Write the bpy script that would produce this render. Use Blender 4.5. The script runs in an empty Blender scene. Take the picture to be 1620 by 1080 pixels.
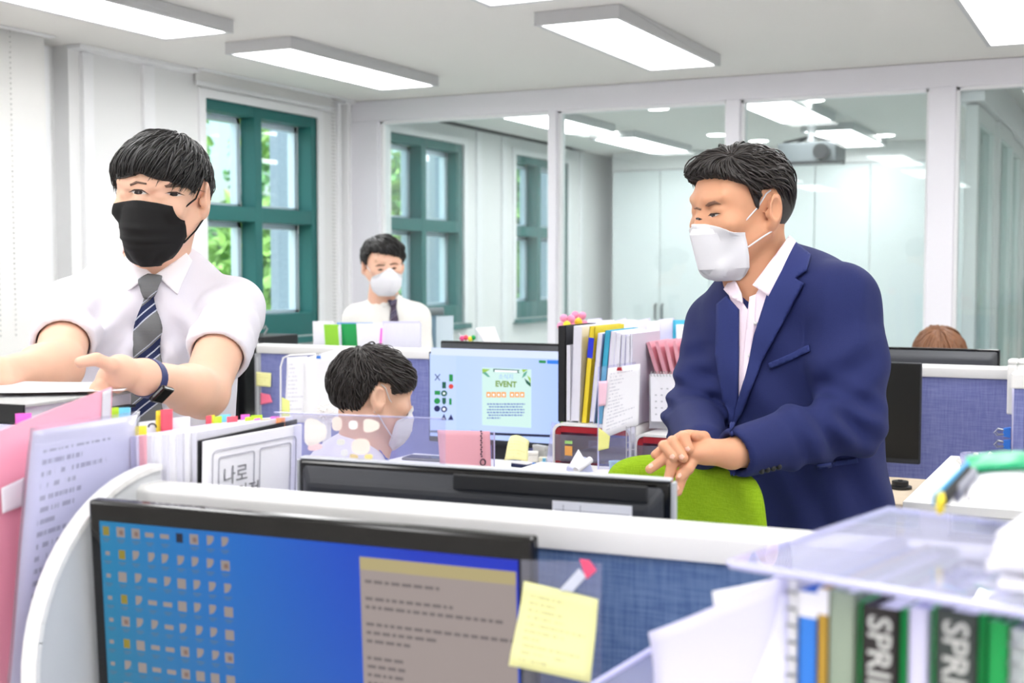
import bpy, bmesh, math, random
import numpy as np
from mathutils import Vector, Matrix, Euler
from mathutils.bvhtree import BVHTree
from mathutils.geometry import delaunay_2d_cdt

sc = bpy.context.scene
COL = sc.collection
R = math.radians
random.seed(7)
# ------------------------------------------------------------------ camera, world, exposure
FPX = 2030.0                                   # focal length in pixels of the 1620 x 1080 frame
CAM = Vector((0.0, 0.0, 1.47))
YAW, PITCH = R(26.2), R(3.214)
cd = bpy.data.cameras.new('camera')
cd.sensor_width = 36.0
cd.lens = FPX / 1620 * 36
cd.clip_start = 0.05
cd.dof.use_dof = True
cd.dof.focus_distance = 2.5
cd.dof.aperture_fstop = 5.2
cam = bpy.data.objects.new('camera', cd)
COL.objects.link(cam)
cam.location = CAM
cam.rotation_euler = (math.pi / 2 - PITCH, 0, YAW)
sc.camera = cam

w = bpy.data.worlds.new('overcast_sky')
sc.world = w
w.use_nodes = True
nt = w.node_tree
bg = nt.nodes['Background']
sky = nt.nodes.new('ShaderNodeTexSky')
sky.sky_type = 'NISHITA'
sky.sun_disc = False
sky.sun_elevation = R(52)
sky.sun_rotation = R(200)
sky.air_density = 1.0
sky.dust_density = 3.0
nt.links.new(sky.outputs[0], bg.inputs[0])
bg.inputs[1].default_value = 0.30
sun = bpy.data.objects.new('sun', bpy.data.lights.new('sun', 'SUN'))
COL.objects.link(sun)
sun.data.energy = 6.0
sun.data.angle = R(3)
sun.data.color = (1.0, 0.96, 0.88)
sun.rotation_euler = (R(12), R(38), 0)         # high, from beyond the building: it lights the trees, not the room

sc.view_settings.view_transform = 'Standard'
sc.view_settings.look = 'None'
sc.view_settings.gamma = 1.0
sc.view_settings.use_curve_mapping = False
sc.view_settings.exposure = 0.66
PANEL_L = 7.0                                  # radiance of the ceiling light diffusers

# ------------------------------------------------------------------ placing helpers
fwd = Vector((-math.sin(YAW) * math.cos(PITCH), math.cos(YAW) * math.cos(PITCH), -math.sin(PITCH)))
rgt = Vector((math.cos(YAW), math.sin(YAW), 0))
upv = rgt.cross(fwd)


def ray(x, y):
    return fwd + rgt * ((x - 810) / FPX) + upv * ((540 - y) / FPX)


def at(x, y, d=None, X=None, Y=None, Z=None):
    """world point seen at photo pixel x, y: at forward depth d, or on a wall / floor plane"""
    r = ray(x, y)
    if X is not None:
        d = (X - CAM.x) / r.x
    elif Y is not None:
        d = (Y - CAM.y) / r.y
    elif Z is not None:
        d = (Z - CAM.z) / r.z
    return CAM + r * d


# ------------------------------------------------------------------ materials
MATS = {}


def lin(c):
    return tuple(((v / 255) / 12.92 if v / 255 <= 0.04045 else ((v / 255 + 0.055) / 1.055) ** 2.4) for v in c)


def mat(name, rgb, rough=0.5, spec=0.5, metal=0.0, noise=0.0, nscale=40, bump=0.0, bscale=200, emit=0.0,
        sheen=0.0, sss=0.0, coat=0.0, stretch=None, rgb2=None):
    """procedural principled material; rgb in display values, noise = colour variation"""
    if name in MATS:
        return MATS[name]
    m = bpy.data.materials.new(name)
    m.use_nodes = True
    t = m.node_tree
    b = t.nodes['Principled BSDF']
    c = lin(rgb)
    b.inputs['Base Color'].default_value = (*c, 1)
    b.inputs['Roughness'].default_value = rough
    b.inputs['Specular IOR Level'].default_value = spec
    b.inputs['Metallic'].default_value = metal
    if sheen:
        b.inputs['Sheen Weight'].default_value = sheen
    if coat:
        b.inputs['Coat Weight'].default_value = coat
        b.inputs['Coat Roughness'].default_value = 0.05
    if sss:
        b.inputs['Subsurface Weight'].default_value = sss
        b.inputs['Subsurface Radius'].default_value = (0.012, 0.004, 0.002)
        b.inputs['Subsurface Scale'].default_value = 1.0
    if emit:
        b.inputs['Emission Color'].default_value = (*c, 1)
        b.inputs['Emission Strength'].default_value = emit
    tc = t.nodes.new('ShaderNodeTexCoord')
    mp = t.nodes.new('ShaderNodeMapping')
    t.links.new(tc.outputs['Object'], mp.inputs[0])
    if stretch:
        mp.inputs['Scale'].default_value = stretch
    if noise or rgb2:
        n = t.nodes.new('ShaderNodeTexNoise')
        n.inputs['Scale'].default_value = nscale
        n.inputs['Detail'].default_value = 4
        t.links.new(mp.outputs[0], n.inputs['Vector'])
        mx = t.nodes.new('ShaderNodeMix')
        mx.data_type = 'RGBA'
        if rgb2:
            c1, c2 = c, lin(rgb2)
        else:
            c1 = tuple(v * (1 - noise) for v in c)
            c2 = tuple(min(1, v * (1 + noise)) for v in c)
        mx.inputs[6].default_value = (*c1, 1)
        mx.inputs[7].default_value = (*c2, 1)
        t.links.new(n.outputs['Fac'], mx.inputs[0])
        t.links.new(mx.outputs[2], b.inputs['Base Color'])
    if bump:
        n2 = t.nodes.new('ShaderNodeTexNoise')
        n2.inputs['Scale'].default_value = bscale
        n2.inputs['Detail'].default_value = 3
        t.links.new(mp.outputs[0], n2.inputs['Vector'])
        bp = t.nodes.new('ShaderNodeBump')
        bp.inputs['Strength'].default_value = bump
        bp.inputs['Distance'].default_value = 0.002
        t.links.new(n2.outputs['Fac'], bp.inputs['Height'])
        t.links.new(bp.outputs[0], b.inputs['Normal'])
    MATS[name] = m
    return m


def weave(name, rgb, rgb2, scale, rough=0.9, bump=0.25):
    """woven cloth: two crossing wave patterns"""
    if name in MATS:
        return MATS[name]
    m = bpy.data.materials.new(name)
    m.use_nodes = True
    t = m.node_tree
    b = t.nodes['Principled BSDF']
    b.inputs['Roughness'].default_value = rough
    b.inputs['Specular IOR Level'].default_value = 0.2
    tc = t.nodes.new('ShaderNodeTexCoord')
    ns = []
    for i, sx in enumerate(((1, 1, 0.05), (0.05, 0.05, 1))):
        mp = t.nodes.new('ShaderNodeMapping')
        mp.inputs['Scale'].default_value = sx
        t.links.new(tc.outputs['Object'], mp.inputs[0])
        n = t.nodes.new('ShaderNodeTexNoise')
        n.inputs['Scale'].default_value = scale
        n.inputs['Detail'].default_value = 2
        t.links.new(mp.outputs[0], n.inputs['Vector'])
        ns.append(n)
    ad = t.nodes.new('ShaderNodeMath')
    ad.operation = 'AVERAGE' if False else 'ADD'
    t.links.new(ns[0].outputs['Fac'], ad.inputs[0])
    t.links.new(ns[1].outputs['Fac'], ad.inputs[1])
    rm = t.nodes.new('ShaderNodeMapRange')
    rm.inputs['From Min'].default_value = 0.7
    rm.inputs['From Max'].default_value = 1.3
    t.links.new(ad.outputs[0], rm.inputs[0])
    mx = t.nodes.new('ShaderNodeMix')
    mx.data_type = 'RGBA'
    mx.inputs[6].default_value = (*lin(rgb), 1)
    mx.inputs[7].default_value = (*lin(rgb2), 1)
    t.links.new(rm.outputs[0], mx.inputs[0])
    t.links.new(mx.outputs[2], b.inputs['Base Color'])
    bp = t.nodes.new('ShaderNodeBump')
    bp.inputs['Strength'].default_value = bump
    bp.inputs['Distance'].default_value = 0.001
    t.links.new(rm.outputs[0], bp.inputs['Height'])
    t.links.new(bp.outputs[0], b.inputs['Normal'])
    MATS[name] = m
    return m


def clear(name, tint=(255, 255, 255), ior=1.5, rough=0.0, milk=0.0, milkcol=(240, 240, 250)):
    """clear pane or acrylic: transparent body with a Fresnel reflection, milk = share of diffuse haze in the sheet"""
    if name in MATS:
        return MATS[name]
    m = bpy.data.materials.new(name)
    m.use_nodes = True
    t = m.node_tree
    t.nodes.remove(t.nodes['Principled BSDF'])
    out = t.nodes['Material Output']
    tr = t.nodes.new('ShaderNodeBsdfTransparent')
    tr.inputs[0].default_value = (*lin(tint), 1)
    gl = t.nodes.new('ShaderNodeBsdfGlossy')
    gl.inputs['Roughness'].default_value = rough
    fr = t.nodes.new('ShaderNodeFresnel')
    ge = t.nodes.new('ShaderNodeNewGeometry')      # same reflectance on both faces of the sheet (no total reflection inside)
    im = t.nodes.new('ShaderNodeMix')
    im.inputs[2].default_value = ior
    im.inputs[3].default_value = 1 / ior
    t.links.new(ge.outputs['Backfacing'], im.inputs[0])
    t.links.new(im.outputs[0], fr.inputs['IOR'])
    base = tr.outputs[0]
    if milk:
        df = t.nodes.new('ShaderNodeBsdfDiffuse')
        df.inputs[0].default_value = (*lin(milkcol), 1)
        m0 = t.nodes.new('ShaderNodeMixShader')
        m0.inputs[0].default_value = milk
        t.links.new(base, m0.inputs[1])
        t.links.new(df.outputs[0], m0.inputs[2])
        base = m0.outputs[0]
    ms = t.nodes.new('ShaderNodeMixShader')
    t.links.new(fr.outputs[0], ms.inputs[0])
    t.links.new(base, ms.inputs[1])
    t.links.new(gl.outputs[0], ms.inputs[2])
    t.links.new(ms.outputs[0], out.inputs[0])
    MATS[name] = m
    return m


def glow(name, rgb, strength):
    if name in MATS:
        return MATS[name]
    m = bpy.data.materials.new(name)
    m.use_nodes = True
    t = m.node_tree
    b = t.nodes['Principled BSDF']
    b.inputs['Base Color'].default_value = (*lin(rgb), 1)
    b.inputs['Emission Color'].default_value = (*lin(rgb), 1)
    b.inputs['Emission Strength'].default_value = strength
    MATS[name] = m
    return m


# ------------------------------------------------------------------ objects
def tag(o, label=None, cat=None, group=None, kind=None):
    if label:
        o['label'] = label
    if cat:
        o['category'] = cat
    if group:
        o['group'] = group
    if kind:
        o['kind'] = kind
    return o


def thing(name, label, cat, loc=(0, 0, 0), rz=0.0, group=None, rot=None):
    o = bpy.data.objects.new(name, None)
    o.empty_display_size = 0.05
    COL.objects.link(o)
    o.location = loc
    o.rotation_euler = rot if rot else (0, 0, rz)
    return tag(o, label, cat, group)


class MB:
    """collects simple solids; build() links them as one mesh object"""

    def __init__(s):
        s.v, s.f, s.m = [], [], []
        s.M = Matrix.Identity(4)
        s.k = 0

    def add(s, vs, fs):
        o = len(s.v)
        s.v += [tuple(s.M @ Vector(v)) for v in vs]
        s.f += [tuple(i + o for i in f) for f in fs]
        s.m += [s.k] * len(fs)
        return s

    def box(s, c, d, rot=None):
        hx, hy, hz = d[0] / 2, d[1] / 2, d[2] / 2
        vs = [Vector((x * hx, y * hy, z * hz)) for x in (-1, 1) for y in (-1, 1) for z in (-1, 1)]
        if rot:
            e = Euler(rot).to_matrix()
            vs = [e @ v for v in vs]
        vs = [v + Vector(c) for v in vs]
        return s.add(vs, [(0, 1, 3, 2), (4, 6, 7, 5), (0, 4, 5, 1), (2, 3, 7, 6), (0, 2, 6, 4), (1, 5, 7, 3)])

    def bb(s, x0, x1, y0, y1, z0, z1):
        return s.box(((x0 + x1) / 2, (y0 + y1) / 2, (z0 + z1) / 2), (abs(x1 - x0), abs(y1 - y0), abs(z1 - z0)))

    def prism(s, poly, axis='z', a=0.0, b=1.0):
        """polygon (2D points, counter-clockwise) extruded from a to b along an axis"""
        n = len(poly)

        def p3(p, h):
            return {'z': (p[0], p[1], h), 'y': (p[0], h, p[1]), 'x': (h, p[0], p[1])}[axis]
        vs = [p3(p, a) for p in poly] + [p3(p, b) for p in poly]
        fs = [tuple(range(n))[::-1], tuple(range(n, 2 * n))]
        fs += [(i, (i + 1) % n, n + (i + 1) % n, n + i) for i in range(n)]
        return s.add(vs, fs)

    def tube(s, pts, r, seg=8, r2=None, cap=True):
        pts = [Vector(p) for p in pts]
        n = len(pts)
        if not isinstance(r, (list, tuple)):
            r = [r + ((r2 if r2 is not None else r) - r) * i / max(1, n - 1) for i in range(n)]
        vs, fs = [], []
        ref = None
        for i, p in enumerate(pts):
            t = (pts[min(i + 1, n - 1)] - pts[max(i - 1, 0)]).normalized()
            if ref is None:
                ref = t.orthogonal().normalized()
            ref = (ref - t * ref.dot(t)).normalized()
            bn = t.cross(ref)
            for j in range(seg):
                a = 2 * math.pi * j / seg
                vs.append(p + (ref * math.cos(a) + bn * math.sin(a)) * r[i])
        for i in range(n - 1):
            for j in range(seg):
                k = (j + 1) % seg
                fs.append((i * seg + j, i * seg + k, (i + 1) * seg + k, (i + 1) * seg + j))
        if cap:
            fs.append(tuple(range(seg))[::-1])
            fs.append(tuple((n - 1) * seg + j for j in range(seg)))
        return s.add(vs, fs)

    def lathe(s, prof, seg=20, c=(0, 0, 0)):
        """prof: (radius, z) pairs, bottom to top"""
        vs, fs = [], []
        n = len(prof)
        for r, z in prof:
            for j in range(seg):
                a = 2 * math.pi * j / seg
                vs.append((c[0] + r * math.cos(a), c[1] + r * math.sin(a), c[2] + z))
        for i in range(n - 1):
            for j in range(seg):
                k = (j + 1) % seg
                fs.append((i * seg + j, i * seg + k, (i + 1) * seg + k, (i + 1) * seg + j))
        fs.append(tuple(range(seg))[::-1])
        fs.append(tuple((n - 1) * seg + j for j in range(seg)))
        return s.add(vs, fs)

    def ball(s, c, r, seg=14, rings=9):
        if not isinstance(r, (list, tuple)):
            r = (r, r, r)
        vs, fs = [], []
        for i in range(rings + 1):
            th = math.pi * i / rings
            for j in range(seg):
                a = 2 * math.pi * j / seg
                vs.append((c[0] + r[0] * math.sin(th) * math.cos(a), c[1] + r[1] * math.sin(th) * math.sin(a),
                           c[2] - r[2] * math.cos(th)))
        for i in range(rings):
            for j in range(seg):
                k = (j + 1) % seg
                fs.append((i * seg + j, i * seg + k, (i + 1) * seg + k, (i + 1) * seg + j))
        return s.add(vs, fs)

    def quad(s, a, b, c, d):
        return s.add([a, b, c, d], [(0, 1, 2, 3)])

    def grid(s, fn, nu, nv):
        """surface fn(u, v) -> point, u and v in 0..1"""
        vs = [fn(i / nu, j / nv) for j in range(nv + 1) for i in range(nu + 1)]
        fs = [(j * (nu + 1) + i, j * (nu + 1) + i + 1, (j + 1) * (nu + 1) + i + 1, (j + 1) * (nu + 1) + i)
              for j in range(nv) for i in range(nu)]
        return s.add(vs, fs)

    def build(s, name, mats, parent=None, bevel=0.0, seg=2, smooth=False, solid=0.0, sub=0, loc=None, rot=None):
        me = bpy.data.meshes.new(name)
        me.from_pydata(s.v, [], s.f)
        ms = mats if isinstance(mats, (list, tuple)) else [mats]
        for m in ms:
            me.materials.append(m)
        me.polygons.foreach_set('material_index', s.m)
        bm = bmesh.new()
        bm.from_mesh(me)
        bmesh.ops.remove_doubles(bm, verts=bm.verts, dist=1e-6)
        bmesh.ops.recalc_face_normals(bm, faces=bm.faces)
        if bevel:
            ed = [e for e in bm.edges if len(e.link_faces) == 2 and e.calc_face_angle(0) > 0.5]
            bmesh.ops.bevel(bm, geom=ed, offset=bevel, segments=seg, profile=0.5, affect='EDGES', clamp_overlap=True)
        bm.to_mesh(me)
        bm.free()
        if smooth:
            me.shade_smooth()
            if smooth != 'all':
                me.set_sharp_from_angle(angle=R(38))
        o = bpy.data.objects.new(name, me)
        COL.objects.link(o)
        if parent:
            o.parent = parent
        if loc:
            o.location = loc
        if rot:
            o.rotation_euler = rot
        if solid:
            md = o.modifiers.new('thickness', 'SOLIDIFY')
            md.thickness = solid
            md.offset = 0
        if sub:
            md = o.modifiers.new('subdivision', 'SUBSURF')
            md.levels = md.render_levels = sub
        return o


def dup(root, loc=None, rz=None, label=None, group=None):
    r = root.copy()
    COL.objects.link(r)
    if loc is not None:
        r.location = loc
    if rz is not None:
        r.rotation_euler = (0, 0, rz)
    if label:
        r['label'] = label
    if group:
        r['group'] = group
    for ch in list(root.children):
        c = ch.copy()
        COL.objects.link(c)
        c.parent = r
        for g in list(ch.children):
            d = g.copy()
            COL.objects.link(d)
            d.parent = c
    return r


def struct(name, mb, m, parent=None, **kw):
    o = mb.build(name, m, parent, **kw)
    if not parent:
        o['kind'] = 'structure'
    return o


def text_geo(body, size, extrude=0.0, space=1.0, align='LEFT', bold=0.0):
    """(vertices, faces) of flat lettering in the XY plane"""
    cu = bpy.data.curves.new('lettering', 'FONT')
    cu.body = body
    cu.size = size
    cu.extrude = extrude
    cu.offset = bold
    cu.space_character = space
    cu.align_x = align
    cu.resolution_u = 3
    o = bpy.data.objects.new('lettering', cu)
    COL.objects.link(o)
    dg = bpy.context.evaluated_depsgraph_get()
    me = o.evaluated_get(dg).to_mesh()
    vs = [tuple(v.co) for v in me.vertices]
    fs = [tuple(p.vertices) for p in me.polygons]
    o.evaluated_get(dg).to_mesh_clear()
    bpy.data.objects.remove(o)
    bpy.data.curves.remove(cu)
    return vs, fs
# ================================================================== THE ROOM
XW, CEIL, YP = -4.25, 2.45, 6.45               # window wall face, ceiling height, glass partition plane
YB = 10.62                                     # far wall of the meeting room
wallp = mat('wall_paint', (240, 240, 240), 0.6, 0.3, noise=0.015, nscale=3, bump=0.05, bscale=300)
trimp = mat('white_trim', (245, 245, 247), 0.4, 0.4)
ceilp = mat('ceiling_paint', (234, 232, 229), 0.8, 0.2, noise=0.01, nscale=2)
lav = mat('partition_paint', (238, 236, 243), 0.45, 0.4)
teal = mat('teal_window_paint', (36, 106, 104), 0.45, 0.4, noise=0.06, nscale=6)
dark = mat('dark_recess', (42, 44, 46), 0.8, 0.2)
alu = mat('pale_aluminium', (206, 220, 232), 0.35, 0.5, 0.3)
floorm = mat('vinyl_floor', (196, 193, 188), 0.35, 0.4, noise=0.05, nscale=5)
glass = clear('window_glass', (240, 250, 250))
pglass = clear('partition_glass', (250, 254, 254), 1.52, 0.0, milk=0.04, milkcol=(235, 245, 248))

struct('floor', MB().bb(-4.7, 4.2, -3.2, YB + .1, -.1, 0), floorm)
# ceiling with the open curtain pockets along the window wall
c = MB()
c.bb(-4.15, 4.2, -3.2, YB + .1, CEIL, CEIL + .1)
for y0, y1 in ((-3.2, 1.2), (4.02, 5.02), (6.3, 6.62), (9.9, YB + .1)):
    c.bb(-4.7, -4.15, y0, y1, CEIL, CEIL + .1)
struct('ceiling', c, ceilp)
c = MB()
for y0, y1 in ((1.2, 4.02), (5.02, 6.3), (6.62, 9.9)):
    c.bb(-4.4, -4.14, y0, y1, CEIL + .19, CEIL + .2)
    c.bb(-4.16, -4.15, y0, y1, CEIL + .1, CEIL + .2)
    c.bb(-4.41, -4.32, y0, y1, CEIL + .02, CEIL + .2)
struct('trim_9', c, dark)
# ceiling edge moulding
c = MB()
for y0, y1 in ((4.23, 5.02), (6.3, YP)):
    c.bb(XW, -4.17, y0, y1, CEIL - .018, CEIL - .001)
for y0, y1 in ((1.2, 4.02), (5.02, 6.3)):
    c.bb(-4.165, -4.13, y0 - .03, y1 + .03, CEIL - .008, CEIL - .001)
struct('trim_1', c, trimp)

# window wall
WIN = [(2.75, 3.95), (5.142, 6.118), (6.90, 7.87), (8.69, 9.66)]
WZ0, WZ1 = 1.1, 2.33
c = MB()
prev = -3.2
for y0, y1 in WIN:
    c.bb(-4.42, XW, prev, y0, 0, CEIL - .001) if not (prev < 4.2 < y0) else (
        c.bb(-4.42, XW - .09, prev, 4.235, 0, CEIL - .001), c.bb(-4.42, XW, 4.235, y0, 0, CEIL - .001))
    c.bb(-4.42, XW, y0, y1, 0, WZ0)
    c.bb(-4.42, XW, y0, y1, WZ1, CEIL - .001)
    prev = y1
c.bb(-4.42, XW, prev, YB, 0, CEIL - .001)
struct('wall_left', c, wallp)
k = 2
for y0, y1, x1, z1 in ((4.09, 4.15, -4.27, 2.43), (4.30, 4.362, -4.225, 2.43), (4.69, 4.765, -4.23, 2.43),
                       (6.30, 6.335, -4.225, 2.44), (6.365, 6.405, -4.20, 2.44), (6.66, 6.72, -4.23, 2.44),
                       (8.05, 8.12, -4.23, 2.44), (8.45, 8.52, -4.23, 2.44), (9.9, 9.96, -4.23, 2.44)):
    struct('trim_%d' % k, MB().bb(-4.36, x1, y0, y1, 0, z1), trimp, bevel=.004)
    k += 1
k = 12


def window(n, y0, y1):
    """deep teal window frame with four panes and a white surround"""
    root = thing('window_%d' % n, None, None, (XW, y0, WZ0))
    root['kind'] = 'structure'
    W, H = y1 - y0, WZ1 - WZ0
    f = MB()
    ym = .41 * W / .976
    for a, b in ((0, .012), (ym, ym + .062), (W - .05, W)):        # jambs and mullion
        f.bb(-.10, -.004, a, b, 0, H)
    f.build('frame_stiles', teal, root, bevel=.003)
    f = MB()
    for a, b in ((0, .125), (.622, .70), (H - .055, H)):            # sill rail, transom, head
        f.bb(-.10, -.006, 0, W, a, b)
    f.build('frame_rails', teal, root, bevel=.003)
    for a, b in ((.012, ym), (ym + .062, W - .05)):
        for z0, z1 in ((.125, .622), (.70, H - .055)):
            s = MB()
            for q in ((a, a + .014), (b - .03, b)):
                s.bb(-.145, -.1, q[0], q[1], z0, z1)
            for q in ((z0, z0 + .018), (z1 - .03, z1)):
                s.bb(-.145, -.1, a, b, q[0], q[1])
            so = s.build('sash', alu, root)
            MB().bb(-.128, -.122, a + .01, b - .01, z0 + .01, z1 - .01).build('pane', glass, so)
    s = MB()
    s.bb(-.02, .014, -.05, 0, -.03, H + .045)
    s.bb(-.02, .014, W, W + .05, -.03, H + .045)
    s.bb(-.02, .013, -.05, W + .05, H, H + .045)
    s.build('surround', trimp, root, bevel=.003)
    MB().bb(-.02, .05, -.04, W + .04, -.04, -.004).build('sill', teal, root, bevel=.004)
    return root


for i, (y0, y1) in enumerate(WIN):
    window(i + 1, y0, y1)

# roller blind hanging before the near window
blindm = mat('blind_fabric', (243, 242, 240), 0.8, 0.2, bump=.3, bscale=900)
rb = thing('roller_blind', 'white roller blind pulled down over the whole window beside a bead chain', 'blind', (-4.2, 2.55, 0))
MB().bb(0, .003, 0, 1.5, .55, CEIL + .05).build('fabric', blindm, rb)
MB().tube([(.0, 0, CEIL + .09), (.0, 1.5, CEIL + .09)], .03, 12).build('roller_tube', blindm, rb, smooth=True)
MB().bb(-.004, .008, 0, 1.5, .53, .56).build('bottom_bar', trimp, rb, bevel=.003)
pgp = mat('pale_grey_plastic', (200, 200, 198), .4)


def bead_chain(parent, x, y, z0, n, dz):
    for k_ in (0, 1):
        ch = MB()
        for q in range(n):
            ch.ball((x, y + k_ * dz, z0 + q * .021), .0045, 6, 4)
        tag(ch.build('bead_chain', pgp, parent, smooth='all'), kind='stuff')


bead_chain(rb, .02, 1.22, 1.2, 60, .08)
rb2 = thing('roller_blind', 'white roller blind rolled up above the teal window beside the glass partition', 'blind', (-4.235, 5.06, 0))
MB().tube([(0, 0, CEIL + .045), (0, 1.2, CEIL + .045)], .03, 14).build('roller_tube', blindm, rb2, smooth=True)
MB().bb(-.004, .008, 0, 1.2, CEIL - .07, CEIL - .045).build('bottom_bar', trimp, rb2, bevel=.003)
MB().bb(-.001, .002, 0, 1.2, CEIL - .05, CEIL + .03).build('fabric', blindm, rb2)
bead_chain(rb2, .02, 1.165, 1.0, 70, .02)

# other walls
struct('wall_front', MB().bb(-4.6, 4.2, -3.3, -3.2, 0, CEIL), wallp)
struct('wall_right', MB().bb(4.1, 4.2, -3.2, YB, 0, CEIL), wallp)
struct('wall_back', MB().bb(-4.6, 4.2, YB, YB + .1, 0, CEIL), wallp)

# glass partition between office and meeting room
gp = thing('glass_partition', 'white framed floor-to-ceiling glass partition between the office and the meeting room', 'partition', (0, YP, 0))
MB().bb(XW, 2.0, -.05, .05, 2.33, CEIL - .002).build('header', lav, gp, bevel=.003)
MB().bb(XW, 2.0, -.05, .05, 0, .12).build('bottom_rail', lav, gp, bevel=.003)
POSTS = [(XW, -4.018), (-2.931, -2.882), (-1.934, -1.861), (-.94, -.817), (.35, .43), (1.93, 2.0)]
for a, b in POSTS:
    MB().bb(a, b, -.055, .055, .12, 2.33).build('post', lav, gp, bevel=.003)
for i in range(len(POSTS) - 1):
    a, b = POSTS[i][1], POSTS[i + 1][0]
    MB().bb(a - .005, b + .005, .005, .015, .11, 2.34).build('pane', pglass, gp)
    bd = MB()
    for q in ((a, a + .014), (b - .014, b)):
        bd.bb(q[0], q[1], -.02, .04, .12, 2.33)
    for q in ((.12, .134), (2.316, 2.33)):
        bd.bb(a, b, -.02, .04, q[0], q[1])
    bd.build('bead', trimp, gp)
struct('wall_partition_side', MB().bb(2.0, 4.1, YP - .05, YP + .05, 0, CEIL), wallp)

# folding glass doors along the meeting room
fd_m = mat('door_aluminium', (222, 226, 224), .35, .5)
fglass = clear('door_glass', (214, 236, 232), 1.5, 0, milk=.22, milkcol=(190, 226, 222))
for i in range(5):
    y0 = YP + .09 + i * .81
    d = thing('folding_glass_door', 'tall framed glass door leaf with %s, %s' % (
        ('pale green glass', ['beside the partition post', 'second from the partition post', 'third from the partition post',
                              'fourth from the partition post', 'at the far wall'][i])), 'door', (-.76 + (.02 if i % 2 else 0), y0, 0),
        group='folding doors of the meeting room')
    f = MB()
    for a, b in ((0, .075), (.715, .79)):
        f.bb(-.03, .03, a, b, .02, 2.26)
    f.bb(-.03, .03, .075, .715, .02, .14)
    f.bb(-.03, .03, .075, .715, 2.18, 2.26)
    f.build('leaf_frame', fd_m, d, bevel=.004)
    MB().bb(-.006, .006, .07, .72, .13, 2.19).build('pane', fglass, d)
    MB().tube([(-.04, .76, 1.75), (-.04, .76, 1.85)], .012, 8).build('hinge', fd_m, d, smooth=True)
c = MB()
c.bb(-.82, -.7, YP + .05, YB, 2.27, CEIL - .002)
struct('trim_12', c, trimp)

# cupboard front on the far wall of the meeting room
cupm = mat('gloss_white_laminate', (236, 243, 244), .12, .5)
hand = mat('dark_handle', (70, 78, 84), .35, .5, .5)
cup = thing('wall_cupboard', 'row of tall white gloss cupboard doors along the far wall behind the glass', 'cupboard', (-4.07, YB - .42, 0))
MB().bb(0, 3.44, .02, .42, 0, 2.3).build('carcass', trimp, cup)
MB().bb(0, 3.44, .0, .42, 2.302, CEIL - .002).build('filler_panel', wallp, cup)
for i in range(8):
    dr = MB().bb(.004 + i * .43, .426 + i * .43, -.002, .018, .06, 2.29).build('door', cupm, cup, bevel=.002)
    x = i * .43 + (.40 if i % 2 == 0 else .03)
    MB().tube([(x, -.002, 1.05), (x, -.03, 1.06), (x, -.03, 1.17), (x, -.002, 1.18)], .008, 8).build('handle', hand, dr, smooth=True)

# ------------------------------------------------------------------ ceiling lights
lframe = mat('light_frame_grey', (206, 206, 208), .4, .4)
diff = glow('light_diffuser', (255, 255, 255), PANEL_L)


def ceiling_light(x, y, label, group):
    t = thing('ceiling_light', label, 'light', (x, y, CEIL - .001), group=group)
    f = MB()
    for a in (-1, 1):
        f.bb(a * .175, a * .155, -.63, .63, -.05, 0)
        f.bb(-.175, .175, a * .63, a * .61, -.05, 0)
    f.bb(-.17, .17, -.625, .625, -.012, 0)
    f.build('frame', lframe, t, bevel=.002)
    MB().bb(-.156, .156, -.611, .611, -.046, -.036).build('diffuser', diff, t)
    return t


l0 = None
for i, x in enumerate((-3.42, -1.94, -.44, 1.05, 2.55)):
    for j, y in enumerate((-1.9, -.2, 1.5, 3.48, 5.12)):
        lb = 'LED panel light, %s from the window wall, %s from the glass partition' % (
            ['first column', 'second column', 'third column', 'fourth column', 'fifth column'][i], ['fifth row', 'fourth row', 'third row', 'second row', 'first row'][j])
        if l0 is None:
            l0 = ceiling_light(x, y, lb, 'office ceiling lights')
        else:
            dup(l0, (x, y, CEIL - .001), label=lb, group='office ceiling lights')
for x, y in ((-3.42, 7.55), (-3.42, 9.2), (-1.94, 7.55), (-1.94, 9.35)):  # panels added to brighten the dim meeting room, their positions made up
    dup(l0, (x, y, CEIL - .001), label='added meeting room LED panel light on the %s side, %s' % ('window' if x < -3 else 'corridor', 'next to the glass' if y < 8 else 'next to the cupboards'), group='added meeting room lights')
dup(l0, (.3, 8.3, CEIL - .001), label='LED panel light on the corridor ceiling beyond the folding doors', group='corridor lights')
ddiff = glow('downlight_diffuser', (255, 255, 250), 9.0)
dl = None
for px, py in ((1040, 170), (1135, 212), (1200, 222), (1284, 157), (1399, 213), (1180, 236), (962, 208)):
    p = at(px, py, Z=CEIL)
    p.y = min(p.y, YB - .6)
    if dl is None:
        dl = thing('downlight', 'round white recessed downlight in the meeting room ceiling', 'light', (p.x, p.y, CEIL), group='meeting room downlights')
        MB().lathe([(.085, -.006), (.085, -.001)], 24).build('rim', trimp, dl)
        MB().lathe([(.07, -.009), (.07, -.006)], 24).build('diffuser', ddiff, dl)
    else:
        dup(dl, (p.x, p.y, CEIL))

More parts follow.
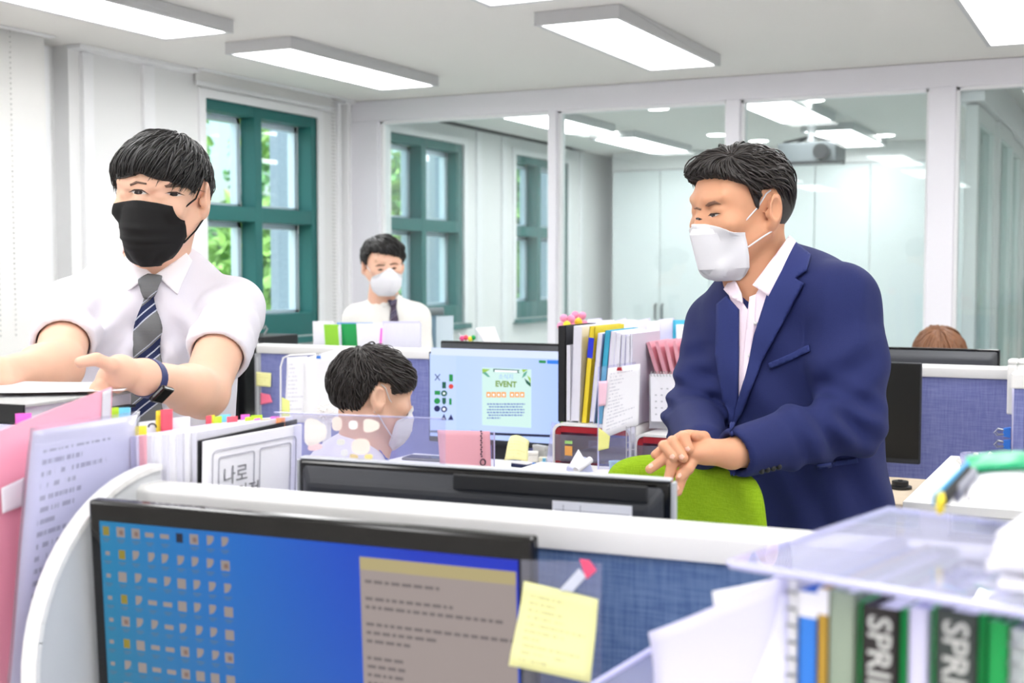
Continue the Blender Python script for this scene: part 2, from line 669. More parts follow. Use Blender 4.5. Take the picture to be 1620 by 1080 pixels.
# projector on a ceiling mount, and the air vent beside it
pj = thing('projector', 'dark grey projector hung from the meeting room ceiling on a white mount', 'projector', (-1.95, 8.35, CEIL - .001))
gry = mat('projector_grey', (112, 118, 122), .4, .5)
MB().bb(-.19, .19, -.14, .14, -.30, -.17).build('body', gry, pj, bevel=.012)
MB().tube([(.1, -.13, -.235), (.1, -.19, -.235)], .05, 18).build('lens', mat('black_plastic', (26, 27, 30), .4, .4), pj, smooth=True)
MB().tube([(0, 0, -.17), (0, 0, -.01)], .03, 12).build('mount_pole', trimp, pj, smooth=True)
MB().lathe([(.1, -.015), (.09, 0)], 20).build('ceiling_plate', trimp, pj)
m_ = MB()
for a in (-1, 1):
    m_.tube([(0, 0, -.12), (a * .16, -.1, -.165)], .008, 6)
    m_.tube([(0, 0, -.12), (a * .16, .1, -.165)], .008, 6)
m_.bb(-.24, .24, -.16, -.145, -.31, -.295)
m_.build('mount_arms', MATS['black_plastic'], pj)
vn = thing('ceiling_vent', 'pale grey rectangular air vent on the meeting room ceiling', 'vent', (-1.83, 7.15, CEIL - .001))
MB().bb(-.15, .15, -.1, .1, -.03, 0).build('housing', mat('vent_grey', (190, 198, 208), .5), vn, bevel=.004)
for i in range(5):
    MB().bb(-.14, .14, -.085 + i * .037, -.062 + i * .037, -.036, -.03).build('slat', MATS['vent_grey'], vn)

# ------------------------------------------------------------------ outside the windows
conc = mat('pebbledash_concrete', (150, 164, 180), .9, .2, noise=.22, nscale=60, bump=.6, bscale=120)
for i, y in enumerate((6.25, 8.0, 9.8)):
    MB().bb(-4.68, -4.425, y, y + .5, -3, 4).build('outer_column', conc)
    o = bpy.context.scene.objects[-1] if False else COL.objects[-1]
    tag(o, ['pebbledash concrete column outside the teal window nearest the partition',
            'pebbledash concrete column outside the first window of the meeting room',
            'pebbledash concrete column outside the last window'][i], 'column', 'facade columns')
leafm = mat('leaf_green', (96, 150, 70), .5, .4, rgb2=(176, 210, 120), nscale=1.4)
leafm2 = mat('leaf_deep_green', (60, 116, 66), .5, .4, rgb2=(120, 172, 96), nscale=1.1)
barkm = mat('bark', (92, 76, 60), .9)
gnd = mat('outside_ground', (170, 176, 150), .9, noise=.2, nscale=2)
struct('ground', MB().bb(-60, -4.42, -30, 60, -3.1, -3.0), gnd)


def tree(x, y, h, r, seed, m, label):
    rnd = np.random.default_rng(seed)
    t = thing('tree', label, 'tree', (x, y, -3.0), group='trees outside the windows')
    tk = MB()
    tk.tube([(0, 0, 0), (.05, .05, h * .4), (0, .1, h * .8)], [.16, .12, .04], 8)
    for a in range(7):
        an = a * .9
        z0 = h * (.3 + .07 * a)
        tk.tube([(0, 0, z0), (math.cos(an) * r * .7, math.sin(an) * r * .7, z0 + h * .12)], [.05, .015], 5)
    tk.build('trunk', barkm, t, smooth=True)
    n = 6500
    u = rnd.normal(size=(n, 3))
    u /= np.linalg.norm(u, axis=1)[:, None]
    cl = rnd.normal(size=(60, 3)) * np.array([r * .55, r * .55, h * .26]) + np.array([0, 0, h * .58])
    c_ = cl[rnd.integers(0, 60, n)] + u * (rnd.random((n, 1)) ** .4) * r * .34
    d1 = rnd.normal(size=(n, 3))
    d1 /= np.linalg.norm(d1, axis=1)[:, None]
    d2 = np.cross(d1, rnd.normal(size=(n, 3)))
    d2 /= np.linalg.norm(d2, axis=1)[:, None]
    s = (.06 + .08 * rnd.random((n, 1)))
    nn = np.cross(d1, d2) * s * .25
    V = np.stack([c_ - d1 * s, c_ + d2 * s * .5 + nn, c_ + d1 * s, c_ - d2 * s * .5 + nn], 1).reshape(-1, 3)
    me = bpy.data.meshes.new('foliage')
    me.from_pydata(V.tolist(), [], [(4 * i, 4 * i + 1, 4 * i + 2, 4 * i + 3) for i in range(n)])
    me.materials.append(m)
    o = bpy.data.objects.new('foliage', me)
    COL.objects.link(o)
    o.parent = t
    return t


tree(-7.6, 10.6, 6.4, 1.3, 1, leafm, 'light green leafy tree outside the teal office window')
tree(-8.2, 14.6, 6.4, 1.25, 2, leafm2, 'deep green leafy tree outside the meeting room windows')
tree(-8.2, 18.4, 6.4, 1.25, 3, leafm, 'yellow-green leafy tree farther along outside the meeting room')
tree(-13.4, 15.5, 7.5, 1.7, 4, leafm2, 'tall dark green tree standing behind the lighter one outside')
tree(-13.6, 21.5, 7.5, 1.7, 5, leafm, 'tall pale green tree outside behind the far windows')
# ================================================================== WORKSTATIONS
white = mat('white_laminate', (240, 239, 238), .4, .4)
railm = mat('screen_rail_white', (236, 235, 234), .35, .45)
denim = weave('denim_blue_fabric', (74, 98, 142), (104, 128, 168), 420)
violet = weave('violet_blue_fabric', (112, 118, 176), (138, 144, 194), 420)
blk = MATS['black_plastic']
blk2 = mat('dark_grey_plastic', (44, 46, 52), .45, .4)
gloss = mat('gloss_black_bezel', (14, 13, 13), .12, .5)
silver = mat('silver_plastic', (188, 190, 196), .35, .5, .3)
steel = mat('brushed_steel', (176, 178, 180), .3, .5, .9)
woodm = mat('beige_wood', (206, 190, 168), .5, .3, noise=.12, nscale=14, stretch=(1, 8, 1))
greyp = mat('light_grey_panel', (206, 208, 211), .45, .4)
DESK = .72
RZN = R(3.9)                                   # the near row stands slightly turned


def desk(label, x0, x1, y0, y1, rz=0.0, z=DESK, legs=True):
    t = thing('desk', label, 'desk', ((x0 + x1) / 2, (y0 + y1) / 2, 0), rz)
    w, d = (x1 - x0) / 2, (y1 - y0) / 2
    MB().bb(-w, w, -d, d, z - .025, z).build('desktop', white, t, bevel=.003)
    for sx in (-1, 1):
        for sy in (-1, 1):
            MB().bb(sx * w, sx * (w - .045), sy * d, sy * (d - .045), 0, z - .0255).build('leg', silver, t, bevel=.003)
    MB().bb(-w + .05, w - .05, d - .05, d - .035, .3, z - .026).build('modesty_panel', white, t)
    return t


def screen_panel(name, label, a, b, z0, z1, fabric, joints=(), posts=True):
    """fabric desk screen with white top rail between ground points a and b"""
    a, b = Vector(a), Vector(b)
    L = (b - a).length
    t = thing(name, label, 'desk screen', (a.x, a.y, 0), math.atan2(b.y - a.y, b.x - a.x))
    cuts = [0] + list(joints) + [L]
    for i in range(len(cuts) - 1):
        MB().bb(cuts[i] + .002, cuts[i + 1] - .002, -.016, .016, z0 + .04, z1 - .035).build('fabric_panel', fabric, t, bevel=.003)
    r = MB()
    r.prism([(-.026, z1 - .034), (.026, z1 - .034), (.028, z1 - .006), (.02, z1), (-.02, z1), (-.028, z1 - .006)], 'x', 0, L)
    r.build('top_rail', railm, t, bevel=.003, smooth=True)
    MB().bb(0, L, -.012, .012, z1 - .05, z1 - .034).build('rail_channel', greyp, t)
    for q in cuts:
        MB().bb(q - .014, q + .014, -.019, .019, 0, z1 - .036).build('post', silver, t, bevel=.002)
        for s in (-1, 1):
            MB().bb(q - .003, q + .003, s * .019, s * .022, .02, z1 - .05).build('post_groove', greyp, t)
    return t


nA = at(232, 762, Z=1.2)
nB = at(1240, 841, Z=1.2)
nd = (nB - nA).normalized()
nE = nA + nd * 1.62
screen_panel('desk_screen', 'white railed desk screen with denim blue fabric behind the blue monitor', (nA.x, nA.y), (nE.x, nE.y), .6, 1.2, denim)
screen_panel('desk_screen', 'white railed desk screen with violet blue fabric across the rear desks', (-2.896, 3.8), (-.29, 3.8), .6, 1.2, violet, (.54, 1.75))
desk('white desk under the blue desktop monitor', -1.10, .52, .55, 1.20, RZN)
desk('white desk under the black monitor back and before the green chair', -1.06, .46, 1.36, 1.86, RZN)
desk('white desk under the poster layout monitor and the red drawer boxes', -3.05, -1.02, 2.98, 3.775)
desk('white desk under the switched-off dark monitor', -1.0, -.36, 3.44, 3.775)
desk('white desk behind the violet screen with the files on it', -2.85, -1.55, 3.83, 4.50)
desk('white desk behind the violet screen where the brown-haired person sits', -1.5, -.2, 3.83, 4.50)


def monitor(name, label, c, w, h, rz, z_desk, front, tilt=0.0, bez=(.014, .02, .024), bezm=gloss, backm=blk2, thick=.045, stand=True, edge=None, base_dy=.10):
    """c = centre of the panel; the screen faces local -Y"""
    t = thing(name, label, 'monitor', (c[0], c[1], z_desk), rz)
    pz = c[2] - z_desk
    M = Matrix.Translation((0, 0, pz)) @ Matrix.Rotation(tilt, 4, 'X')
    b = MB()
    b.M = M
    b.bb(-w / 2, w / 2, 0, .018, -h / 2, h / 2)
    b.build('bezel', bezm, t, bevel=.004)
    b = MB()
    b.M = M
    bw, bh = w / 2 - .004, h / 2 - .004
    b.add([(-bw, .0182, -bh), (bw, .0182, -bh), (bw, .0182, bh), (-bw, .0182, bh),
           (-bw * .93, thick, -bh * .86), (bw * .93, thick, -bh * .86), (bw * .93, thick, bh * .86), (-bw * .93, thick, bh * .86)],
          [(0, 1, 2, 3), (4, 7, 6, 5), (0, 4, 5, 1), (1, 5, 6, 2), (2, 6, 7, 3), (3, 7, 4, 0)])
    b.build('back_cover', backm, t, bevel=.006)
    s = MB()
    s.M = M
    l, tp, bt = bez
    s.bb(-w / 2 + l, w / 2 - l, -.0012, -.0002, -h / 2 + bt, h / 2 - tp)
    so = s.build('screen', front, t)
    if edge:
        e = MB()
        e.M = M
        e.bb(w / 2 + .0002, w / 2 + .005, .001, .017, -h / 2, h / 2)
        e.bb(-w / 2 - .005, -w / 2 - .0002, .001, .017, -h / 2, h / 2)
        e.bb(-w / 2, w / 2, .001, .017, h / 2 + .0002, h / 2 + .004)
        e.build('edge_trim', edge, t, bevel=.002)
    if stand:
        MB().bb(-.03, .03, thick - .002, thick + .022, .012, pz + .02).build('stand_neck', backm, t, bevel=.006)
        MB().lathe([(.085, 0), (.085, .008), (.045, .014)], 28, (0, -.015, 0)).build('stand_base', backm, t, smooth=True)
    return t, M, so


def shader_screen(name, build, strength=.9):
    """emissive screen picture from UV-less object coordinates; build(tree, x, z) returns a colour socket"""
    m = bpy.data.materials.new(name)
    m.use_nodes = True
    t = m.node_tree
    b = t.nodes['Principled BSDF']
    b.inputs['Base Color'].default_value = (.01, .01, .012, 1)
    b.inputs['Roughness'].default_value = .3
    b.inputs['Specular IOR Level'].default_value = .2
    b.inputs['Emission Strength'].default_value = strength * .60
    tc = t.nodes.new('ShaderNodeTexCoord')
    sp = t.nodes.new('ShaderNodeSeparateXYZ')
    t.links.new(tc.outputs['Generated'], sp.inputs[0])
    t.links.new(build(t, sp.outputs[0], sp.outputs[2]), b.inputs['Emission Color'])
    MATS[name] = m
    return m


def ramp(t, fac, stops):
    r = t.nodes.new('ShaderNodeValToRGB')
    while len(r.color_ramp.elements) > 1:
        r.color_ramp.elements.remove(r.color_ramp.elements[-1])
    for i, (p, c) in enumerate(stops):
        e = r.color_ramp.elements[0] if i == 0 else r.color_ramp.elements.new(p)
        e.position = p
        e.color = (*lin(c), 1)
    t.links.new(fac, r.inputs[0])
    return r.outputs[0]


def blue_desktop(t, x, z):
    n = t.nodes.new('ShaderNodeMix')
    n.data_type = 'RGBA'
    t.links.new(z, n.inputs[0])
    t.links.new(ramp(t, x, [(0, (58, 128, 150)), (.4, (30, 112, 190)), (.75, (24, 98, 208)), (1, (40, 110, 205))]), n.inputs[6])
    t.links.new(ramp(t, x, [(0, (26, 138, 190)), (.35, (18, 114, 212)), (.6, (16, 84, 214)), (.8, (20, 56, 210)), (1, (24, 50, 212))]), n.inputs[7])
    return n.outputs[2]


def pale_page(t, x, z):
    return ramp(t, x, [(0, (176, 200, 250)), (.5, (184, 204, 252)), (1, (168, 192, 250))])


def lit(name, rgb, s=.9):
    m = glow(name, rgb, s * (.82 if s > .88 else .60))
    m.node_tree.nodes['Principled BSDF'].inputs['Base Color'].default_value = (.02, .02, .02, 1)
    m.node_tree.nodes['Principled BSDF'].inputs['Specular IOR Level'].default_value = .1
    return m


def flats(parent, M, items, name='screen_print', y=-.0016):
    """flat print on a screen: items = (material, [(x0, x1, z0, z1), ...] or polygon list)"""
    for m, rects in items:
        b = MB()
        b.M = M
        for r in rects:
            if isinstance(r[0], (tuple, list)):
                b.add([(p[0], y, p[1]) for p in r], [tuple(range(len(r)))])
            else:
                b.add([(r[0], y, r[2]), (r[1], y, r[2]), (r[1], y, r[3]), (r[0], y, r[3])], [(0, 1, 2, 3)])
        o = b.build(name, m, parent)
        o['kind'] = 'stuff'


# ---- foreground monitor with the blue desktop
pL, pR = at(147, 787, Y=1.135), at(848, 850, Y=1.17)
FW = (pR - pL).length
FH = .345
fc = (pL + pR) / 2
fm, fM, fs = monitor('monitor', 'glossy black bezelled monitor showing a blue desktop full of small icons', (fc.x, fc.y, 1.199 - FH / 2), FW, FH,
                     math.atan2(pR.y - pL.y, pR.x - pL.x), DESK, shader_screen('blue_desktop_picture', blue_desktop, .85), thick=.026, tilt=R(3), bez=(.0165, .024, .03))
sx0, sx1, sz1 = -FW / 2 + .0165, FW / 2 - .0165, FH / 2 - .024
sw = sx1 - sx0
icon = lit('icon_cream', (200, 186, 180), .52)
iy, idk, iyl = lit('icon_text_grey', (96, 124, 150), .8), lit('icon_dark', (28, 34, 60), .7), lit('icon_yellow', (196, 176, 60), .5)
ic, tx, dk, yl, bg_ = [], [], [], [], []
rnd = random.Random(3)
for cx in range(9):
    for r in range(11):
        x = sx0 + .010 + cx * .0208 + rnd.uniform(-.001, .001)
        z = sz1 - .011 - r * .0268
        if (cx, r) == (5, 0):
            dk.append((x - 0.0047, x + 0.0047, z - 0.0055, z + 0.0055))
            continue
        if (cx, r) in ((0, 0), (1, 1), (1, 3), (1, 5)):
            yl.append((x - 0.0047, x + 0.0047, z - 0.0055, z + 0.0055))
        elif cx == 0:
            ic.append((x - 0.0031, x + 0.0031, z - 0.0023, z + 0.0023))
        elif cx in (3, 4) and rnd.random() < .7:
            ic.append((x - 0.0062, x + 0.0062, z - 0.0027, z + 0.0027))
        elif rnd.random() < .45:
            ic.append([(x - 0.0043, z - 0.0055), (x + 0.0016, z - 0.0031), (x + 0.0051, z + 0.0023), (x + 0.0047, z + 0.0062), (x - 0.0043, z + 0.0062)])
        else:
            ic.append((x - 0.0059, x + 0.0059, z - 0.0059, z + 0.0059))
            if rnd.random() < .5:
                bg_.append((x - 0.0016, x + 0.0039, z - 0.0031, z + 0.0023))
        tx.append((x - 0.0055, x + 0.0055, z - 0.0105, z - 0.0090))
        tx.append((x - 0.0039, x + 0.0031, z - 0.0129, z - 0.0117))
flats(fm, fM, [(icon, ic), (iy, tx), (idk, dk), (iyl, yl)])
flats(fm, fM, [(lit('icon_shade', (150, 120, 110), .7), bg_)], y=-.002)
# the note window on it
wx0, wx1 = sx0 + sw * .655, sx1 - .002
wz1 = sz1 - .012
flats(fm, fM, [(lit('note_window_grey', (178, 164, 160), .8), [(wx0, wx1, -FH / 2 + .03, wz1 - .014)]),
               (lit('note_window_title', (200, 184, 132), .8), [(wx0, wx1, wz1 - .014, wz1)])])
flats(fm, fM, [(lit('pale_blue_square', (46, 150, 190), .8), [(wx0 - .03, wx0 - .001, -FH / 2 + .03, -FH / 2 + .12)])])
ln = []
z = wz1 - .028
for q, wd in enumerate((.5, 0, .6, .95, 0, 1.0, .5, .3, 0, .22, .22, .22, .22, .28, .15, 0, .5, .2, .55, .6)):
    x = wx0 + .006
    while wd and x < wx0 + .006 + (wx1 - wx0 - .012) * wd:
        l = rnd.uniform(.004, .012)
        ln.append((x, min(x + l, wx1 - .004), z, z + .0035))
        x += l + .0025
    z -= .0094
flats(fm, fM, [(lit('note_text_grey', (134, 124, 124), .7), ln)], y=-.0022)

# ---- black monitor seen from behind
mL, mR = at(484, 723, Y=1.435), at(1066, 765, Y=1.475)
bw = (mR - mL).length
bc = (mL + mR) / 2
bm_, bM, _ = monitor('monitor', 'black monitor seen from behind with a printed label, silver edge, above the white rail', (bc.x, bc.y, 1.214 - .17), bw, .34,
                     math.atan2(mR.y - mL.y, mR.x - mL.x) + math.pi, DESK, mat('screen_off', (12, 12, 14), .15, .5), tilt=0, edge=silver, thick=.035)
b = MB()
b.M = bM
b.bb(-.235, .02, .0351, .04, .147, .168)
b.build('vent_ridge', blk, bm_, bevel=.003)
b = MB()
b.M = bM @ Matrix.Rotation(-math.pi / 2, 4, 'X')
b.lathe([(.016, .0352), (.014, .0375)], 24, (.055, -.10, 0))
b.build('round_emblem', mat('emblem_grey', (70, 72, 82), .3, .5, .6), bm_)
lab = mat('label_white', (226, 227, 236), .5)
b = MB()
b.M = bM
b.bb(-.215, -.113, .0352, .036, .075, .142)
lo = b.build('label_plate', lab, bm_, bevel=.0015)
b = MB()
b.M = bM
for i in range(6):
    b.bb(-.212, -.116, .0361, .0363, .083 + i * .0095, .0838 + i * .0095)
for x in (-.128, -.150):
    b.bb(x, x + .0008, .0361, .0363, .08, .138)
for i in range(5):
    b.bb(-.19 + .004 * (i % 2), -.163, .0361, .0363, .0855 + i * .0095, .0895 + i * .0095)
o = b.build('label_print', mat('print_grey', (120, 122, 140), .6), bm_)
o['kind'] = 'stuff'

# ---- monitor with the poster layout
e0, e1 = at(678, 553, Y=3.60), at(888, 563, Y=3.60)
EW = (e1 - e0).length
EH = .292
em, eM, es = monitor('monitor', 'thin black monitor showing a green poster layout that reads EVENT', ((e0.x + e1.x) / 2, 3.60, 1.205 - EH / 2), EW, EH, 0, DESK,
                     shader_screen('poster_layout_picture', pale_page, 1.3), bez=(.005, .006, .018), bezm=blk2)


def ex(px, py):                                # poster screen pixel (photo) -> local screen metres
    p = at(px, py, Y=3.60)
    return (p.x - (e0.x + e1.x) / 2, p.z - (1.205 - EH / 2))


def er(x0, y0, x1, y1):
    a, b_ = ex(x0, y1), ex(x1, y0)
    return (a[0], b_[0], a[1], b_[1])


panel = lit('layout_panel', (184, 204, 250), .95)
flats(em, eM, [(panel, [er(681, 562, 722, 684)]), (lit('poster_mint', (196, 226, 220), .95), [er(763, 584, 841, 672)]),
               (lit('toolbar_white', (206, 218, 250), .95), [er(682, 556, 886, 561)]),
               (lit('taskbar_navy', (24, 30, 70), .8), [[ex(681, 684), ex(886, 692), ex(886, 688), ex(681, 680)]])])
G = lit('layout_green', (30, 140, 70), .9)
DG = lit('layout_dark_green', (24, 90, 70), .9)
NV = lit('layout_navy', (26, 32, 90), .9)
RD = lit('layout_red', (214, 70, 60), .9)
OR = lit('layout_orange', (240, 158, 76), .95)
flats(em, eM, [
    (G, [er(711, 592, 717, 603), er(688, 618, 697, 624), er(711, 630, 715, 640), er(853, 570, 864, 574),
         [ex(692 + 5 * math.cos(a), 634 + 5 * math.sin(a)) for a in np.linspace(0, 5.9, 10)]]),
    (DG, [er(700, 604, 706, 614), [ex(700, 629), ex(706, 629), ex(706, 637), ex(703, 640), ex(700, 637)],
          [ex(781, 583), ex(823, 585), ex(820, 587.5), ex(823, 590), ex(781, 588)], [ex(830, 598), ex(840, 606), ex(840, 612), ex(833, 606)],
          [ex(703 + 5 * math.cos(a), 622 + 5 * math.sin(a)) for a in np.linspace(0, 5.9, 10)]]),
    (NV, [[ex(692 + 5 * math.cos(a), 646 + 5 * math.sin(a)) for a in np.linspace(0, 5.9, 10)],
          [ex(703 + 5 * math.cos(a), 647 + 5 * math.sin(a)) for a in np.linspace(0, 5.9, 10)],
          [ex(688, 592), ex(689, 591), ex(697, 601), ex(696, 602)], [ex(696, 591), ex(697, 592), ex(689, 602), ex(688, 601)],
          [ex(698, 664), ex(703, 654), ex(707, 664)], [ex(709, 664), ex(714, 655), ex(718, 664)]]),
    (lit('layout_blue', (40, 120, 220), .95), [er(866, 570, 884, 575)]),
    (RD, [[ex(714 + 4 * math.cos(a), 611 + 4 * math.sin(a)) for a in np.linspace(0, 5.9, 10)]]),
    (OR, [er(x, 620, x + 7, 628) for x in (770, 778, 786, 794, 807, 815, 823)]),
    (lit('leaf_lime', (150, 190, 80), .95), [[ex(763, 583), ex(776, 584), ex(764, 591)], [ex(834, 593), ex(840, 598), ex(840, 607)], [ex(826, 584), ex(836, 584), ex(828, 589)]]),
    (lit('leaf_sea', (90, 160, 140), .95), [[ex(763, 589), ex(769, 588), ex(776, 596), ex(772, 596)], [ex(826, 598), ex(829, 590), ex(835, 586), ex(832, 594)]])], y=-.002)
wl = lit('poster_white', (238, 244, 255), .95)
flats(em, eM, [(wl, [er(x + 2, 622.5, x + 5, 626) for x in (770, 778, 786, 794, 807, 815, 823)] +
               [[ex(703 + 2.5 * math.cos(a), 647 + 2.5 * math.sin(a)) for a in np.linspace(0, 5.9, 8)],
                [ex(703 + 2 * math.cos(a), 622 + 2 * math.sin(a)) for a in np.linspace(0, 5.9, 8)]] + [er(783, 586, 819, 588)])], y=-.0024)
tl = []
for q, (xa, xb) in enumerate(((771, 831), (774, 827), (771, 830), (771, 830), (773, 828), (771, 792))):
    x = xa
    while x < xb:
        l = rnd.uniform(2, 5)
        tl.append(er(x, 638 + q * 4.4, min(x + l, xb), 639.8 + q * 4.4))
        x += l + 1
flats(em, eM, [(lit('poster_text', (90, 110, 190), .9), tl)], y=-.002)


def on_screen_text(parent, M, body, size, x, z, m, y=-.0028, bold=0.0):
    vs, fs = text_geo(body, size, align='CENTER', bold=bold)
    b = MB()
    b.M = M
    b.add([(x + v[0], y, z + v[1]) for v in vs], fs)
    o = b.build('screen_lettering', m, parent)
    o['kind'] = 'stuff'


x_, z_ = ex(801, 611.5)
on_screen_text(em, eM, 'EVENT', .025, x_, z_, lit('poster_olive', (112, 146, 36), .95), bold=.0009)
x_, z_ = ex(801, 599)
on_screen_text(em, eM, '소식지', .019, x_, z_, lit('poster_pale_blue', (140, 172, 236), .95))

# ---- the other screens
v0, v1 = at(1372, 574, Y=3.6), at(1455, 574, Y=3.6)
monitor('monitor', 'dark monitor with its screen off against the violet screen beside the man in the suit', (-.785, 3.6, 1.078), .50, .277, 0, DESK, mat('screen_off_dark', (22, 22, 20), .35, .4),
        bez=(.003, .003, .014), bezm=blk2)
monitor('monitor', 'wide dark monitor with a ventilated back rising behind the violet screen near the brown hair', (-.62, 3.98, 1.237 - .16), .50, .32, math.pi, DESK, MATS['screen_off'], backm=mat('charcoal_back', (62, 64, 70), .5))
monitor('monitor', 'black monitor back rising behind the violet screen beside the pink flower', (-1.99, 3.98, 1.218 - .16), .485, .32, math.pi, DESK, MATS['screen_off'])
monitor('monitor', 'black monitor turned edge-on at the left end of the violet screen', (-2.955, 3.62, 1.03), .46, .36, R(88), DESK, MATS['screen_off'], bezm=blk, backm=blk)

# ---- curved side screen at the row's end, with a paper label
ap = thing('side_screen', 'pale grey quarter-round desk side screen with white edging and a paper notice', 'desk screen', (-1.135, 1.268, 0), R(2))
arc = [(-.22 * math.sin(a) - .0, 1.0 + .217 * math.cos(a)) for a in np.linspace(0, math.pi / 2, 16)]
poly = [(0, DESK + .02)] + [(0, 1.217)] + arc[1:] + [(-.22, DESK + .02)]
MB().prism([(p[0], p[1]) for p in poly][::-1], 'x', -.008, .008).build('panel', greyp, ap)
ed = MB()
for i in range(1, len(poly) - 1):
    p, q = poly[i], poly[i + 1]
    a_ = math.atan2(q[1] - p[1], q[0] - p[0])
    ed.box((0, (p[0] + q[0]) / 2, (p[1] + q[1]) / 2), (.022, math.hypot(q[0] - p[0], q[1] - p[1]) + .002, .007), (a_, 0, 0))
ed.build('edge_band', railm, ap)
MB().bb(.0085, .0092, -.105, -.02, .93, 1.04).build('paper_notice', mat('paper_white', (246, 245, 250), .7), ap)


# ---- chairs
def office_chair(label, loc, rz, backm, seatm, bw, bh, bz, tilt=R(-8), shell=None):
    """task chair; the backrest stands at local -Y behind the sitter, who faces +Y"""
    t = thing('office_chair', label, 'chair', loc, rz)

    def back(u, v, off):
        a, c_ = u * 2 - 1, v * 2 - 1
        n = 4.4
        k = 1 / max(1e-6, (abs(a) ** n + abs(c_) ** n)) ** (1 / n) if (a or c_) else 1
        m = max(abs(a), abs(c_))
        k = k * m if m else 1
        x, z = a * k * bw / 2, c_ * k * bh / 2
        r = min(1, math.hypot(a, c_) / 1.0)
        thick = .028 * math.sqrt(max(0, 1 - max(abs(a), abs(c_)) ** 6))
        y = .10 * (x / (bw / 2)) ** 2 * .55 - off * thick + .03 * (z / bh)
        return Matrix.Rotation(tilt, 3, 'X') @ Vector((x, y, z)) + Vector((0, -.24, bz))
    b = MB()
    b.grid(lambda u, v: back(u, v, 1), 24, 18)
    b.grid(lambda u, v: back(u, v, -1), 24, 18)
    b.build('backrest', backm, t, smooth='all')
    s = MB()
    s.grid(lambda u, v: ((u * 2 - 1) * .24 * (1 - .12 * (v * 2 - 1) ** 4), (v * 2 - 1) * .23 * (1 - .12 * (u * 2 - 1) ** 4),
                         .47 + .03 * (1 - (2 * u - 1) ** 4) * (1 - (2 * v - 1) ** 4)), 14, 14)
    s.grid(lambda u, v: ((u * 2 - 1) * .24 * (1 - .12 * (v * 2 - 1) ** 4), (v * 2 - 1) * .23 * (1 - .12 * (u * 2 - 1) ** 4),
                         .47 - .035 * (1 - (2 * u - 1) ** 4) * (1 - (2 * v - 1) ** 4)), 14, 14)
    s.build('seat', seatm, t, smooth='all')
    MB().tube([(0, -.27, bz - .04), (0, -.28, bz - bh / 2 - .1), (0, -.2, .44), (0, -.02, .43)], .022, 8).build('back_bracket', blk, t, smooth=True)
    MB().tube([(0, 0, .09), (0, 0, .44)], .026, 12).build('gas_lift', blk, t, smooth=True)
    for i in range(5):
        a_ = i * 2 * math.pi / 5 + .3
        c_, s_ = math.cos(a_), math.sin(a_)
        MB().tube([(0, 0, .10), (c_ * .28, s_ * .28, .075)], [.028, .016], 8).build('base_arm', blk, t, smooth=True)
        MB().ball((c_ * .29, s_ * .29, .031), (.03, .03, .031), 12, 8).build('caster', blk, t, smooth='all')
    return t


lime = weave('lime_mesh_fabric', (134, 172, 22), (160, 196, 40), 900, bump=.5)
office_chair('office chair with a lime green mesh backrest under the clasped hands', (-.752, 1.925, 0), R(165), lime, lime, .325, .22, 1.035, tilt=R(-4))
gleath = mat('grey_chair_pad', (104, 108, 106), .7, .3, bump=.2, bscale=500)
g_ = at(300, 700, d=2.86)
office_chair('grey padded office chair behind the man with the black mask', (-2.20, 2.32, 0), R(80), gleath, gleath, .40, .50, .97)
office_chair('grey office chair under the seated man in the white shirt', (-1.80, 2.68, 0), R(-3), gleath, gleath, .42, .26, .80)
# ================================================================== PAPERS, FILES AND SMALL THINGS
paper = mat('paper_sheet', (243, 242, 249), .75, .2)
paper2 = mat('paper_block', (232, 231, 243), .75, .2, noise=.05, nscale=90, stretch=(6, 1, .2))
pinkp = mat('pink_card', (240, 160, 182), .6, .3)
pinkl = mat('pink_file', (240, 176, 190), .6, .3)
yel = mat('yellow_sticky', (240, 238, 150), .7, .2)
lime_p = mat('lime_plastic', (150, 214, 60), .35, .4)
grn = mat('green_plastic', (20, 160, 80), .3, .45)
cyan = mat('cyan_card', (60, 172, 208), .5, .4)
blue = mat('blue_plastic', (52, 128, 226), .35, .45)
ultra = mat('ultramarine_card', (34, 54, 220), .5, .4)
yellow = mat('yellow_card', (240, 214, 50), .5, .4)
red = mat('red_plastic', (176, 30, 44), .3, .5)
lilac = mat('lilac_sheet', (214, 212, 240), .6, .3)
acry = clear('clear_acrylic', (246, 246, 255), 1.45, 0, milk=.06, milkcol=(235, 235, 255))
acry_l = clear('lavender_acrylic', (240, 240, 255), 1.45, 0, milk=.30, milkcol=(232, 234, 255))
acre = mat('acrylic_edge', (198, 198, 240), .2, .5)
sleeve = clear('plastic_sleeve', (248, 248, 254), 1.35, .15, milk=.12, milkcol=(236, 236, 250))
cream = mat('cream_plastic', (226, 220, 200), .5, .4)
navy_t = mat('navy_cloth', (36, 44, 84), .9)


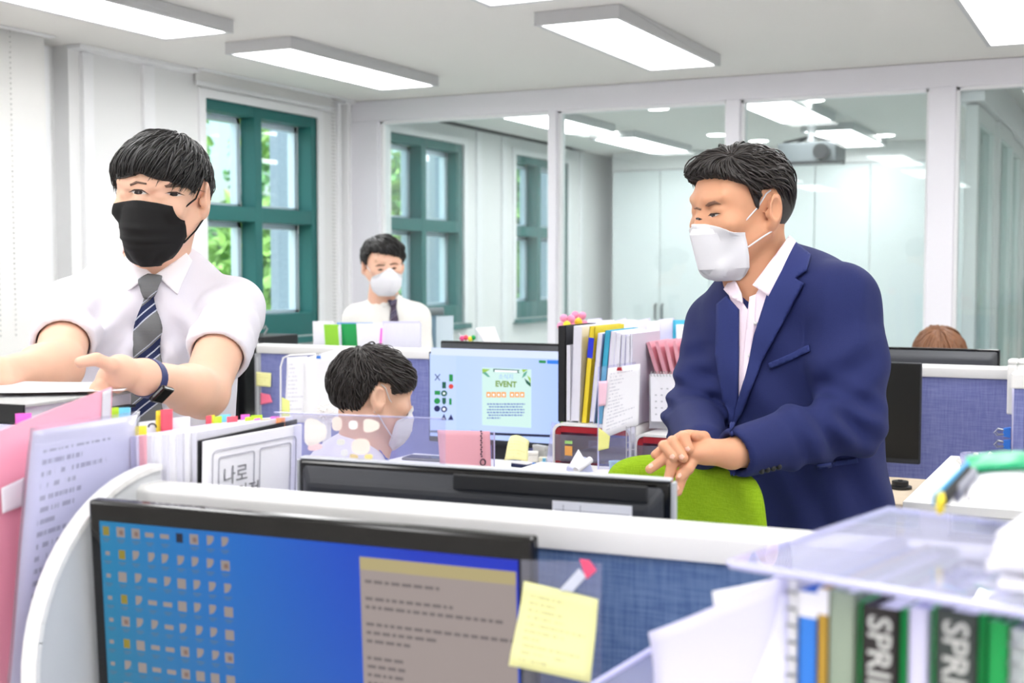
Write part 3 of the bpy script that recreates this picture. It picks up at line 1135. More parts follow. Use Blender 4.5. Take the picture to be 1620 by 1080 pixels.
def printed(name, base=(243, 242, 249), ink=(120, 122, 140), rows=26, dens=.5, x0=.1, x1=.9, z0=.08, z1=.92, boxed=False):
    """paper with printed lines of type (UV based)"""
    if name in MATS:
        return MATS[name]
    m = mat(name, base, .7, .25)
    t = m.node_tree
    b = t.nodes['Principled BSDF']
    uv = t.nodes.new('ShaderNodeUVMap')
    sp = t.nodes.new('ShaderNodeSeparateXYZ')
    t.links.new(uv.outputs[0], sp.inputs[0])

    def M(op, a, b_=None, c=None):
        n = t.nodes.new('ShaderNodeMath')
        n.operation = op
        for i, q in enumerate((a, b_, c)):
            if q is None:
                continue
            if isinstance(q, (int, float)):
                n.inputs[i].default_value = q
            else:
                t.links.new(q, n.inputs[i])
        return n.outputs[0]
    u, v = sp.outputs[0], sp.outputs[1]
    r = M('MULTIPLY', v, rows)
    row = M('FLOOR', r)
    fr = M('FRACT', r)
    cx = t.nodes.new('ShaderNodeCombineXYZ')
    t.links.new(M('MULTIPLY', u, 34), cx.inputs[0])
    t.links.new(M('MULTIPLY', row, 7.31), cx.inputs[1])
    nz = t.nodes.new('ShaderNodeTexNoise')
    nz.inputs['Scale'].default_value = 1.0
    nz.inputs['Detail'].default_value = 3
    t.links.new(cx.outputs[0], nz.inputs['Vector'])
    cx2 = t.nodes.new('ShaderNodeCombineXYZ')
    t.links.new(M('MULTIPLY', row, 3.77), cx2.inputs[1])
    wn = t.nodes.new('ShaderNodeTexWhiteNoise')
    t.links.new(cx2.outputs[0], wn.inputs['Vector'])
    a = M('MULTIPLY', M('GREATER_THAN', nz.outputs['Fac'], .47), M('LESS_THAN', fr, .42))
    a = M('MULTIPLY', a, M('GREATER_THAN', u, x0))
    a = M('MULTIPLY', a, M('LESS_THAN', u, M('ADD', M('MULTIPLY', wn.outputs['Value'], (x1 - x0) * .8), x0 + (x1 - x0) * .25)))
    a = M('MULTIPLY', a, M('LESS_THAN', u, x1))
    a = M('MULTIPLY', a, M('GREATER_THAN', v, z0))
    a = M('MULTIPLY', a, M('LESS_THAN', v, z1))
    mx = t.nodes.new('ShaderNodeMix')
    mx.data_type = 'RGBA'
    mx.inputs[6].default_value = (*lin(base), 1)
    mx.inputs[7].default_value = (*lin(ink), 1)
    t.links.new(M('MULTIPLY', a, dens), mx.inputs[0])
    t.links.new(mx.outputs[2], b.inputs['Base Color'])
    return m


def sheet(name, q, m, parent=None, label=None, cat=None, group=None, th=.0008, curl=0.0, n=8, pts=None):
    """thin sheet through four corners TL, TR, BR, BL (photo pixel, depth) or world points, bowed by curl metres"""
    P = [Vector(p) for p in pts] if pts else [at(p[0], p[1], p[2]) for p in q]
    nrm = (P[1] - P[0]).cross(P[3] - P[0]).normalized()
    vs, uvs = [], []
    for j in range(n + 1):
        for i in range(n + 1):
            u, v = i / n, j / n
            p = (P[0] * (1 - u) + P[1] * u) * (1 - v) + (P[3] * (1 - u) + P[2] * u) * v
            p = p + nrm * curl * (4 * u * (1 - u)) * (.4 + .6 * (1 - v)) + nrm * curl * .4 * math.sin(5 * v)
            vs.append(p)
            uvs.append((u, 1 - v))
    c = sum(vs, Vector()) / len(vs)
    if parent is None:
        c.z = min(v.z for v in vs)
    else:
        c = Vector((0, 0, 0))
    me = bpy.data.meshes.new(name)
    fs = [(j * (n + 1) + i, (j + 1) * (n + 1) + i, (j + 1) * (n + 1) + i + 1, j * (n + 1) + i + 1) for j in range(n) for i in range(n)]
    me.from_pydata([tuple(v - c) for v in vs], [], fs)
    ul = me.uv_layers.new(name='UVMap')
    for lp in me.loops:
        ul.data[lp.index].uv = uvs[lp.vertex_index]
    me.materials.append(m)
    me.shade_smooth()
    o = bpy.data.objects.new(name, me)
    COL.objects.link(o)
    if parent:
        o.parent = parent
        o.matrix_parent_inverse = pinv(parent)
    else:
        o.location = c
        tag(o, label, cat, group)
    md = o.modifiers.new('thickness', 'SOLIDIFY')
    md.thickness = th
    md.offset = 0
    return o


def pinv(parent):
    """children built in world coordinates"""
    return (Matrix.Translation(parent.location) @ parent.rotation_euler.to_matrix().to_4x4()).inverted()


def wpart(name, mb, m, parent, **kw):
    o = mb.build(name, m, parent, **kw)
    o.matrix_parent_inverse = pinv(parent)
    return o


def slab(mb, q, th):
    """solid plate: four world corners pushed back by th along the normal"""
    P = [Vector(p) for p in q]
    n = (P[1] - P[0]).cross(P[3] - P[0]).normalized() * th
    return mb.add([*P, *[p + n for p in P]], [(0, 1, 2, 3), (7, 6, 5, 4), (0, 4, 5, 1), (1, 5, 6, 2), (2, 6, 7, 3), (3, 7, 4, 0)])


def file_thing(name, label, cat, base, w, d, h, m, rz=0.0, lean=0.0, back=0.0, group=None, pages=None, spine=None, top=None):
    """upright file: spine edge faces local -Y, lean tips it sideways (local X)"""
    z_lift = abs(math.sin(lean)) * w / 2 + abs(math.sin(back)) * 0
    t = thing(name, label, cat, (base[0], base[1], base[2]), group=group, rot=(0, 0, rz))
    Mx = Matrix.Translation((0, 0, z_lift)) @ Matrix.Rotation(lean, 4, 'Y')
    b = MB()
    b.M = Mx
    c = min(.0016, w * .2)
    b.bb(-w / 2, -w / 2 + c, 0, d, 0, h)
    b.bb(w / 2 - c, w / 2, 0, d, 0, h)
    b.bb(-w / 2, w / 2, d - c, d, 0, h)
    if spine is not False:
        b.bb(-w / 2, w / 2, 0, c, 0, h)
    b.build('cover', m, t)
    b = MB()
    b.M = Mx
    b.bb(-w / 2 + c, w / 2 - c, .004 if spine is not False else .001, d - .004, .004, h - (.006 if spine is not False else .0))
    b.build('pages', pages or paper2, t)
    return t, Mx


def binder_clip(mb_parent, p, s, m, label=None):
    """small binder clip, local parts: body and two wire handles"""
    t = thing('binder_clip', label, 'clip', p)
    MB().prism([(-.5 * s, 0), (.5 * s, 0), (.36 * s, .62 * s), (-.36 * s, .62 * s)], 'y', -.22 * s, .22 * s).build('body', m, t, bevel=.06 * s)
    for sg in (-1, 1):
        pts = [Vector((-.18 * s, sg * .2 * s, .55 * s)), Vector((-.26 * s, sg * .5 * s, 1.1 * s)), Vector((0, sg * .6 * s, 1.35 * s)), Vector((.26 * s, sg * .5 * s, 1.1 * s)), Vector((.18 * s, sg * .2 * s, .55 * s))]
        MB().tube(pts, .05 * s, 6).build('wire_handle', steel, t, smooth=True)
    return t


# ------------------------------------------------------------------ low cabinet and the papers at the row's end
CABZ = .955
lc = thing('low_cabinet', 'white low cabinet under the stacked files at the end of the near row', 'cabinet', (-1.65, 1.41, 0), RZN)
MB().bb(-.40, .40, -.20, .20, .03, CABZ - .02).build('body', white, lc)
MB().bb(-.41, .41, -.21, .21, CABZ - .0195, CABZ).build('top', white, lc, bevel=.003)
for i in range(2):
    dr = MB().bb(-.395 + i * .4, -.005 + i * .4, .2005, .216, .06, CABZ - .03).build('door', white, lc, bevel=.002)
    MB().bb(-.04 + i * .06 if i == 0 else .02, -.03 if i == 0 else .03, .217, .235, .5, .62).build('handle', steel, dr, bevel=.002)

# row of upright files on the desk shelf behind the white rail (seen edge-on, with coloured flags)
sh = thing('desk_shelf', 'white desk shelf carrying the flagged files behind the white rail', 'shelf', (-1.13, 1.395, DESK), 0)
MB().bb(-.08, .08, -.11, .11, .20, .215).build('shelf_board', white, sh, bevel=.002)
for s_ in (-1, 1):
    MB().bb(s_ * .08, s_ * .068, -.11, .11, 0, .199).build('side_panel', white, sh)
SHZ = DESK + .2155


def px_file(name, label, tl, tr, zbot, depth, m, pages=None, group=None, cat='file', spinem=None):
    """file standing on zbot: front edge between world points tl and tr, going back along depth vector"""
    tl, tr, dv = Vector(tl), Vector(tr), Vector(depth)
    t = thing(name, label, cat, ((tl.x + tr.x) / 2, (tl.y + tr.y) / 2, zbot), group=group)
    bl, br = Vector((tl.x, tl.y, zbot)), Vector((tr.x, tr.y, zbot))
    b = MB().add([tl, tr, br, bl, tl + dv, tr + dv, br + dv, bl + dv],
                 [(0, 3, 2, 1), (4, 5, 6, 7), (0, 1, 5, 4), (1, 2, 6, 5), (2, 3, 7, 6), (3, 0, 4, 7)])
    wpart('body', b, m, t, bevel=.0008)
    return t


dv = Vector((.006, .20, .0))
cols = [('lilac_sheet', lilac), ('pink_file', pinkl), ('paper_block', paper2)]
xs = np.linspace(205, 312, 10)
flagrow = ['grey-lilac paper file beside the clear sleeve of typed pages', 'pale pink card file among the white flagged files']
for i in range(9):
    x0, x1 = xs[i], xs[i + 1]
    y0, y1 = 690 - (x0 - 205) * .07, 690 - (x1 - 205) * .07
    m = lilac if i == 0 else pinkl if i == 1 else paper if i % 2 else paper2
    a_, b_ = at(x0 + .8, y0, 1.66), at(x1 - .8, y1, 1.655 - .0)
    lb = flagrow[i] if i < 2 else 'thin white paper file in the tight row behind the white rail'
    px_file('paper_file', lb, a_, b_, SHZ, dv, m, group='files in the tight row behind the white rail' if i > 1 else None)
# taller notebook with a black ring among them
nb = px_file('notebook', 'white notebook with a small black ring standing above the flagged files', at(218, 668, 1.745), at(284, 660, 1.77), SHZ, Vector((.004, .018, 0)), paper, cat='notebook')
wpart('ring', MB().tube([at(241 + 6 * math.cos(a), 675 + 5 * math.sin(a), 1.742) for a in np.linspace(3.0, 6.5, 9)], .0012, 6), blk, nb, smooth=True)
# black-edged clear file with the title page
kf = thing('presentation_file', 'white title page file with black edge and large Korean title', 'file', tuple(at(318, 760, 1.63)), 0)
K = [at(324, 699, 1.625), at(478, 671, 1.80), None, at(322, 868, 1.645)]
K[2] = K[1] + (K[3] - K[0])
wpart('title_page', slab(MB(), K, .004), paper, kf)
K2 = [at(315, 697, 1.632), at(470, 663, 1.82), None, at(314, 870, 1.652)]
K2[2] = K2[1] + (K2[3] - K2[0])
wpart('back_cover', slab(MB(), K2, .003), blk, kf)
kx, kz = (K[1] - K[0]), (K[3] - K[0])
kn = kx.cross(kz).normalized() * -.0012
if kn.dot(CAM - K[0]) < 0:
    kn = -kn


def kp(u, v):
    return K[0] + kx * u + kz * v + kn


fr_ = MB()


def frame_line(pts, r=.0006, close=True):
    P = [kp(*p) for p in pts]
    if close:
        P.append(P[0])
    fr_.tube(P, r, 4, cap=False)


def rrect(u0, u1, v0, v1, ru=.04, rv=.05):
    out = []
    for cu, cv, a0 in ((u1 - ru, v0 + rv, -90), (u1 - ru, v1 - rv, 0), (u0 + ru, v1 - rv, 90), (u0 + ru, v0 + rv, 180)):
        for a in range(0, 91, 30):
            out.append((cu + ru * math.cos(R(a0 + a)), cv + rv * math.sin(R(a0 + a))))
    return out


frame_line(rrect(.07, .93, .10, 1.3))
frame_line(rrect(.13, .48, .17, 1.3, .02, .03))
frame_line(rrect(.54, .87, .16, 1.3, .02, .03))
o = wpart('printed_frame', fr_, mat('ink_grey', (150, 150, 164), .7), kf)
o['kind'] = 'stuff'
vs, fs = text_geo('나로\n쓰기전', .027)
ku, kv = kx.normalized(), -kz.normalized()
o_ = kp(.17, .43)
wpart('title_lettering', MB().add([tuple(o_ + ku * v[0] + kv * v[1]) for v in vs], fs), mat('ink_dark_grey', (112, 112, 120), .7), kf)['kind'] = 'stuff'

# paper index flags on the files
fl = [('pink', (246, 96, 150)), ('yellow', (246, 226, 70)), ('lime', (186, 232, 60)), ('sky', (120, 208, 240)), ('coral', (240, 92, 112)), ('orange', (248, 160, 110)), ('magenta', (246, 110, 214))]
flm = {k_: mat('flag_' + k_, c_, .6, .3) for k_, c_ in fl}
flags = [(254, 648, 19, 12, 'coral', 1.752), (247, 650, 8, 12, 'yellow', 1.753), (214, 674, 18, 14, 'yellow', 1.664), (326, 658, 9, 13, 'coral', 1.80), (332, 657, 8, 13, 'yellow', 1.805),
         (338, 659, 13, 13, 'lime', 1.79), (349, 656, 16, 12, 'sky', 1.80), (359, 659, 17, 14, 'coral', 1.785), (381, 656, 14, 12, 'magenta', 1.82), (388, 660, 10, 16, 'lime', 1.79),
         (397, 657, 18, 10, 'lime', 1.80), (402, 662, 10, 12, 'magenta', 1.79), (412, 663, 16, 13, 'orange', 1.785), (428, 659, 14, 10, 'magenta', 1.80), (437, 661, 14, 12, 'orange', 1.79),
         (168, 645, 20, 16, 'lime', 1.70), (186, 645, 20, 14, 'sky', 1.705), (24, 654, 26, 18, 'magenta', 1.80)]
for x, y, w_, h_, k_, d_ in flags:
    tag(sheet('index_flag', [(x, y, d_), (x + w_, y - 1, d_ + .004), (x + w_, y + h_ + 26, d_ + .004), (x, y + h_ + 26, d_)], flm[k_], th=.0007, curl=.002, n=4),
        {'pink': 'bright pink'}.get(k_, {'sky': 'sky blue', 'magenta': 'magenta', 'coral': 'coral red', 'lime': 'lime green', 'yellow': 'yellow', 'orange': 'orange'}[k_]) +
        ' paper index flag sticking up from the files', 'flag', 'index flags on the files')

# lying ring binder, loose sheets, pink folder and the sleeve of typed pages
CB = CABZ
st = thing('paper_stack', 'stack of loose white papers under the grey ring binder', 'papers', (-1.57, 1.42, CB))
rr = random.Random(5)
for i in range(16):
    b = MB()
    b.box((rr.uniform(-.01, .01), rr.uniform(-.012, .012), .009 + i * .0185), (.31, .23, .0182), (0, 0, rr.uniform(-.06, .06)))
    b.build('bundle', paper if i % 3 else lilac, st)
STK = CB + .297
rbn = thing('ring_binder', 'grey and black ring binder lying flat on the stack of loose papers', 'binder', (-1.62, 1.42, STK + .0005), R(4))
MB().bb(-.20, .20, -.12, .12, 0, .004).build('lower_cover', blk, rbn, bevel=.001)
MB().bb(-.19, .19, -.11, .12, .0045, .022).build('pages', paper2, rbn)
MB().bb(-.20, .20, -.12, .12, .0225, .027).build('upper_cover', mat('grey_cover', (176, 178, 178), .5, .4), rbn, bevel=.001)
MB().bb(-.20, .20, -.124, -.1205, 0, .027).build('spine', blk, rbn)
sheet('loose_sheet', None, paper, pts=[at(-20, 601, Z=1.291), at(214, 604, Z=1.291), at(196, 618, Z=1.286), at(-20, 622, Z=1.286)], label='single white sheet lying on the grey ring binder', cat='paper', curl=.002)
pf = sheet('pink_folder', [(-90, 720, 1.46), (176, 612, 1.70), (172, 1000, 1.69), (-120, 1180, 1.46)], pinkp,
           label='pink card folder standing beside the sleeve of typed pages', cat='folder', th=.004, curl=.004)
sheet('edge_tape', [(162, 620, 1.683), (176, 613, 1.694), (173, 700, 1.692), (159, 690, 1.681)], mat('folder_tape', (206, 206, 214), .4), label=None, parent=pf, th=.001)
sheet('white_tab', [(2, 772, 1.536), (38, 755, 1.568), (36, 800, 1.566), (4, 812, 1.536)], paper, parent=pf, th=.001)
doc = printed('typed_page', (226, 226, 242), (130, 130, 150), 22, .75, .12, .85)
sheet('typed_page', [(52, 682, 1.53), (216, 656, 1.67), (205, 1010, 1.66), (12, 1120, 1.50)], doc, label='typed page in a clear sleeve leaning before the pink folder', cat='paper', curl=.004)
sheet('clear_sleeve', [(48, 676, 1.52), (221, 650, 1.66), (209, 1015, 1.65), (6, 1126, 1.49)], sleeve, label='clear plastic sleeve around the typed page', cat='sleeve', curl=.004)

# ------------------------------------------------------------------ acrylic screen with stickers behind the black monitor
asx = thing('acrylic_screen', 'low clear acrylic screen with pastel stickers behind the black monitor', 'screen', tuple(at(570, 800, 1.72)))
A = [at(434, 652, 1.80), at(703, 662, 1.66), at(703, 800, 1.66), at(434, 800, 1.80)]
wpart('sheet', slab(MB(), A, .003), acry, asx)
e_ = MB()
e_.tube([A[0], A[1]], .0012, 6)
wpart('polished_edge', e_, acry_l, asx)
stk = [(498, 683, 22, 26, (244, 232, 226)), (534, 670, 10, 14, (246, 214, 200)), (560, 672, 9, 9, (250, 246, 244)), (587, 673, 16, 13, (250, 230, 212)), (540, 699, 8, 6, (214, 214, 206)),
       (572, 706, 18, 16, (250, 224, 206)), (560, 722, 8, 5, (246, 206, 110)), (584, 722, 8, 5, (250, 222, 90)), (546, 716, 7, 7, (226, 226, 232)), (498, 706, 14, 8, (246, 190, 200))]
an = (A[1] - A[0]).cross(A[3] - A[0]).normalized()
if an.dot(CAM - A[0]) < 0:
    an = -an
for i, (x, y, rx, ry, c_) in enumerate(stk):
    rx, ry = rx * .8, ry * .8
    c_ = tuple(int(v * .6 + 250 * .4) for v in c_)
    b = MB()
    P = []
    for q in range(18):
        a = q * math.pi / 9
        k = 1.0 if i % 3 else 1 + .12 * math.cos(3 * a)
        u = x + rx * k * math.copysign(abs(math.cos(a)) ** .8, math.cos(a))
        v = y + ry * k * math.copysign(abs(math.sin(a)) ** .8, math.sin(a))
        r_ = ray(u, v)
        dd = (A[0] - CAM).dot(an) / r_.dot(an)
        P.append(CAM + r_ * dd + an * (.0006 + .0004 * (i % 3)))
    b.add([*P, *[p + an * .0006 for p in P]], [tuple(range(18))[::-1], tuple(range(18, 36))] + [(j, (j + 1) % 18, 18 + (j + 1) % 18, 18 + j) for j in range(18)])
    wpart('sticker', b, mat('sticker_%d' % i, c_, .5, .4), asx)

# ------------------------------------------------------------------ memo board on the blue monitor's edge
mbrd = thing('memo_board', 'clear acrylic memo strip on the edge of the blue desktop monitor', 'memo board', tuple(at(890, 1080, 1.16)))
B = [at(824, 885, 1.268), at(952, 891, 1.245), at(950, 1140, 1.245), at(828, 1140, 1.268)]
wpart('sheet', slab(MB(), B, .002), acry, mbrd)
sheet('sticky_note', [(829, 919, 1.262), (946, 948, 1.238), (935, 1080, 1.228), (806, 1052, 1.252)], printed('note_page', (238, 236, 170), (200, 196, 140), 12, .8, .1, .9), label='large pale yellow sticky note on the clear memo strip', cat='note', curl=.006)
sheet('index_flag', [(917, 884, 1.246), (932, 886, 1.243), (944, 902, 1.241), (928, 916, 1.243)], mat('flag_rose', (248, 80, 120), .6), label='rose red tip of the translucent index flag above the sticky note', cat='flag', th=.0006)
sheet('flag_strip', [(916, 899, 1.246), (928, 912, 1.244), (906, 936, 1.248), (884, 934, 1.252)], mat('flag_clear_strip', (206, 210, 226), .5), label='pale strip of the index flag tucked behind the sticky note', cat='flag', th=.0006)

# ------------------------------------------------------------------ acrylic desk shelf with books and papers
SHF = 1.262
c0, c1, c2 = at(1156, 884, Z=SHF), at(1432, 789, Z=SHF), at(1620, 961, Z=SHF)
ux = (c2 - c0).normalized()
uy = Vector((-ux.y, ux.x, 0))
dep = .27
ash = thing('acrylic_shelf', 'clear lavender-tinted acrylic desk shelf over the row of books', 'shelf', (c0.x, c0.y, DESK), math.atan2(ux.y, ux.x))
shl = SHF - DESK
wid = .46
MB().bb(0, wid, 0, dep, shl - .007, shl).build('top_sheet', acry_l, ash)
e_ = MB()
for a, b_ in (((0, 0), (wid, 0)), ((0, 0), (0, dep)), ((0, dep), (wid, dep)), ((wid, 0), (wid, dep))):
    e_ = MB()
    e_.tube([(a[0], a[1], shl - .0035), (b_[0], b_[1], shl - .0035)], .0030, 8)
    e_.build('polished_edge', acre, ash, smooth=True)
for x in (.026, wid - .03):
    MB().bb(x, x + .004, .03, dep - .02, 0, shl - .0075).build('side_sheet', acry, ash)
bks = [  # name, label, width, height below the shelf, cover material, pages
    ('spiral_notebook', 'white spiral notebook at the end of the book row', .010, .40, paper, None),
    ('book', 'book with a bright blue spine in the book row', .018, .40, blue, None),
    ('book', 'book with an ochre spine next to the blue one', .010, .40, mat('ochre_card', (190, 150, 50), .5), None),
    ('file', 'grey-green clear file with a coral pink label', .024, .42, mat('grey_green_cover', (150, 164, 146), .5), None),
    ('spring_file', 'green file with a black spine lettered SPRING FILE', .033, .43, mat('spine_black', (30, 24, 26), .5), None),
    ('file', 'lilac white paper file between the two spring files', .017, .42, lilac, None),
    ('spring_file', 'green file with a dark grey spine lettered SPRING FILE', .034, .43, mat('spine_grey', (58, 66, 64), .5), None),
    ('file', 'bright green plastic file beside the grey spring file', .017, .42, grn, None),
    ('spiral_notebook', 'leaning white spiral-bound notebook in the book row', .020, .42, mat('spiral_grey', (190, 198, 200), .4), None),
    ('file', 'thin cyan file in the book row', .008, .42, cyan, None),
    ('file', 'pale lilac file near the end of the book row', .012, .42, lilac, None),
    ('file', 'thin brown file near the end of the book row', .007, .42, mat('brown_card', (120, 96, 84), .6), None),
    ('file', 'light green file near the end of the book row', .018, .42, mat('light_green_card', (160, 230, 140), .4), None)]
xx = .034
rot = math.atan2(ux.y, ux.x)
TOPF = SHF - .012
for name, lb, w_, h_, m_, _p in bks:
    w_ *= .84
    p = c0 + ux * (xx + w_ / 2) + uy * .022
    hh = TOPF - DESK - rr.uniform(.0, .012)
    t, Mx = file_thing(name, lb, 'book' if name == 'book' else 'file', (p.x, p.y, DESK), w_ - .001, .19, hh, m_, rz=rot, pages=paper2)
    if name == 'spring_file':
        t.location = Vector(t.location) + ux * .004
        xx += .004
        for s_ in (-1, 1):
            MB().bb(s_ * (w_ / 2 - .0005), s_ * (w_ / 2 + .0035 - .0005), .004, .19, 0, hh).build('green_cover', grn, t)
        vs, fs = text_geo('SPRING FILE', .0235, space=1.02, bold=.0004)
        b = MB()
        b.add([(v[1] - .008, -.0006, hh - .006 - v[0]) for v in vs], fs)
        b.build('spine_lettering', mat('letter_silver', (206, 206, 204), .5), t)['kind'] = 'stuff'
        xx += .006
    if name == 'book' and 'blue' in lb:
        vs, fs = text_geo('업무편람', .011)
        b = MB()
        b.add([(v[1] - .004, -.0006, hh - .075 - v[0]) for v in vs], fs)
        b.build('spine_lettering', mat('letter_pale', (190, 214, 255), .5), t)['kind'] = 'stuff'
        MB().bb(-w_ / 2, w_ / 2, -.0006, 0, hh - .018, hh).build('spine_label', paper, t)
    if 'coral' in lb:
        MB().bb(-w_ / 2 + .001, w_ / 2 - .001, -.0012, 0, hh - .26, hh - .10).build('coral_label', mat('coral_label', (232, 134, 146), .6), t)
    if 'spiral' in name:
        for q in range(30):
            MB().tube([(-w_ * .45, -.002, hh - .01 - q * .012), (0, -.006, hh - .008 - q * .012), (w_ * .45, -.002, hh - .01 - q * .012)], .0014, 5).build('coil', steel, t)
    xx += w_
# papers lying on the shelf
pt = c0 + ux * .295 + uy * .15
ps = thing('paper_stack', 'thick stack of white papers lying on the acrylic shelf', 'papers', (pt.x, pt.y, SHF + .0005), rot + .12)
for i in range(5):
    MB().box((rr.uniform(-.004, .004), rr.uniform(-.004, .004), .0035 + i * .0072), (.27, .19, .007), (0, 0, rr.uniform(-.05, .05))).build('bundle', paper, ps, bevel=.001)
SP = SHF + .0005 + .0365
pt = c0 + ux * .15 + uy * .165
tb = thing('pen_case', 'slim blue and black case with a yellow tip leaning on the papers', 'pen case', tuple(at(1486, 790, .985)))
for nm, q, m_, th_ in (('black_body', [(1488, 778), (1532, 730), (1542, 742), (1500, 788)], blk, .010), ('blue_side', [(1476, 780), (1528, 728), (1536, 730), (1486, 780)], mat('sky_blue_plastic', (70, 170, 226), .4), .012),
                       ('yellow_tip', [(1482, 778), (1494, 772), (1498, 790), (1486, 794)], yellow, .014), ('grey_side', [(1511, 764), (1540, 734), (1549, 742), (1518, 774)], mat('mid_grey_plastic', (150, 152, 164), .45), .016)):
    wpart(nm, slab(MB(), [at(x, y, .985 + (790 - y) * .0008 - (.004 if nm == 'yellow_tip' else 0)) for x, y in q], th_), m_, tb, bevel=.003)
gb = thing('plastic_pouch', 'crumpled white plastic pouch with a green border lying on the papers', 'pouch', tuple(at(1590, 790, .99)))


def pouch(u, v, s):
    x = 1528 + u * 150
    y = 742 + v * 50 - 8 * math.sin(u * 3.1)
    d = 1.05 - .06 * v + s * .014 * math.sin(math.pi * u) * math.sin(math.pi * v) + .004 * math.sin(9 * u + 5 * v)
    return at(x, y, d)


b = MB()
b.grid(lambda u, v: pouch(u, v, -1), 14, 8)
b.grid(lambda u, v: pouch(u, v, 1), 14, 8)
wpart('body', b, paper, gb, smooth='all')
b = MB()
b.grid(lambda u, v: pouch(u, -.22 + v * .46, -1.25) + Vector((0, 0, .004)), 14, 5)
wpart('green_border', b, mat('emerald_plastic', (24, 172, 118), .4), gb, smooth='all', solid=.003)

# loose translucent sleeves before the books
for i, (q, lb, m_) in enumerate((
        ([(1026, 1000, 1.08), (1240, 905, .98), (1250, 1160, .95), (1040, 1160, 1.05)], 'wide translucent white plastic sleeve leaning before the book row', lilac),
        ([(1127, 935, 1.06), (1262, 905, .97), (1262, 1120, .96), (1130, 1120, 1.05)], 'white page sticking up behind the translucent sleeve', paper),
        ([(1236, 940, .955), (1262, 945, .94), (1258, 1130, .93), (1180, 1130, .945)], 'curled white sheet beside the blue book spine', paper))):
    sheet('loose_sheet', q, m_, label=lb, cat='paper', curl=.006)
A2 = [at(935, 1085, 1.10), at(1180, 938, 1.12), at(1182, 960, 1.12), at(945, 1110, 1.10)]
ar = thing('acrylic_divider', 'clear acrylic divider edge slanting before the denim screen', 'divider', tuple(at(1050, 1080, 1.1)))
wpart('sheet', slab(MB(), [A2[0], A2[1], at(1185, 1800, 1.12), at(935, 1800, 1.10)], .003), acry_l, ar)
wpart('polished_edge', MB().tube([A2[0], A2[1]], .003, 6), acre, ar)

# ------------------------------------------------------------------ rear desk: drawer boxes, files, calendar
smoke = clear('smoked_drawer', (214, 212, 222), 1.45, 0, milk=.18, milkcol=(196, 192, 206))


def drawer_box(label, x0, x1, y0, y1, z0, z1, n):
    t = thing('drawer_box', label, 'drawers', ((x0 + x1) / 2, y0, z0))
    w_, h_, d_ = (x1 - x0) / 2, z1 - z0, y1 - y0
    s = MB()
    r_ = .022
    outer = [(-w_ + r_ - r_ * math.sin(a), h_ - r_ + r_ * math.cos(a)) for a in np.linspace(0, math.pi / 2, 6)]
    outer = [(w_ - r_ + r_ * math.sin(a), h_ - r_ + r_ * math.cos(a)) for a in np.linspace(math.pi / 2, 0, 6)] + outer
    out = [(w_, 0)] + outer + [(-w_, 0)]
    th = .006
    inn = [(p[0] * (w_ - th) / w_, p[1] - (th if p[1] > h_ / 2 else 0)) for p in out]
    k = len(out)
    vs = [(p[0], 0, p[1]) for p in out] + [(p[0], 0, p[1]) for p in inn] + [(p[0], d_, p[1]) for p in out] + [(p[0], d_, p[1]) for p in inn]
    fs = []
    for i in range(k - 1):
        fs += [(i, i + 1, k + i + 1, k + i), (2 * k + i, 3 * k + i, 3 * k + i + 1, 2 * k + i + 1),
               (i, 2 * k + i, 2 * k + i + 1, i + 1), (k + i, k + i + 1, 3 * k + i + 1, 3 * k + i)]
    s.add(vs, fs)
    s.build('shell', white, t)
    rr_ = MB()
    rr_.bb(-w_ + .0065, -w_ + .022, .004, d_ - .01, 0, h_ - .012)
    rr_.build('red_side_lining', red, t)
    MB().bb(-w_ + .0225, w_ - .0065, .004, d_ - .01, h_ - .024, h_ - .0075).build('red_top_lining', red, t)
    dh = (h_ - .026) / n
    for i in range(n):
        z = .002 + i * dh
        f = MB()
        f.bb(-w_ + .010, w_ - .010, -.008, -.004, z, z + dh - .005)
        f.bb(-w_ + .024, w_ - .012, -.004, d_ - .03, z, z + .003)
        dr = f.build('drawer', smoke, t)
        MB().bb(-.0, .045, -.022, -.0085, z + dh * .55, z + dh * .80).build('handle', acry, dr, bevel=.002)
        MB().bb(-w_ + .03, w_ - .02, .01, d_ - .05, z + .0035, z + .012).build('contents', lilac, dr)
    return t


D1 = drawer_box('red-lined white drawer box with clear drawers and a small sticker', -1.432, -1.205, 3.16, 3.44, DESK, 1.054, 4)
MB().box((-.062, -.0092, .262), (.022, .001, .026)).build('sticker', mat('sticker_orange', (246, 176, 90), .5), D1, bevel=.0004)
MB().box((-.062, -.0092, .285), (.022, .001, .008)).build('sticker', mat('sticker_lime', (170, 220, 130), .5), D1, bevel=.0004)
drawer_box('red-lined white drawer box under the desk calendar', -1.195, -.99, 3.16, 3.44, DESK, 1.038, 4)
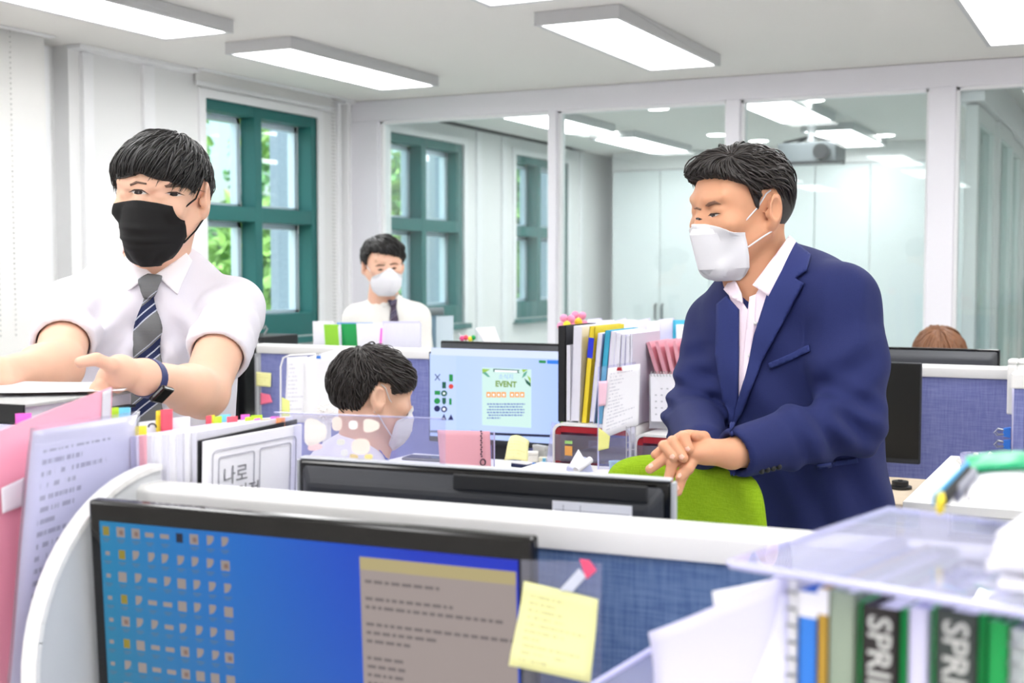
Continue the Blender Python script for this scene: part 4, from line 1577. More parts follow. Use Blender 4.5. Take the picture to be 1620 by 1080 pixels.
# files on the drawer boxes
FZ = 1.0545
ff = [('file', 'black ring binder at the end of the file row on the drawer box', -1.418, .022, .262, blk, 0, None),
      ('file', 'thin white file beside the black binder on the drawer box', -1.399, .010, .21, paper, 0, None),
      ('file', 'thick white catalogue leaning in the file row on the drawer box', -1.379, .024, .262, paper2, .03, None),
      ('file', 'yellow book with a blue label in the file row', -1.352, .016, .262, yellow, .09, None),
      ('file', 'clear white file beside the yellow book', -1.330, .013, .245, lilac, .10, None),
      ('file', 'cyan file in the row on the drawer box', -1.308, .017, .252, cyan, .10, None),
      ('file', 'pale lilac file next to the cyan one', -1.285, .016, .250, lilac, .07, None),
      ('file', 'white paper file in the middle of the file row', -1.266, .014, .246, paper, .05, None),
      ('file', 'lilac paper file next to the white paper file', -1.248, .012, .243, lilac, .04, None),
      ('file', 'white paper file at the right end of the drawer box', -1.232, .012, .24, paper2, .03, None),
      ('file', 'grey translucent file closing the row on the drawer box', -1.217, .008, .245, mat('smoke_file', (200, 196, 212), .4), 0, None)]
for name, lb, x, w_, h_, m_, ln_, _ in ff:
    t, Mx = file_thing(name, lb, 'file', (x, 3.19, FZ), w_, .215, h_, m_, lean=ln_, pages=paper2, spine=None if m_ in (blk, yellow, cyan) else False)
    if m_ is yellow:
        b = MB()
        b.M = Mx
        b.bb(-w_ / 2, w_ / 2, -.0008, 0, h_ - .085, h_ - .03)
        b.build('blue_label', ultra, t)
# clear stand with clipped page and notes in front of the files
cs = thing('acrylic_stand', 'clear acrylic stand clipped full of notes before the file row', 'stand', tuple(at(978, 745, 3.1)))
C_ = [at(947, 580, 3.330), at(1006, 572, 3.330), at(1006, 880, 3.290), at(946, 880, 3.290)]
wpart('sheet', slab(MB(), C_, .003), acry, cs)
wpart('polished_edge', MB().tube([C_[0], C_[3]], .0022, 6), acre, cs)
sheet('typed_page', [(962, 582, 3.320), (1013, 575, 3.315), (1010, 672, 3.295), (951, 695, 3.300)], printed('typed_page_b', (244, 243, 250), (196, 196, 210), 20, .7), label='typed page clipped to the clear acrylic stand', cat='paper', curl=.004)
sheet('sticky_note', [(947, 603, 3.310), (961, 602, 3.310), (958, 641, 3.305), (947, 643, 3.305)], mat('pink_sticky', (250, 206, 226), .7), label='pale pink sticky note on the clear acrylic stand', cat='note')
sheet('sticky_note', [(947, 676, 3.298), (965, 690, 3.296), (963, 709, 3.290), (946, 713, 3.290)], yel, label='yellow sticky note at the foot of the clear acrylic stand', cat='note')
binder_clip(None, at(980, 586, 3.310), .014, mat('red_clip', (190, 40, 60), .4), 'small red clip holding the typed page')
tr_ = thing('wire_tray', 'clear grid pen tray at the foot of the acrylic stand', 'tray', tuple(at(998, 745, 3.270)))
b = MB()
for i in range(6):
    b.tube([at(991, 676 + i * 12, 3.270), at(1005, 674 + i * 12, 3.270)], .0012, 4)
for x in (991, 998, 1005):
    b.tube([at(x, 674, 3.270), at(x, 880, 3.270)], .0015, 4)
wpart('grid', b, mat('grid_grey', (186, 184, 196), .4), tr_)
# pink card files behind the calendar
for i in range(6):
    x = -1.175 + i * .0165
    file_thing('file', 'pink card file fanned out behind the desk calendar', 'file', (x + .045, 3.29, 1.0385), .010, .16, .245, pinkl, lean=-.32 + i * .035, group='pink card files', spine=False, pages=pinkl)
for i, (lb, m_, x) in enumerate((('lilac file leaning beside the pink card files', lilac, -1.058), ('white file with vertical lettering behind the desk calendar', paper, -1.040), ('pale yellow file behind the desk calendar', mat('pale_yellow_card', (240, 236, 190), .6), -1.022))):
    t, Mx = file_thing('file', lb, 'file', (x + .02, 3.29, 1.0385), .013, .16, .258, m_, lean=-.14, spine=None, pages=paper2)
    if i == 1:
        vs, fs = text_geo('업무자료철', .013)
        b = MB()
        b.M = Mx
        b.add([(v[1] - .005, -.0006, .20 - v[0]) for v in vs], fs)
        b.build('spine_lettering', mat('ink_navy', (60, 70, 140), .6), t)['kind'] = 'stuff'
# desk calendar
dc = thing('desk_calendar', 'white spiral desk calendar turned to month 8 on the drawer box', 'calendar', tuple(at(1066, 675, 3.43)))
Q = [at(1029, 591, 3.45), at(1103, 592, 3.42), at(1103, 668, 3.41), at(1030, 666, 3.43)]
wpart('page', slab(MB(), Q, .002), paper, dc)
wpart('card_stand', slab(MB(), [at(1027, 592, 3.475), at(1105, 593, 3.43), at(1105, 679, 3.42), at(1027, 677, 3.465)], .002), mat('card_grey', (206, 206, 210), .6), dc)
for i in range(15):
    c_ = Q[0].lerp(Q[1], (i + .5) / 15)
    b = MB()
    b.tube([c_ + Vector((0, .007 * math.cos(a) , .007 * math.sin(a))) for a in np.linspace(0, 5.6, 9)], .0008, 5)
    wpart('coil', b, steel, dc)
cx_, cz_ = (Q[1] - Q[0]), (Q[3] - Q[0])
cn = -cx_.cross(cz_).normalized() * .0026
if cn.dot(CAM - Q[0]) < 0:
    cn = -cn
b = MB()
for r_ in range(5):
    for k_ in range(7):
        if (r_, k_) in ((0, 0), (4, 4), (4, 5), (4, 6)):
            continue
        p = Q[0] + cx_ * (.09 + .125 * k_) + cz_ * (.30 + .135 * r_) + cn
        b.add([p, p + cx_ * .045, p + cx_ * .045 + cz_ * .03, p + cz_ * .03], [(0, 1, 2, 3)])
wpart('day_print', b, mat('ink_pale', (196, 196, 204), .7), dc)['kind'] = 'stuff'
vs, fs = text_geo('8', .016)
o_ = Q[0] + cx_ * .70 + cz_ * .19 + cn
wpart('month_lettering', MB().add([tuple(o_ + cx_.normalized() * v[0] - cz_.normalized() * v[1]) for v in vs], fs), mat('ink_black', (40, 40, 46), .6), dc)['kind'] = 'stuff'

# things lying on the rear desk
mh = thing('memo_holder', 'clear acrylic memo holder holding a pink memo card with a dark charm', 'memo holder', tuple(at(735, 745, 3.600)))
wpart('sheet', slab(MB(), [at(745, 680, 3.630), at(782, 683, 3.610), at(782, 748, 3.600), at(745, 748, 3.620)], .003), acry, mh)
wpart('polished_edge', MB().tube([at(782, 683, 3.610), at(782, 748, 3.600)], .002, 6), acre, mh)
sheet('memo_card', [(692, 680, 3.620), (775, 682, 3.580), (777, 746, 3.560), (697, 745, 3.600)], pinkl, label='pink memo card standing before the poster layout monitor', cat='card', th=.0015)
ch_ = thing('key_charm', 'dark beaded charm hanging down the pink memo card', 'charm', tuple(at(762, 735, 3.565)))
b = MB()
for i in range(12):
    b.ball(at(761 + (i % 2), 682 + i * 3.6, 3.566), .003, 6, 5)
wpart('bead_string', b, mat('charm_dark', (70, 40, 60), .4), ch_)['kind'] = 'stuff'
wpart('ring', MB().tube([at(764 + 4 * math.cos(a), 731 + 5 * math.sin(a), 3.565) for a in np.linspace(0, 6.28, 14)], .002, 6), MATS['charm_dark'], ch_, smooth=True)
sheet('sticky_note', [(808, 690, 3.720), (838, 698, 3.680), (834, 728, 3.620), (797, 726, 3.640)], printed('note_ruled', (244, 242, 178), (226, 222, 150), 9, .7, .05, .95), label='curled yellow sticky note below the poster layout monitor', cat='note', curl=-.012)
sp_ = thing('smartphone', 'dark smartphone lying flat before the poster layout monitor', 'phone', (at(670, 733, Z=DESK + .13)).to_tuple())
P_ = at(676, 727, 3.2)
for o_x in (0,):
    sp_.location = (P_.x, P_.y, P_.z)
MB().box((0, 0, 0), (.14, .07, .008), (0, 0, .1)).build('body', mat('phone_grey', (120, 120, 124), .3, .5, .4), sp_, bevel=.003)
MB().box((0, 0, .0044), (.132, .062, .0006), (0, 0, .1)).build('screen', gloss, sp_)
rs = thing('desk_riser', 'white desk riser under the phone and memo things on the rear desk', 'riser', (-1.75, 3.32, DESK))
MB().bb(-.30, .31, -.17, .15, .155, .172).build('board', white, rs, bevel=.002)
for s_ in (-.30, .295):
    MB().bb(s_, s_ + .015, -.16, .14, 0, .1545).build('foot', white, rs)
RZT = DESK + .1725
sp_.location.z = RZT + .0045
sp_.location.x, sp_.location.y = at(676, 727, Z=RZT).xy
for i, (px, py, s, m_, lb, rz_) in enumerate((
        (838, 724, (.05, .035, .03), mat('eraser_white', (236, 232, 226), .6), 'small white paper box among the clutter below the poster monitor', .4),
        (856, 722, (.06, .02, .045), mat('box_grey', (190, 190, 188), .6), 'small grey carton among the clutter below the poster monitor', -.5),
        (866, 728, (.05, .03, .02), cream, 'beige flat case among the clutter below the poster monitor', .3),
        (826, 733, (.06, .03, .015), navy_t, 'navy and white cloth pouch on the rear desk', -.2),
        (845, 737, (.018, .018, .02), blue, 'small blue bottle cap on the rear desk', 0),
        (861, 735, (.016, .016, .03), mat('sky_cap', (120, 190, 220), .4), 'small sky blue glue bottle on the rear desk', .1),
        (875, 736, (.012, .012, .03), mat('brown_cap', (180, 130, 100), .4), 'small brown lip balm tube on the rear desk', .1))):
    p = at(px, py + 6, Z=RZT)
    t = thing('small_box' if i < 3 else ['cloth_pouch', 'bottle_cap', 'glue_bottle', 'balm_tube'][i - 3], lb, ['box', 'box', 'case', 'pouch', 'cap', 'bottle', 'tube'][i], (p.x, p.y, RZT + .0005), rz_)
    if i < 4:
        MB().bb(-s[0] / 2, s[0] / 2, -s[1] / 2, s[1] / 2, 0, s[2] * .75).build('body', m_, t, bevel=.002)
        MB().bb(-s[0] / 2 - .0005, s[0] / 2 + .0005, -s[1] / 2 - .0005, s[1] / 2 + .0005, s[2] * .755, s[2]).build('lid', m_ if i != 3 else paper, t, bevel=.001)
    else:
        MB().lathe([(s[0] / 2, 0), (s[0] / 2, s[2] * .7)], 12).build('body', m_, t)
        MB().lathe([(s[0] * .3, s[2] * .701), (s[0] * .3, s[2])], 12).build('lid', m_, t)
st_ = thing('acrylic_strip', 'tilted clear acrylic ruler strip leaning by the red drawer box', 'ruler', tuple(at(870, 748, 3.600)))
wpart('sheet', slab(MB(), [at(873, 667, 3.620), at(884, 671, 3.610), at(871, 748, 3.580), at(862, 747, 3.590)], .004), acry_l, st_)
wpart('polished_edge', MB().tube([at(884, 671, 3.610), at(871, 748, 3.580)], .0018, 6), acre, st_)
tw = thing('tape_dispenser', 'white torn paper strips on a lavender dispenser before the drawer box', 'dispenser', tuple(at(915, 748, 3.250)))
wpart('holder', slab(MB(), [at(912, 742, 3.220), at(932, 724, 3.260), at(940, 748, 3.260), at(910, 750, 3.220)], .03), mat('lavender_plastic', (196, 200, 236), .4), tw, bevel=.003)
wpart('roll', MB().tube([at(911, 744, 3.200), at(934, 727, 3.240)], .009, 12), paper, tw, smooth=True)
wpart('paper_strip', slab(MB(), [at(915, 710, 3.260), at(927, 730, 3.240), at(912, 742, 3.230), at(899, 738, 3.250)], .002), paper, tw)
cpp = thing('paper_cup', 'small pale blue cup before the drawer boxes', 'cup', tuple(at(974, 748, 3.240)))
MB().lathe([(.014, 0), (.018, .03), (.016, .03), (.012, .003)], 14).build('body', mat('pale_blue_plastic', (170, 200, 230), .4), cpp, smooth=True)

ro = thing('desk_riser', 'low white riser before the red drawer boxes on the rear desk', 'riser', (-1.28, 3.04, DESK))
zt = min(at(974, 748, 3.24).z, at(912, 750, 3.22).z) - DESK - .001
MB().bb(-.16, .20, -.06, .06, zt - .012, zt).build('board', white, ro, bevel=.002)
for s_ in (-.16, .188):
    MB().bb(s_, s_ + .012, -.055, .055, 0, zt - .0125).build('foot', white, ro)

# ------------------------------------------------------------------ left rear: papers on the violet screen
lh = thing('acrylic_holder', 'clear acrylic holder with white wire frame full of papers before the violet screen', 'holder', tuple(at(520, 816, 3.9)))
wpart('wire_frame', MB().tube([at(444, 814, 3.92), at(444, 580, 3.92), at(448, 566, 3.92), at(458, 562, 3.92), at(500, 560, 3.88)], .003, 8), railm, lh, smooth=True)
wpart('sheet', slab(MB(), [at(445, 566, 3.93), at(602, 568, 3.80), at(602, 826, 3.80), at(445, 812, 3.93)], .003), acry, lh)
sheet('typed_page', [(454, 565, 3.88), (486, 563, 3.86), (482, 668, 3.84), (450, 668, 3.87)], printed('typed_page_c', (243, 242, 249), (206, 206, 220), 16, .7), label='ruled white list at the left of the acrylic holder', cat='paper', curl=.004)
sheet('loose_sheet', [(480, 566, 3.85), (536, 551, 3.80), (600, 668, 3.76), (481, 668, 3.82)], paper, label='large white sheet under the blue binder clip', cat='paper', curl=.004)
sheet('loose_sheet', [(535, 561, 3.815), (600, 549, 3.775), (602, 640, 3.77), (540, 660, 3.80)], lilac, label='white sheet under the pink clip on the violet screen', cat='paper', curl=.003)
binder_clip(None, at(504, 567, 3.82), .014, blue, 'blue binder clip on the large white sheet')
binder_clip(None, at(569, 560, 3.77), .011, mat('pink_clip', (240, 150, 160), .4), 'pink clip at the top of the violet screen')
sheet('sticky_note', None, printed('note_small', (244, 240, 170), (226, 220, 140), 5, .6), pts=[at(405, 588, Y=3.776), at(429, 590, Y=3.776), at(428, 612, Y=3.772), at(405, 610, Y=3.772)], label='yellow sticky note at the left end of the violet screen', cat='note')
sheet('sticky_note', None, mat('hot_pink', (246, 120, 150), .5), pts=[at(412, 621, Y=3.776), at(427, 624, Y=3.776), at(431, 636, Y=3.772), at(412, 640, Y=3.772)], label='hot pink paper tag at the left end of the violet screen', cat='note')
sheet('yellow_folder', [(446, 628, 3.75), (458, 634, 3.74), (462, 832, 3.72), (444, 832, 3.73)], mat('pale_lime_card', (228, 234, 140), .6), label='pale yellow-green folder before the acrylic holder', cat='folder')
pm = thing('plush_ball', 'round white fluffy plush by the acrylic holder', 'plush', tuple(at(517, 854, 3.55)))
fz = MB()
rg = np.random.default_rng(8)
c_ = at(517, 652, 3.55)
fz.ball(c_, .024, 16, 10)
for i in range(160):
    v = Vector(rg.normal(size=3)).normalized()
    fz.tube([c_ + v * .022, c_ + v * .030], [.0025, .0008], 4)
wpart('fluff', fz, mat('white_fluff', (246, 244, 242), .9, sheen=.5), pm)['kind'] = 'stuff'
wpart('foot', MB().tube([at(517, 854, 3.55), at(517, 660, 3.55)], .012, 8), mat('white_fluff', (246, 244, 242)), pm)

# ------------------------------------------------------------------ files and things behind the violet screen
RZ2 = DESK
rk = thing('file_rack', 'low white file rack behind the violet screen under the coloured files', 'rack', (-2.50, 3.98, RZ2))
MB().bb(-.30, .24, -.08, .14, .17, .182).build('shelf_board', white, rk)
for s_ in (-.30, .23):
    MB().bb(s_, s_ + .01, -.08, .14, 0, .1695).build('side_panel', white, rk)
ZR = RZ2 + .1825


def back_file(lb, x0, x1, ytop, m_, lean_px=0, d=4.62, dpt=.05, group=None):
    """file seen broadside behind the screen, standing on the rack"""
    a_, b_ = at(x0, ytop, d), at(x1, ytop, d - .04)
    t = thing('file', lb, 'file', ((a_.x + b_.x) / 2, (a_.y + b_.y) / 2, ZR), group=group)
    sh_ = Vector((lean_px * d / FPX, 0, 0))
    q = [a_, b_, Vector((b_.x, b_.y, ZR)) + sh_, Vector((a_.x, a_.y, ZR)) + sh_]
    wpart('cover', slab(MB(), q, -.006), m_, t)
    wpart('pages', slab(MB(), [p + Vector((.003, .0065, -.006)) for p in q[:2]] + [p + Vector((.003, .0065, .001)) for p in q[2:]], -.012), paper2, t)
    return t


back_file('white file at the left end behind the violet screen', 496, 528, 508, paper, 4, 4.72)
back_file('lime green plastic file behind the violet screen', 514, 536, 513, lime_p, 12, 4.66)
back_file('blue-edged file next to the green one behind the violet screen', 534, 590, 510, mat('azure_plastic', (90, 160, 226), .35), 8, 4.70)
back_file('green plastic file behind the violet screen', 541, 576, 512, grn, 8, 4.64)
back_file('white paper file leaning on the green one behind the violet screen', 565, 606, 511, paper, 10, 4.60)
back_file('wide lilac-white paper file behind the violet screen', 606, 664, 508, lilac, 0, 4.56)
sheet('index_flag', [(602, 519, 4.54), (605, 519, 4.54), (604, 545, 4.54), (600, 545, 4.54)], flm['magenta'], label='magenta index flag on the paper file behind the violet screen', cat='flag', th=.0006)
pc = thing('computer_tower', 'black computer case behind the violet screen under the teal window', 'computer', tuple(at(440, 650, 5.0)))
wpart('case', MB().bb(-3.32, -3.0, 3.95, 4.18, .8995, 1.215), blk, pc, bevel=.004)
wpart('label', MB().bb(-3.12, -3.02, 3.945, 3.9495, 1.12, 1.20), paper, pc)
sd = thing('side_desk', 'white side desk under the computer case by the window wall', 'desk', (-3.24, 4.16, 0))
MB().bb(-.42, .28, -.35, .35, .875, .899).build('desktop', white, sd)
for a in (-.4, .24):
    for b_ in (-.33, .29):
        MB().bb(a, a + .04, b_, b_ + .04, 0, .8745).build('leg', silver, sd)
hk = thing('metal_hook', 'thin metal hook standing on the black computer case', 'hook', tuple(at(418, 545, 5.0)))
wpart('wire', MB().tube([at(414, 542, 5.0), at(418, 530, 5.0), at(423, 520, 5.0), at(420, 515, 5.0), at(417, 520, 5.0)], .004, 6), steel, hk, smooth=True)
# flower toy
ft = thing('flower_toy', 'pink plush flower toy with two blossoms and yellow centres by the black binder', 'toy flower', tuple(at(905, 560, 3.95)))
pinkf = mat('pink_plush', (246, 150, 190), .8, sheen=.4)
for cx, cy, r_, d_ in ((897, 513, 10, 3.96), (915, 508, 10, 4.0)):
    for k_ in range(5):
        a = k_ * 2 * math.pi / 5 + .4
        wpart('petal', MB().ball(at(cx + r_ * math.cos(a), cy + r_ * 1.15 * math.sin(a), d_), (.0125, .010, .0125)), pinkf, ft, smooth='all')
    wpart('blossom_centre', MB().ball(at(cx, cy + 1, d_ - .018), (.0125, .010, .0125)), yellow, ft, smooth='all')
wpart('stem', MB().tube([at(900, 520, 3.97), at(902, 545, 3.97), at(904, 600, 3.97)], .006, 8), lime_p, ft, smooth=True)
wpart('pot', MB().lathe([(.03, 0), (.036, .06)], 16, at(904, 690, 3.97)), lime_p, ft)
# papers behind the screen above the file row
rk2 = thing('file_rack', 'low white file rack behind the violet screen beyond the drawer boxes', 'rack', (-1.46, 3.99, RZ2))
MB().bb(-.26, .26, -.10, .14, .197, .209).build('shelf_board', white, rk2)
for s_ in (-.26, .25):
    MB().bb(s_, s_ + .01, -.10, .14, 0, .1965).build('side_panel', white, rk2)
for i in range(7):
    x = 930 + i * 19
    sheet('paper_file', [(x, 505 + (i % 3) * 2, 4.35 - i * .02), (x + 22, 503 + (i % 2) * 3, 4.33 - i * .02), (x + 24, 676, 4.33 - i * .02), (x, 676, 4.35 - i * .02)],
          paper if i % 2 else lilac, label='white paper file standing behind the violet screen beyond the drawer boxes', cat='file', group='white files beyond the drawer boxes', th=.01)
sheet('teal_folder', [(1065, 506, 4.2), (1110, 506, 4.15), (1110, 684, 4.15), (1065, 684, 4.2)], cyan, label='cyan folder standing behind the violet screen beside the suit sleeve', cat='folder', th=.006)
sheet('folder_page', [(1070, 513, 4.19), (1110, 513, 4.14), (1110, 684, 4.14), (1070, 684, 4.19)], paper, label='white page in the cyan folder behind the violet screen', cat='paper', th=.002)
sheet('loose_sheet', None, paper, pts=[at(752, 519, Y=4.01), at(782, 517, Y=4.01), at(796, 552, Y=3.984), at(770, 552, Y=3.984)], label='tilted white card standing behind the black monitor', cat='paper', th=.002)
vb = at(742, 560, 4.75)
fp = thing('flower_vase', 'tiny flowers in pink, yellow and green in a tall vase behind the violet screen', 'vase', (vb.x, vb.y, DESK))
for (x, y, c_) in ((737, 534, flm['coral']), (744, 536, flm['yellow']), (749, 534, grn), (731, 535, flm['pink'])):
    wpart('blossom', MB().ball(at(x, y, 4.75), .010, 8, 6), c_, fp, smooth='all')
    wpart('stem', MB().tube([at(x, y, 4.75), at(741, 575, 4.75)], .002, 5), grn, fp)
wpart('twig', MB().tube([at(741, 575, 4.75), at(738, 548, 4.75), at(729, 530, 4.75), at(725, 526, 4.75)], .0015, 4), paper, fp)
MB().lathe([(.035, 0), (.04, .1), (.03, .3), (.018, .43)], 16).build('vase', white, fp, smooth=True)
fs2 = thing('file_stand', 'grey-blue document stand with a pale panel near the standing man in white', 'stand', tuple(at(700, 560, 5.6)))
wpart('panel', slab(MB(), [at(690, 500, 5.6), at(717, 499, 5.6), at(717, 697, 5.6), at(690, 697, 5.6)], .02), mat('pale_blue_panel', (206, 222, 232), .5), fs2)
wpart('top_bar', MB().tube([at(672, 493, 5.6), at(702, 492, 5.6)], .018, 10), mat('grey_bar', (120, 132, 136), .5), fs2, smooth=True)
wpart('post', MB().tube([at(686, 495, 5.62), at(694, 560, 5.62), at(697, 697, 5.62)], .02, 8), mat('grey_blue_post', (120, 150, 170), .5), fs2, smooth=True)
tb2 = thing('side_table', 'small white table behind the rear desks under the document stand', 'table', (-2.35, 5.15, 0))
MB().bb(-.45, .45, -.25, .25, .70, .72).build('tabletop', white, tb2)
for a in (-.43, .39):
    for b_ in (-.23, .19):
        MB().bb(a, a + .04, b_, b_ + .04, 0, .6995).build('leg', silver, tb2)

# ------------------------------------------------------------------ right rear
cbt = thing('drawer_cabinet', 'beige wood drawer cabinet beside the suit, with a black disc on it', 'cabinet', (-.53, 3.22, 0))
MB().bb(-.19, .055, -.20, .18, 0, .905).build('body', woodm, cbt)
MB().bb(-.195, .06, -.205, .185, .9055, .932).build('top', woodm, cbt, bevel=.002)
MB().bb(-.18, .05, -.2056, -.2005, .60, .89).build('drawer', yellow, cbt)
bd = thing('cable_disc', 'black round rubber disc on the beige cabinet', 'disc', (at(1424, 772, Z=.933)).to_tuple())
MB().lathe([(.028, .0), (.028, .006), (.02, .007), (.02, .018), (.012, .018)], 24).build('body', blk, bd, smooth=True)
MB().lathe([(.006, .0185), (.006, .021)], 12).build('knob', blk2, bd)
pcup = thing('pen_cup', 'pen cup holding white pens before the violet screen', 'pen cup', tuple(at(1545, 752, 2.9)))
MB().lathe([(.035, 0), (.037, .05), (.033, .05), (.031, .004)], 18).build('cup', acry_l, pcup)
for i, (x, y) in enumerate(((1514, 726), (1544, 716), (1569, 716), (1552, 722), (1560, 727))):
    wpart('pen', MB().tube([at(1545, 752, 2.9), at(x, y, 2.9)], [.005, .0055], 8), mat('pen_white', (236, 232, 222), .4), pcup, smooth=True)
psd = thing('side_cabinet', 'white cabinet under the pen cup and hanging papers', 'cabinet', (-.05, 3.0, 0))
zc = at(1545, 752, 2.9).z
MB().bb(-.37, .35, -.35, .35, 0, zc - .021).build('body', white, psd)
MB().bb(-.375, .355, -.355, .355, zc - .0205, zc - .001).build('top', white, psd, bevel=.002)
# hanging papers with white brackets and blue clips
sdp = thing('end_screen', 'white framed end screen standing where the violet screen ends', 'desk screen', (-.285, 3.45, 0))
MB().bb(-.012, .012, .12, .30, .45, 1.16).build('fabric_panel', violet, sdp)
MB().bb(-.02, .02, .11, .31, 1.1605, 1.20).build('top_rail', railm, sdp, bevel=.004)
for x in (1596, 1612):
    p = at(x + 6, 571, 3.45)
    t = thing('screen_hook', 'white plastic hook clamped over the end screen', 'hook', (p.x, p.y, 1.08), group='hooks on the end screen')
    MB().bb(-.012, .012, -.008, .008, 0, .135).build('front_bar', railm, t, bevel=.004)
    MB().bb(-.012, .012, -.008, .06, .136, .148).build('top_bar', railm, t, bevel=.004)
for i, q in enumerate(([(1602, 605, 3.44), (1622, 608, 3.40), (1622, 790, 3.40), (1600, 790, 3.44)], [(1611, 608, 3.41), (1640, 612, 3.36), (1640, 790, 3.36), (1611, 790, 3.41)])):
    sheet('hanging_papers', q, lilac if i == 0 else paper, label=['lilac-white papers hanging from the hook with blue clips', 'white papers hanging in front of the clipped ones'][i], cat='papers', th=.004)
for i, y in enumerate((684, 703)):
    binder_clip(None, at(1599, y, 3.42), .030, blue, ['upper', 'lower'][i] + ' blue binder clip on the hanging papers').rotation_euler = (0, R(-90), 0)
# ================================================================== PEOPLE
class Field:
    """signed distance grid; shapes are blended in, then skinned with surface nets"""

    def __init__(s, lo, hi, h):
        s.lo, s.h = np.array(lo, float), h
        n = np.ceil((np.array(hi) - s.lo) / h).astype(int) + 1
        s.n = n
        s.ax = [(s.lo[i] + h * np.arange(n[i])).astype(np.float32) for i in range(3)]
        s.D = np.full(n, 1.0, np.float32)

    def sub(s, lo, hi):
        sl = []
        for i in range(3):
            a = max(0, int((lo[i] - s.lo[i]) / s.h) - 1)
            b = min(s.n[i], int((hi[i] - s.lo[i]) / s.h) + 3)
            if b <= a:
                return None
            sl.append(slice(a, b))
        return tuple(sl)

    def pts(s, sl):
        return (s.ax[0][sl[0]][:, None, None], s.ax[1][sl[1]][None, :, None], s.ax[2][sl[2]][None, None, :])

    def put(s, sl, d, k, op):
        D = s.D[sl]
        if op == 'u':
            if k > 0:
                t = np.clip(.5 + .5 * (D - d) / k, 0, 1)
                s.D[sl] = D + (d - D) * t - k * t * (1 - t)
            else:
                s.D[sl] = np.minimum(D, d)
        elif op == 's':
            if k > 0:
                t = np.clip(.5 - .5 * (D + d) / k, 0, 1)
                s.D[sl] = D + (-d - D) * t + k * t * (1 - t)
            else:
                s.D[sl] = np.maximum(D, -d)
        return s

    def ell(s, c, r, k=.01, rot=None, op='u'):
        c = np.array(c, float)
        r = np.array(r if hasattr(r, '__len__') else (r, r, r), float)
        m = max(r) + k + 2 * s.h
        sl = s.sub(c - m, c + m)
        if sl is None:
            return s
        X, Y, Z = s.pts(sl)
        X, Y, Z = X - c[0], Y - c[1], Z - c[2]
        if rot is not None:
            q = np.array(rot, float).T                # columns of rot are the local axes
            X, Y, Z = (q[0, 0] * X + q[0, 1] * Y + q[0, 2] * Z, q[1, 0] * X + q[1, 1] * Y + q[1, 2] * Z, q[2, 0] * X + q[2, 1] * Y + q[2, 2] * Z)
        k0 = np.sqrt((X / r[0]) ** 2 + (Y / r[1]) ** 2 + (Z / r[2]) ** 2) + 1e-9
        k1 = np.sqrt((X / r[0] ** 2) ** 2 + (Y / r[1] ** 2) ** 2 + (Z / r[2] ** 2) ** 2) + 1e-9
        return s.put(sl, (k0 * (k0 - 1) / k1).astype(np.float32), k, op)

    def cap(s, a, b, ra, rb=None, k=.01, op='u'):
        a, b = np.array(a, float), np.array(b, float)
        rb = ra if rb is None else rb
        m = max(ra, rb) + k + 2 * s.h
        sl = s.sub(np.minimum(a, b) - m, np.maximum(a, b) + m)
        if sl is None:
            return s
        X, Y, Z = s.pts(sl)
        v = b - a
        t = np.clip(((X - a[0]) * v[0] + (Y - a[1]) * v[1] + (Z - a[2]) * v[2]) / max(1e-9, v @ v), 0, 1)
        d = np.sqrt((X - a[0] - t * v[0]) ** 2 + (Y - a[1] - t * v[1]) ** 2 + (Z - a[2] - t * v[2]) ** 2) - (ra + (rb - ra) * t)
        return s.put(sl, d.astype(np.float32), k, op)

    def chain(s, pts, rs, k=.01, op='u'):
        for i in range(len(pts) - 1):
            s.cap(pts[i], pts[i + 1], rs[i], rs[i + 1], k, op)
        return s

    def cut(s, c, n, r, op='s'):
        """remove what lies beyond the plane through c with normal n, inside radius r of c"""
        c, n = np.array(c, float), np.array(n, float)
        n = n / np.linalg.norm(n)
        sl = s.sub(c - r, c + r)
        if sl is None:
            return s
        X, Y, Z = s.pts(sl)
        d = -((X - c[0]) * n[0] + (Y - c[1]) * n[1] + (Z - c[2]) * n[2])
        rr_ = np.sqrt((X - c[0]) ** 2 + (Y - c[1]) ** 2 + (Z - c[2]) ** 2) - r
        return s.put(sl, np.maximum(d, rr_).astype(np.float32), .004, 's')

    def wave(s, c, r, n, lam, amp, ph=0.0, bend=0.0):
        """cloth folds: ripples along n inside a soft ball"""
        c, n = np.array(c, float), np.array(n, float)
        n = n / np.linalg.norm(n)
        sl = s.sub(c - r, c + r)
        if sl is None:
            return s
        X, Y, Z = s.pts(sl)
        X, Y, Z = X - c[0], Y - c[1], Z - c[2]
        f = np.clip(1 - (X * X + Y * Y + Z * Z) / (r * r), 0, 1)
        q = X * n[0] + Y * n[1] + Z * n[2]
        wob = bend * (np.sin(17 * X + 3 * ph) + np.sin(21 * Z + 11 * Y))
        s.D[sl] += (amp * f * np.sin(2 * np.pi * (q + wob) / lam + ph)).astype(np.float32)
        return s

    def mesh(s):
        D = s.D
        I = D < 0
        nx, ny, nz = D.shape
        cnt = np.zeros((nx - 1, ny - 1, nz - 1), np.int8)
        for a in (0, 1):
            for b in (0, 1):
                for c in (0, 1):
                    cnt += I[a:nx - 1 + a, b:ny - 1 + b, c:nz - 1 + c]
        cell = np.argwhere((cnt > 0) & (cnt < 8))
        idx = np.full(cnt.shape, -1, np.int32)
        idx[cell[:, 0], cell[:, 1], cell[:, 2]] = np.arange(len(cell))
        acc = np.zeros((len(cell), 3))
        num = np.zeros(len(cell))
        cs = [(a, b, c) for a in (0, 1) for b in (0, 1) for c in (0, 1)]
        val = {o: D[cell[:, 0] + o[0], cell[:, 1] + o[1], cell[:, 2] + o[2]] for o in cs}
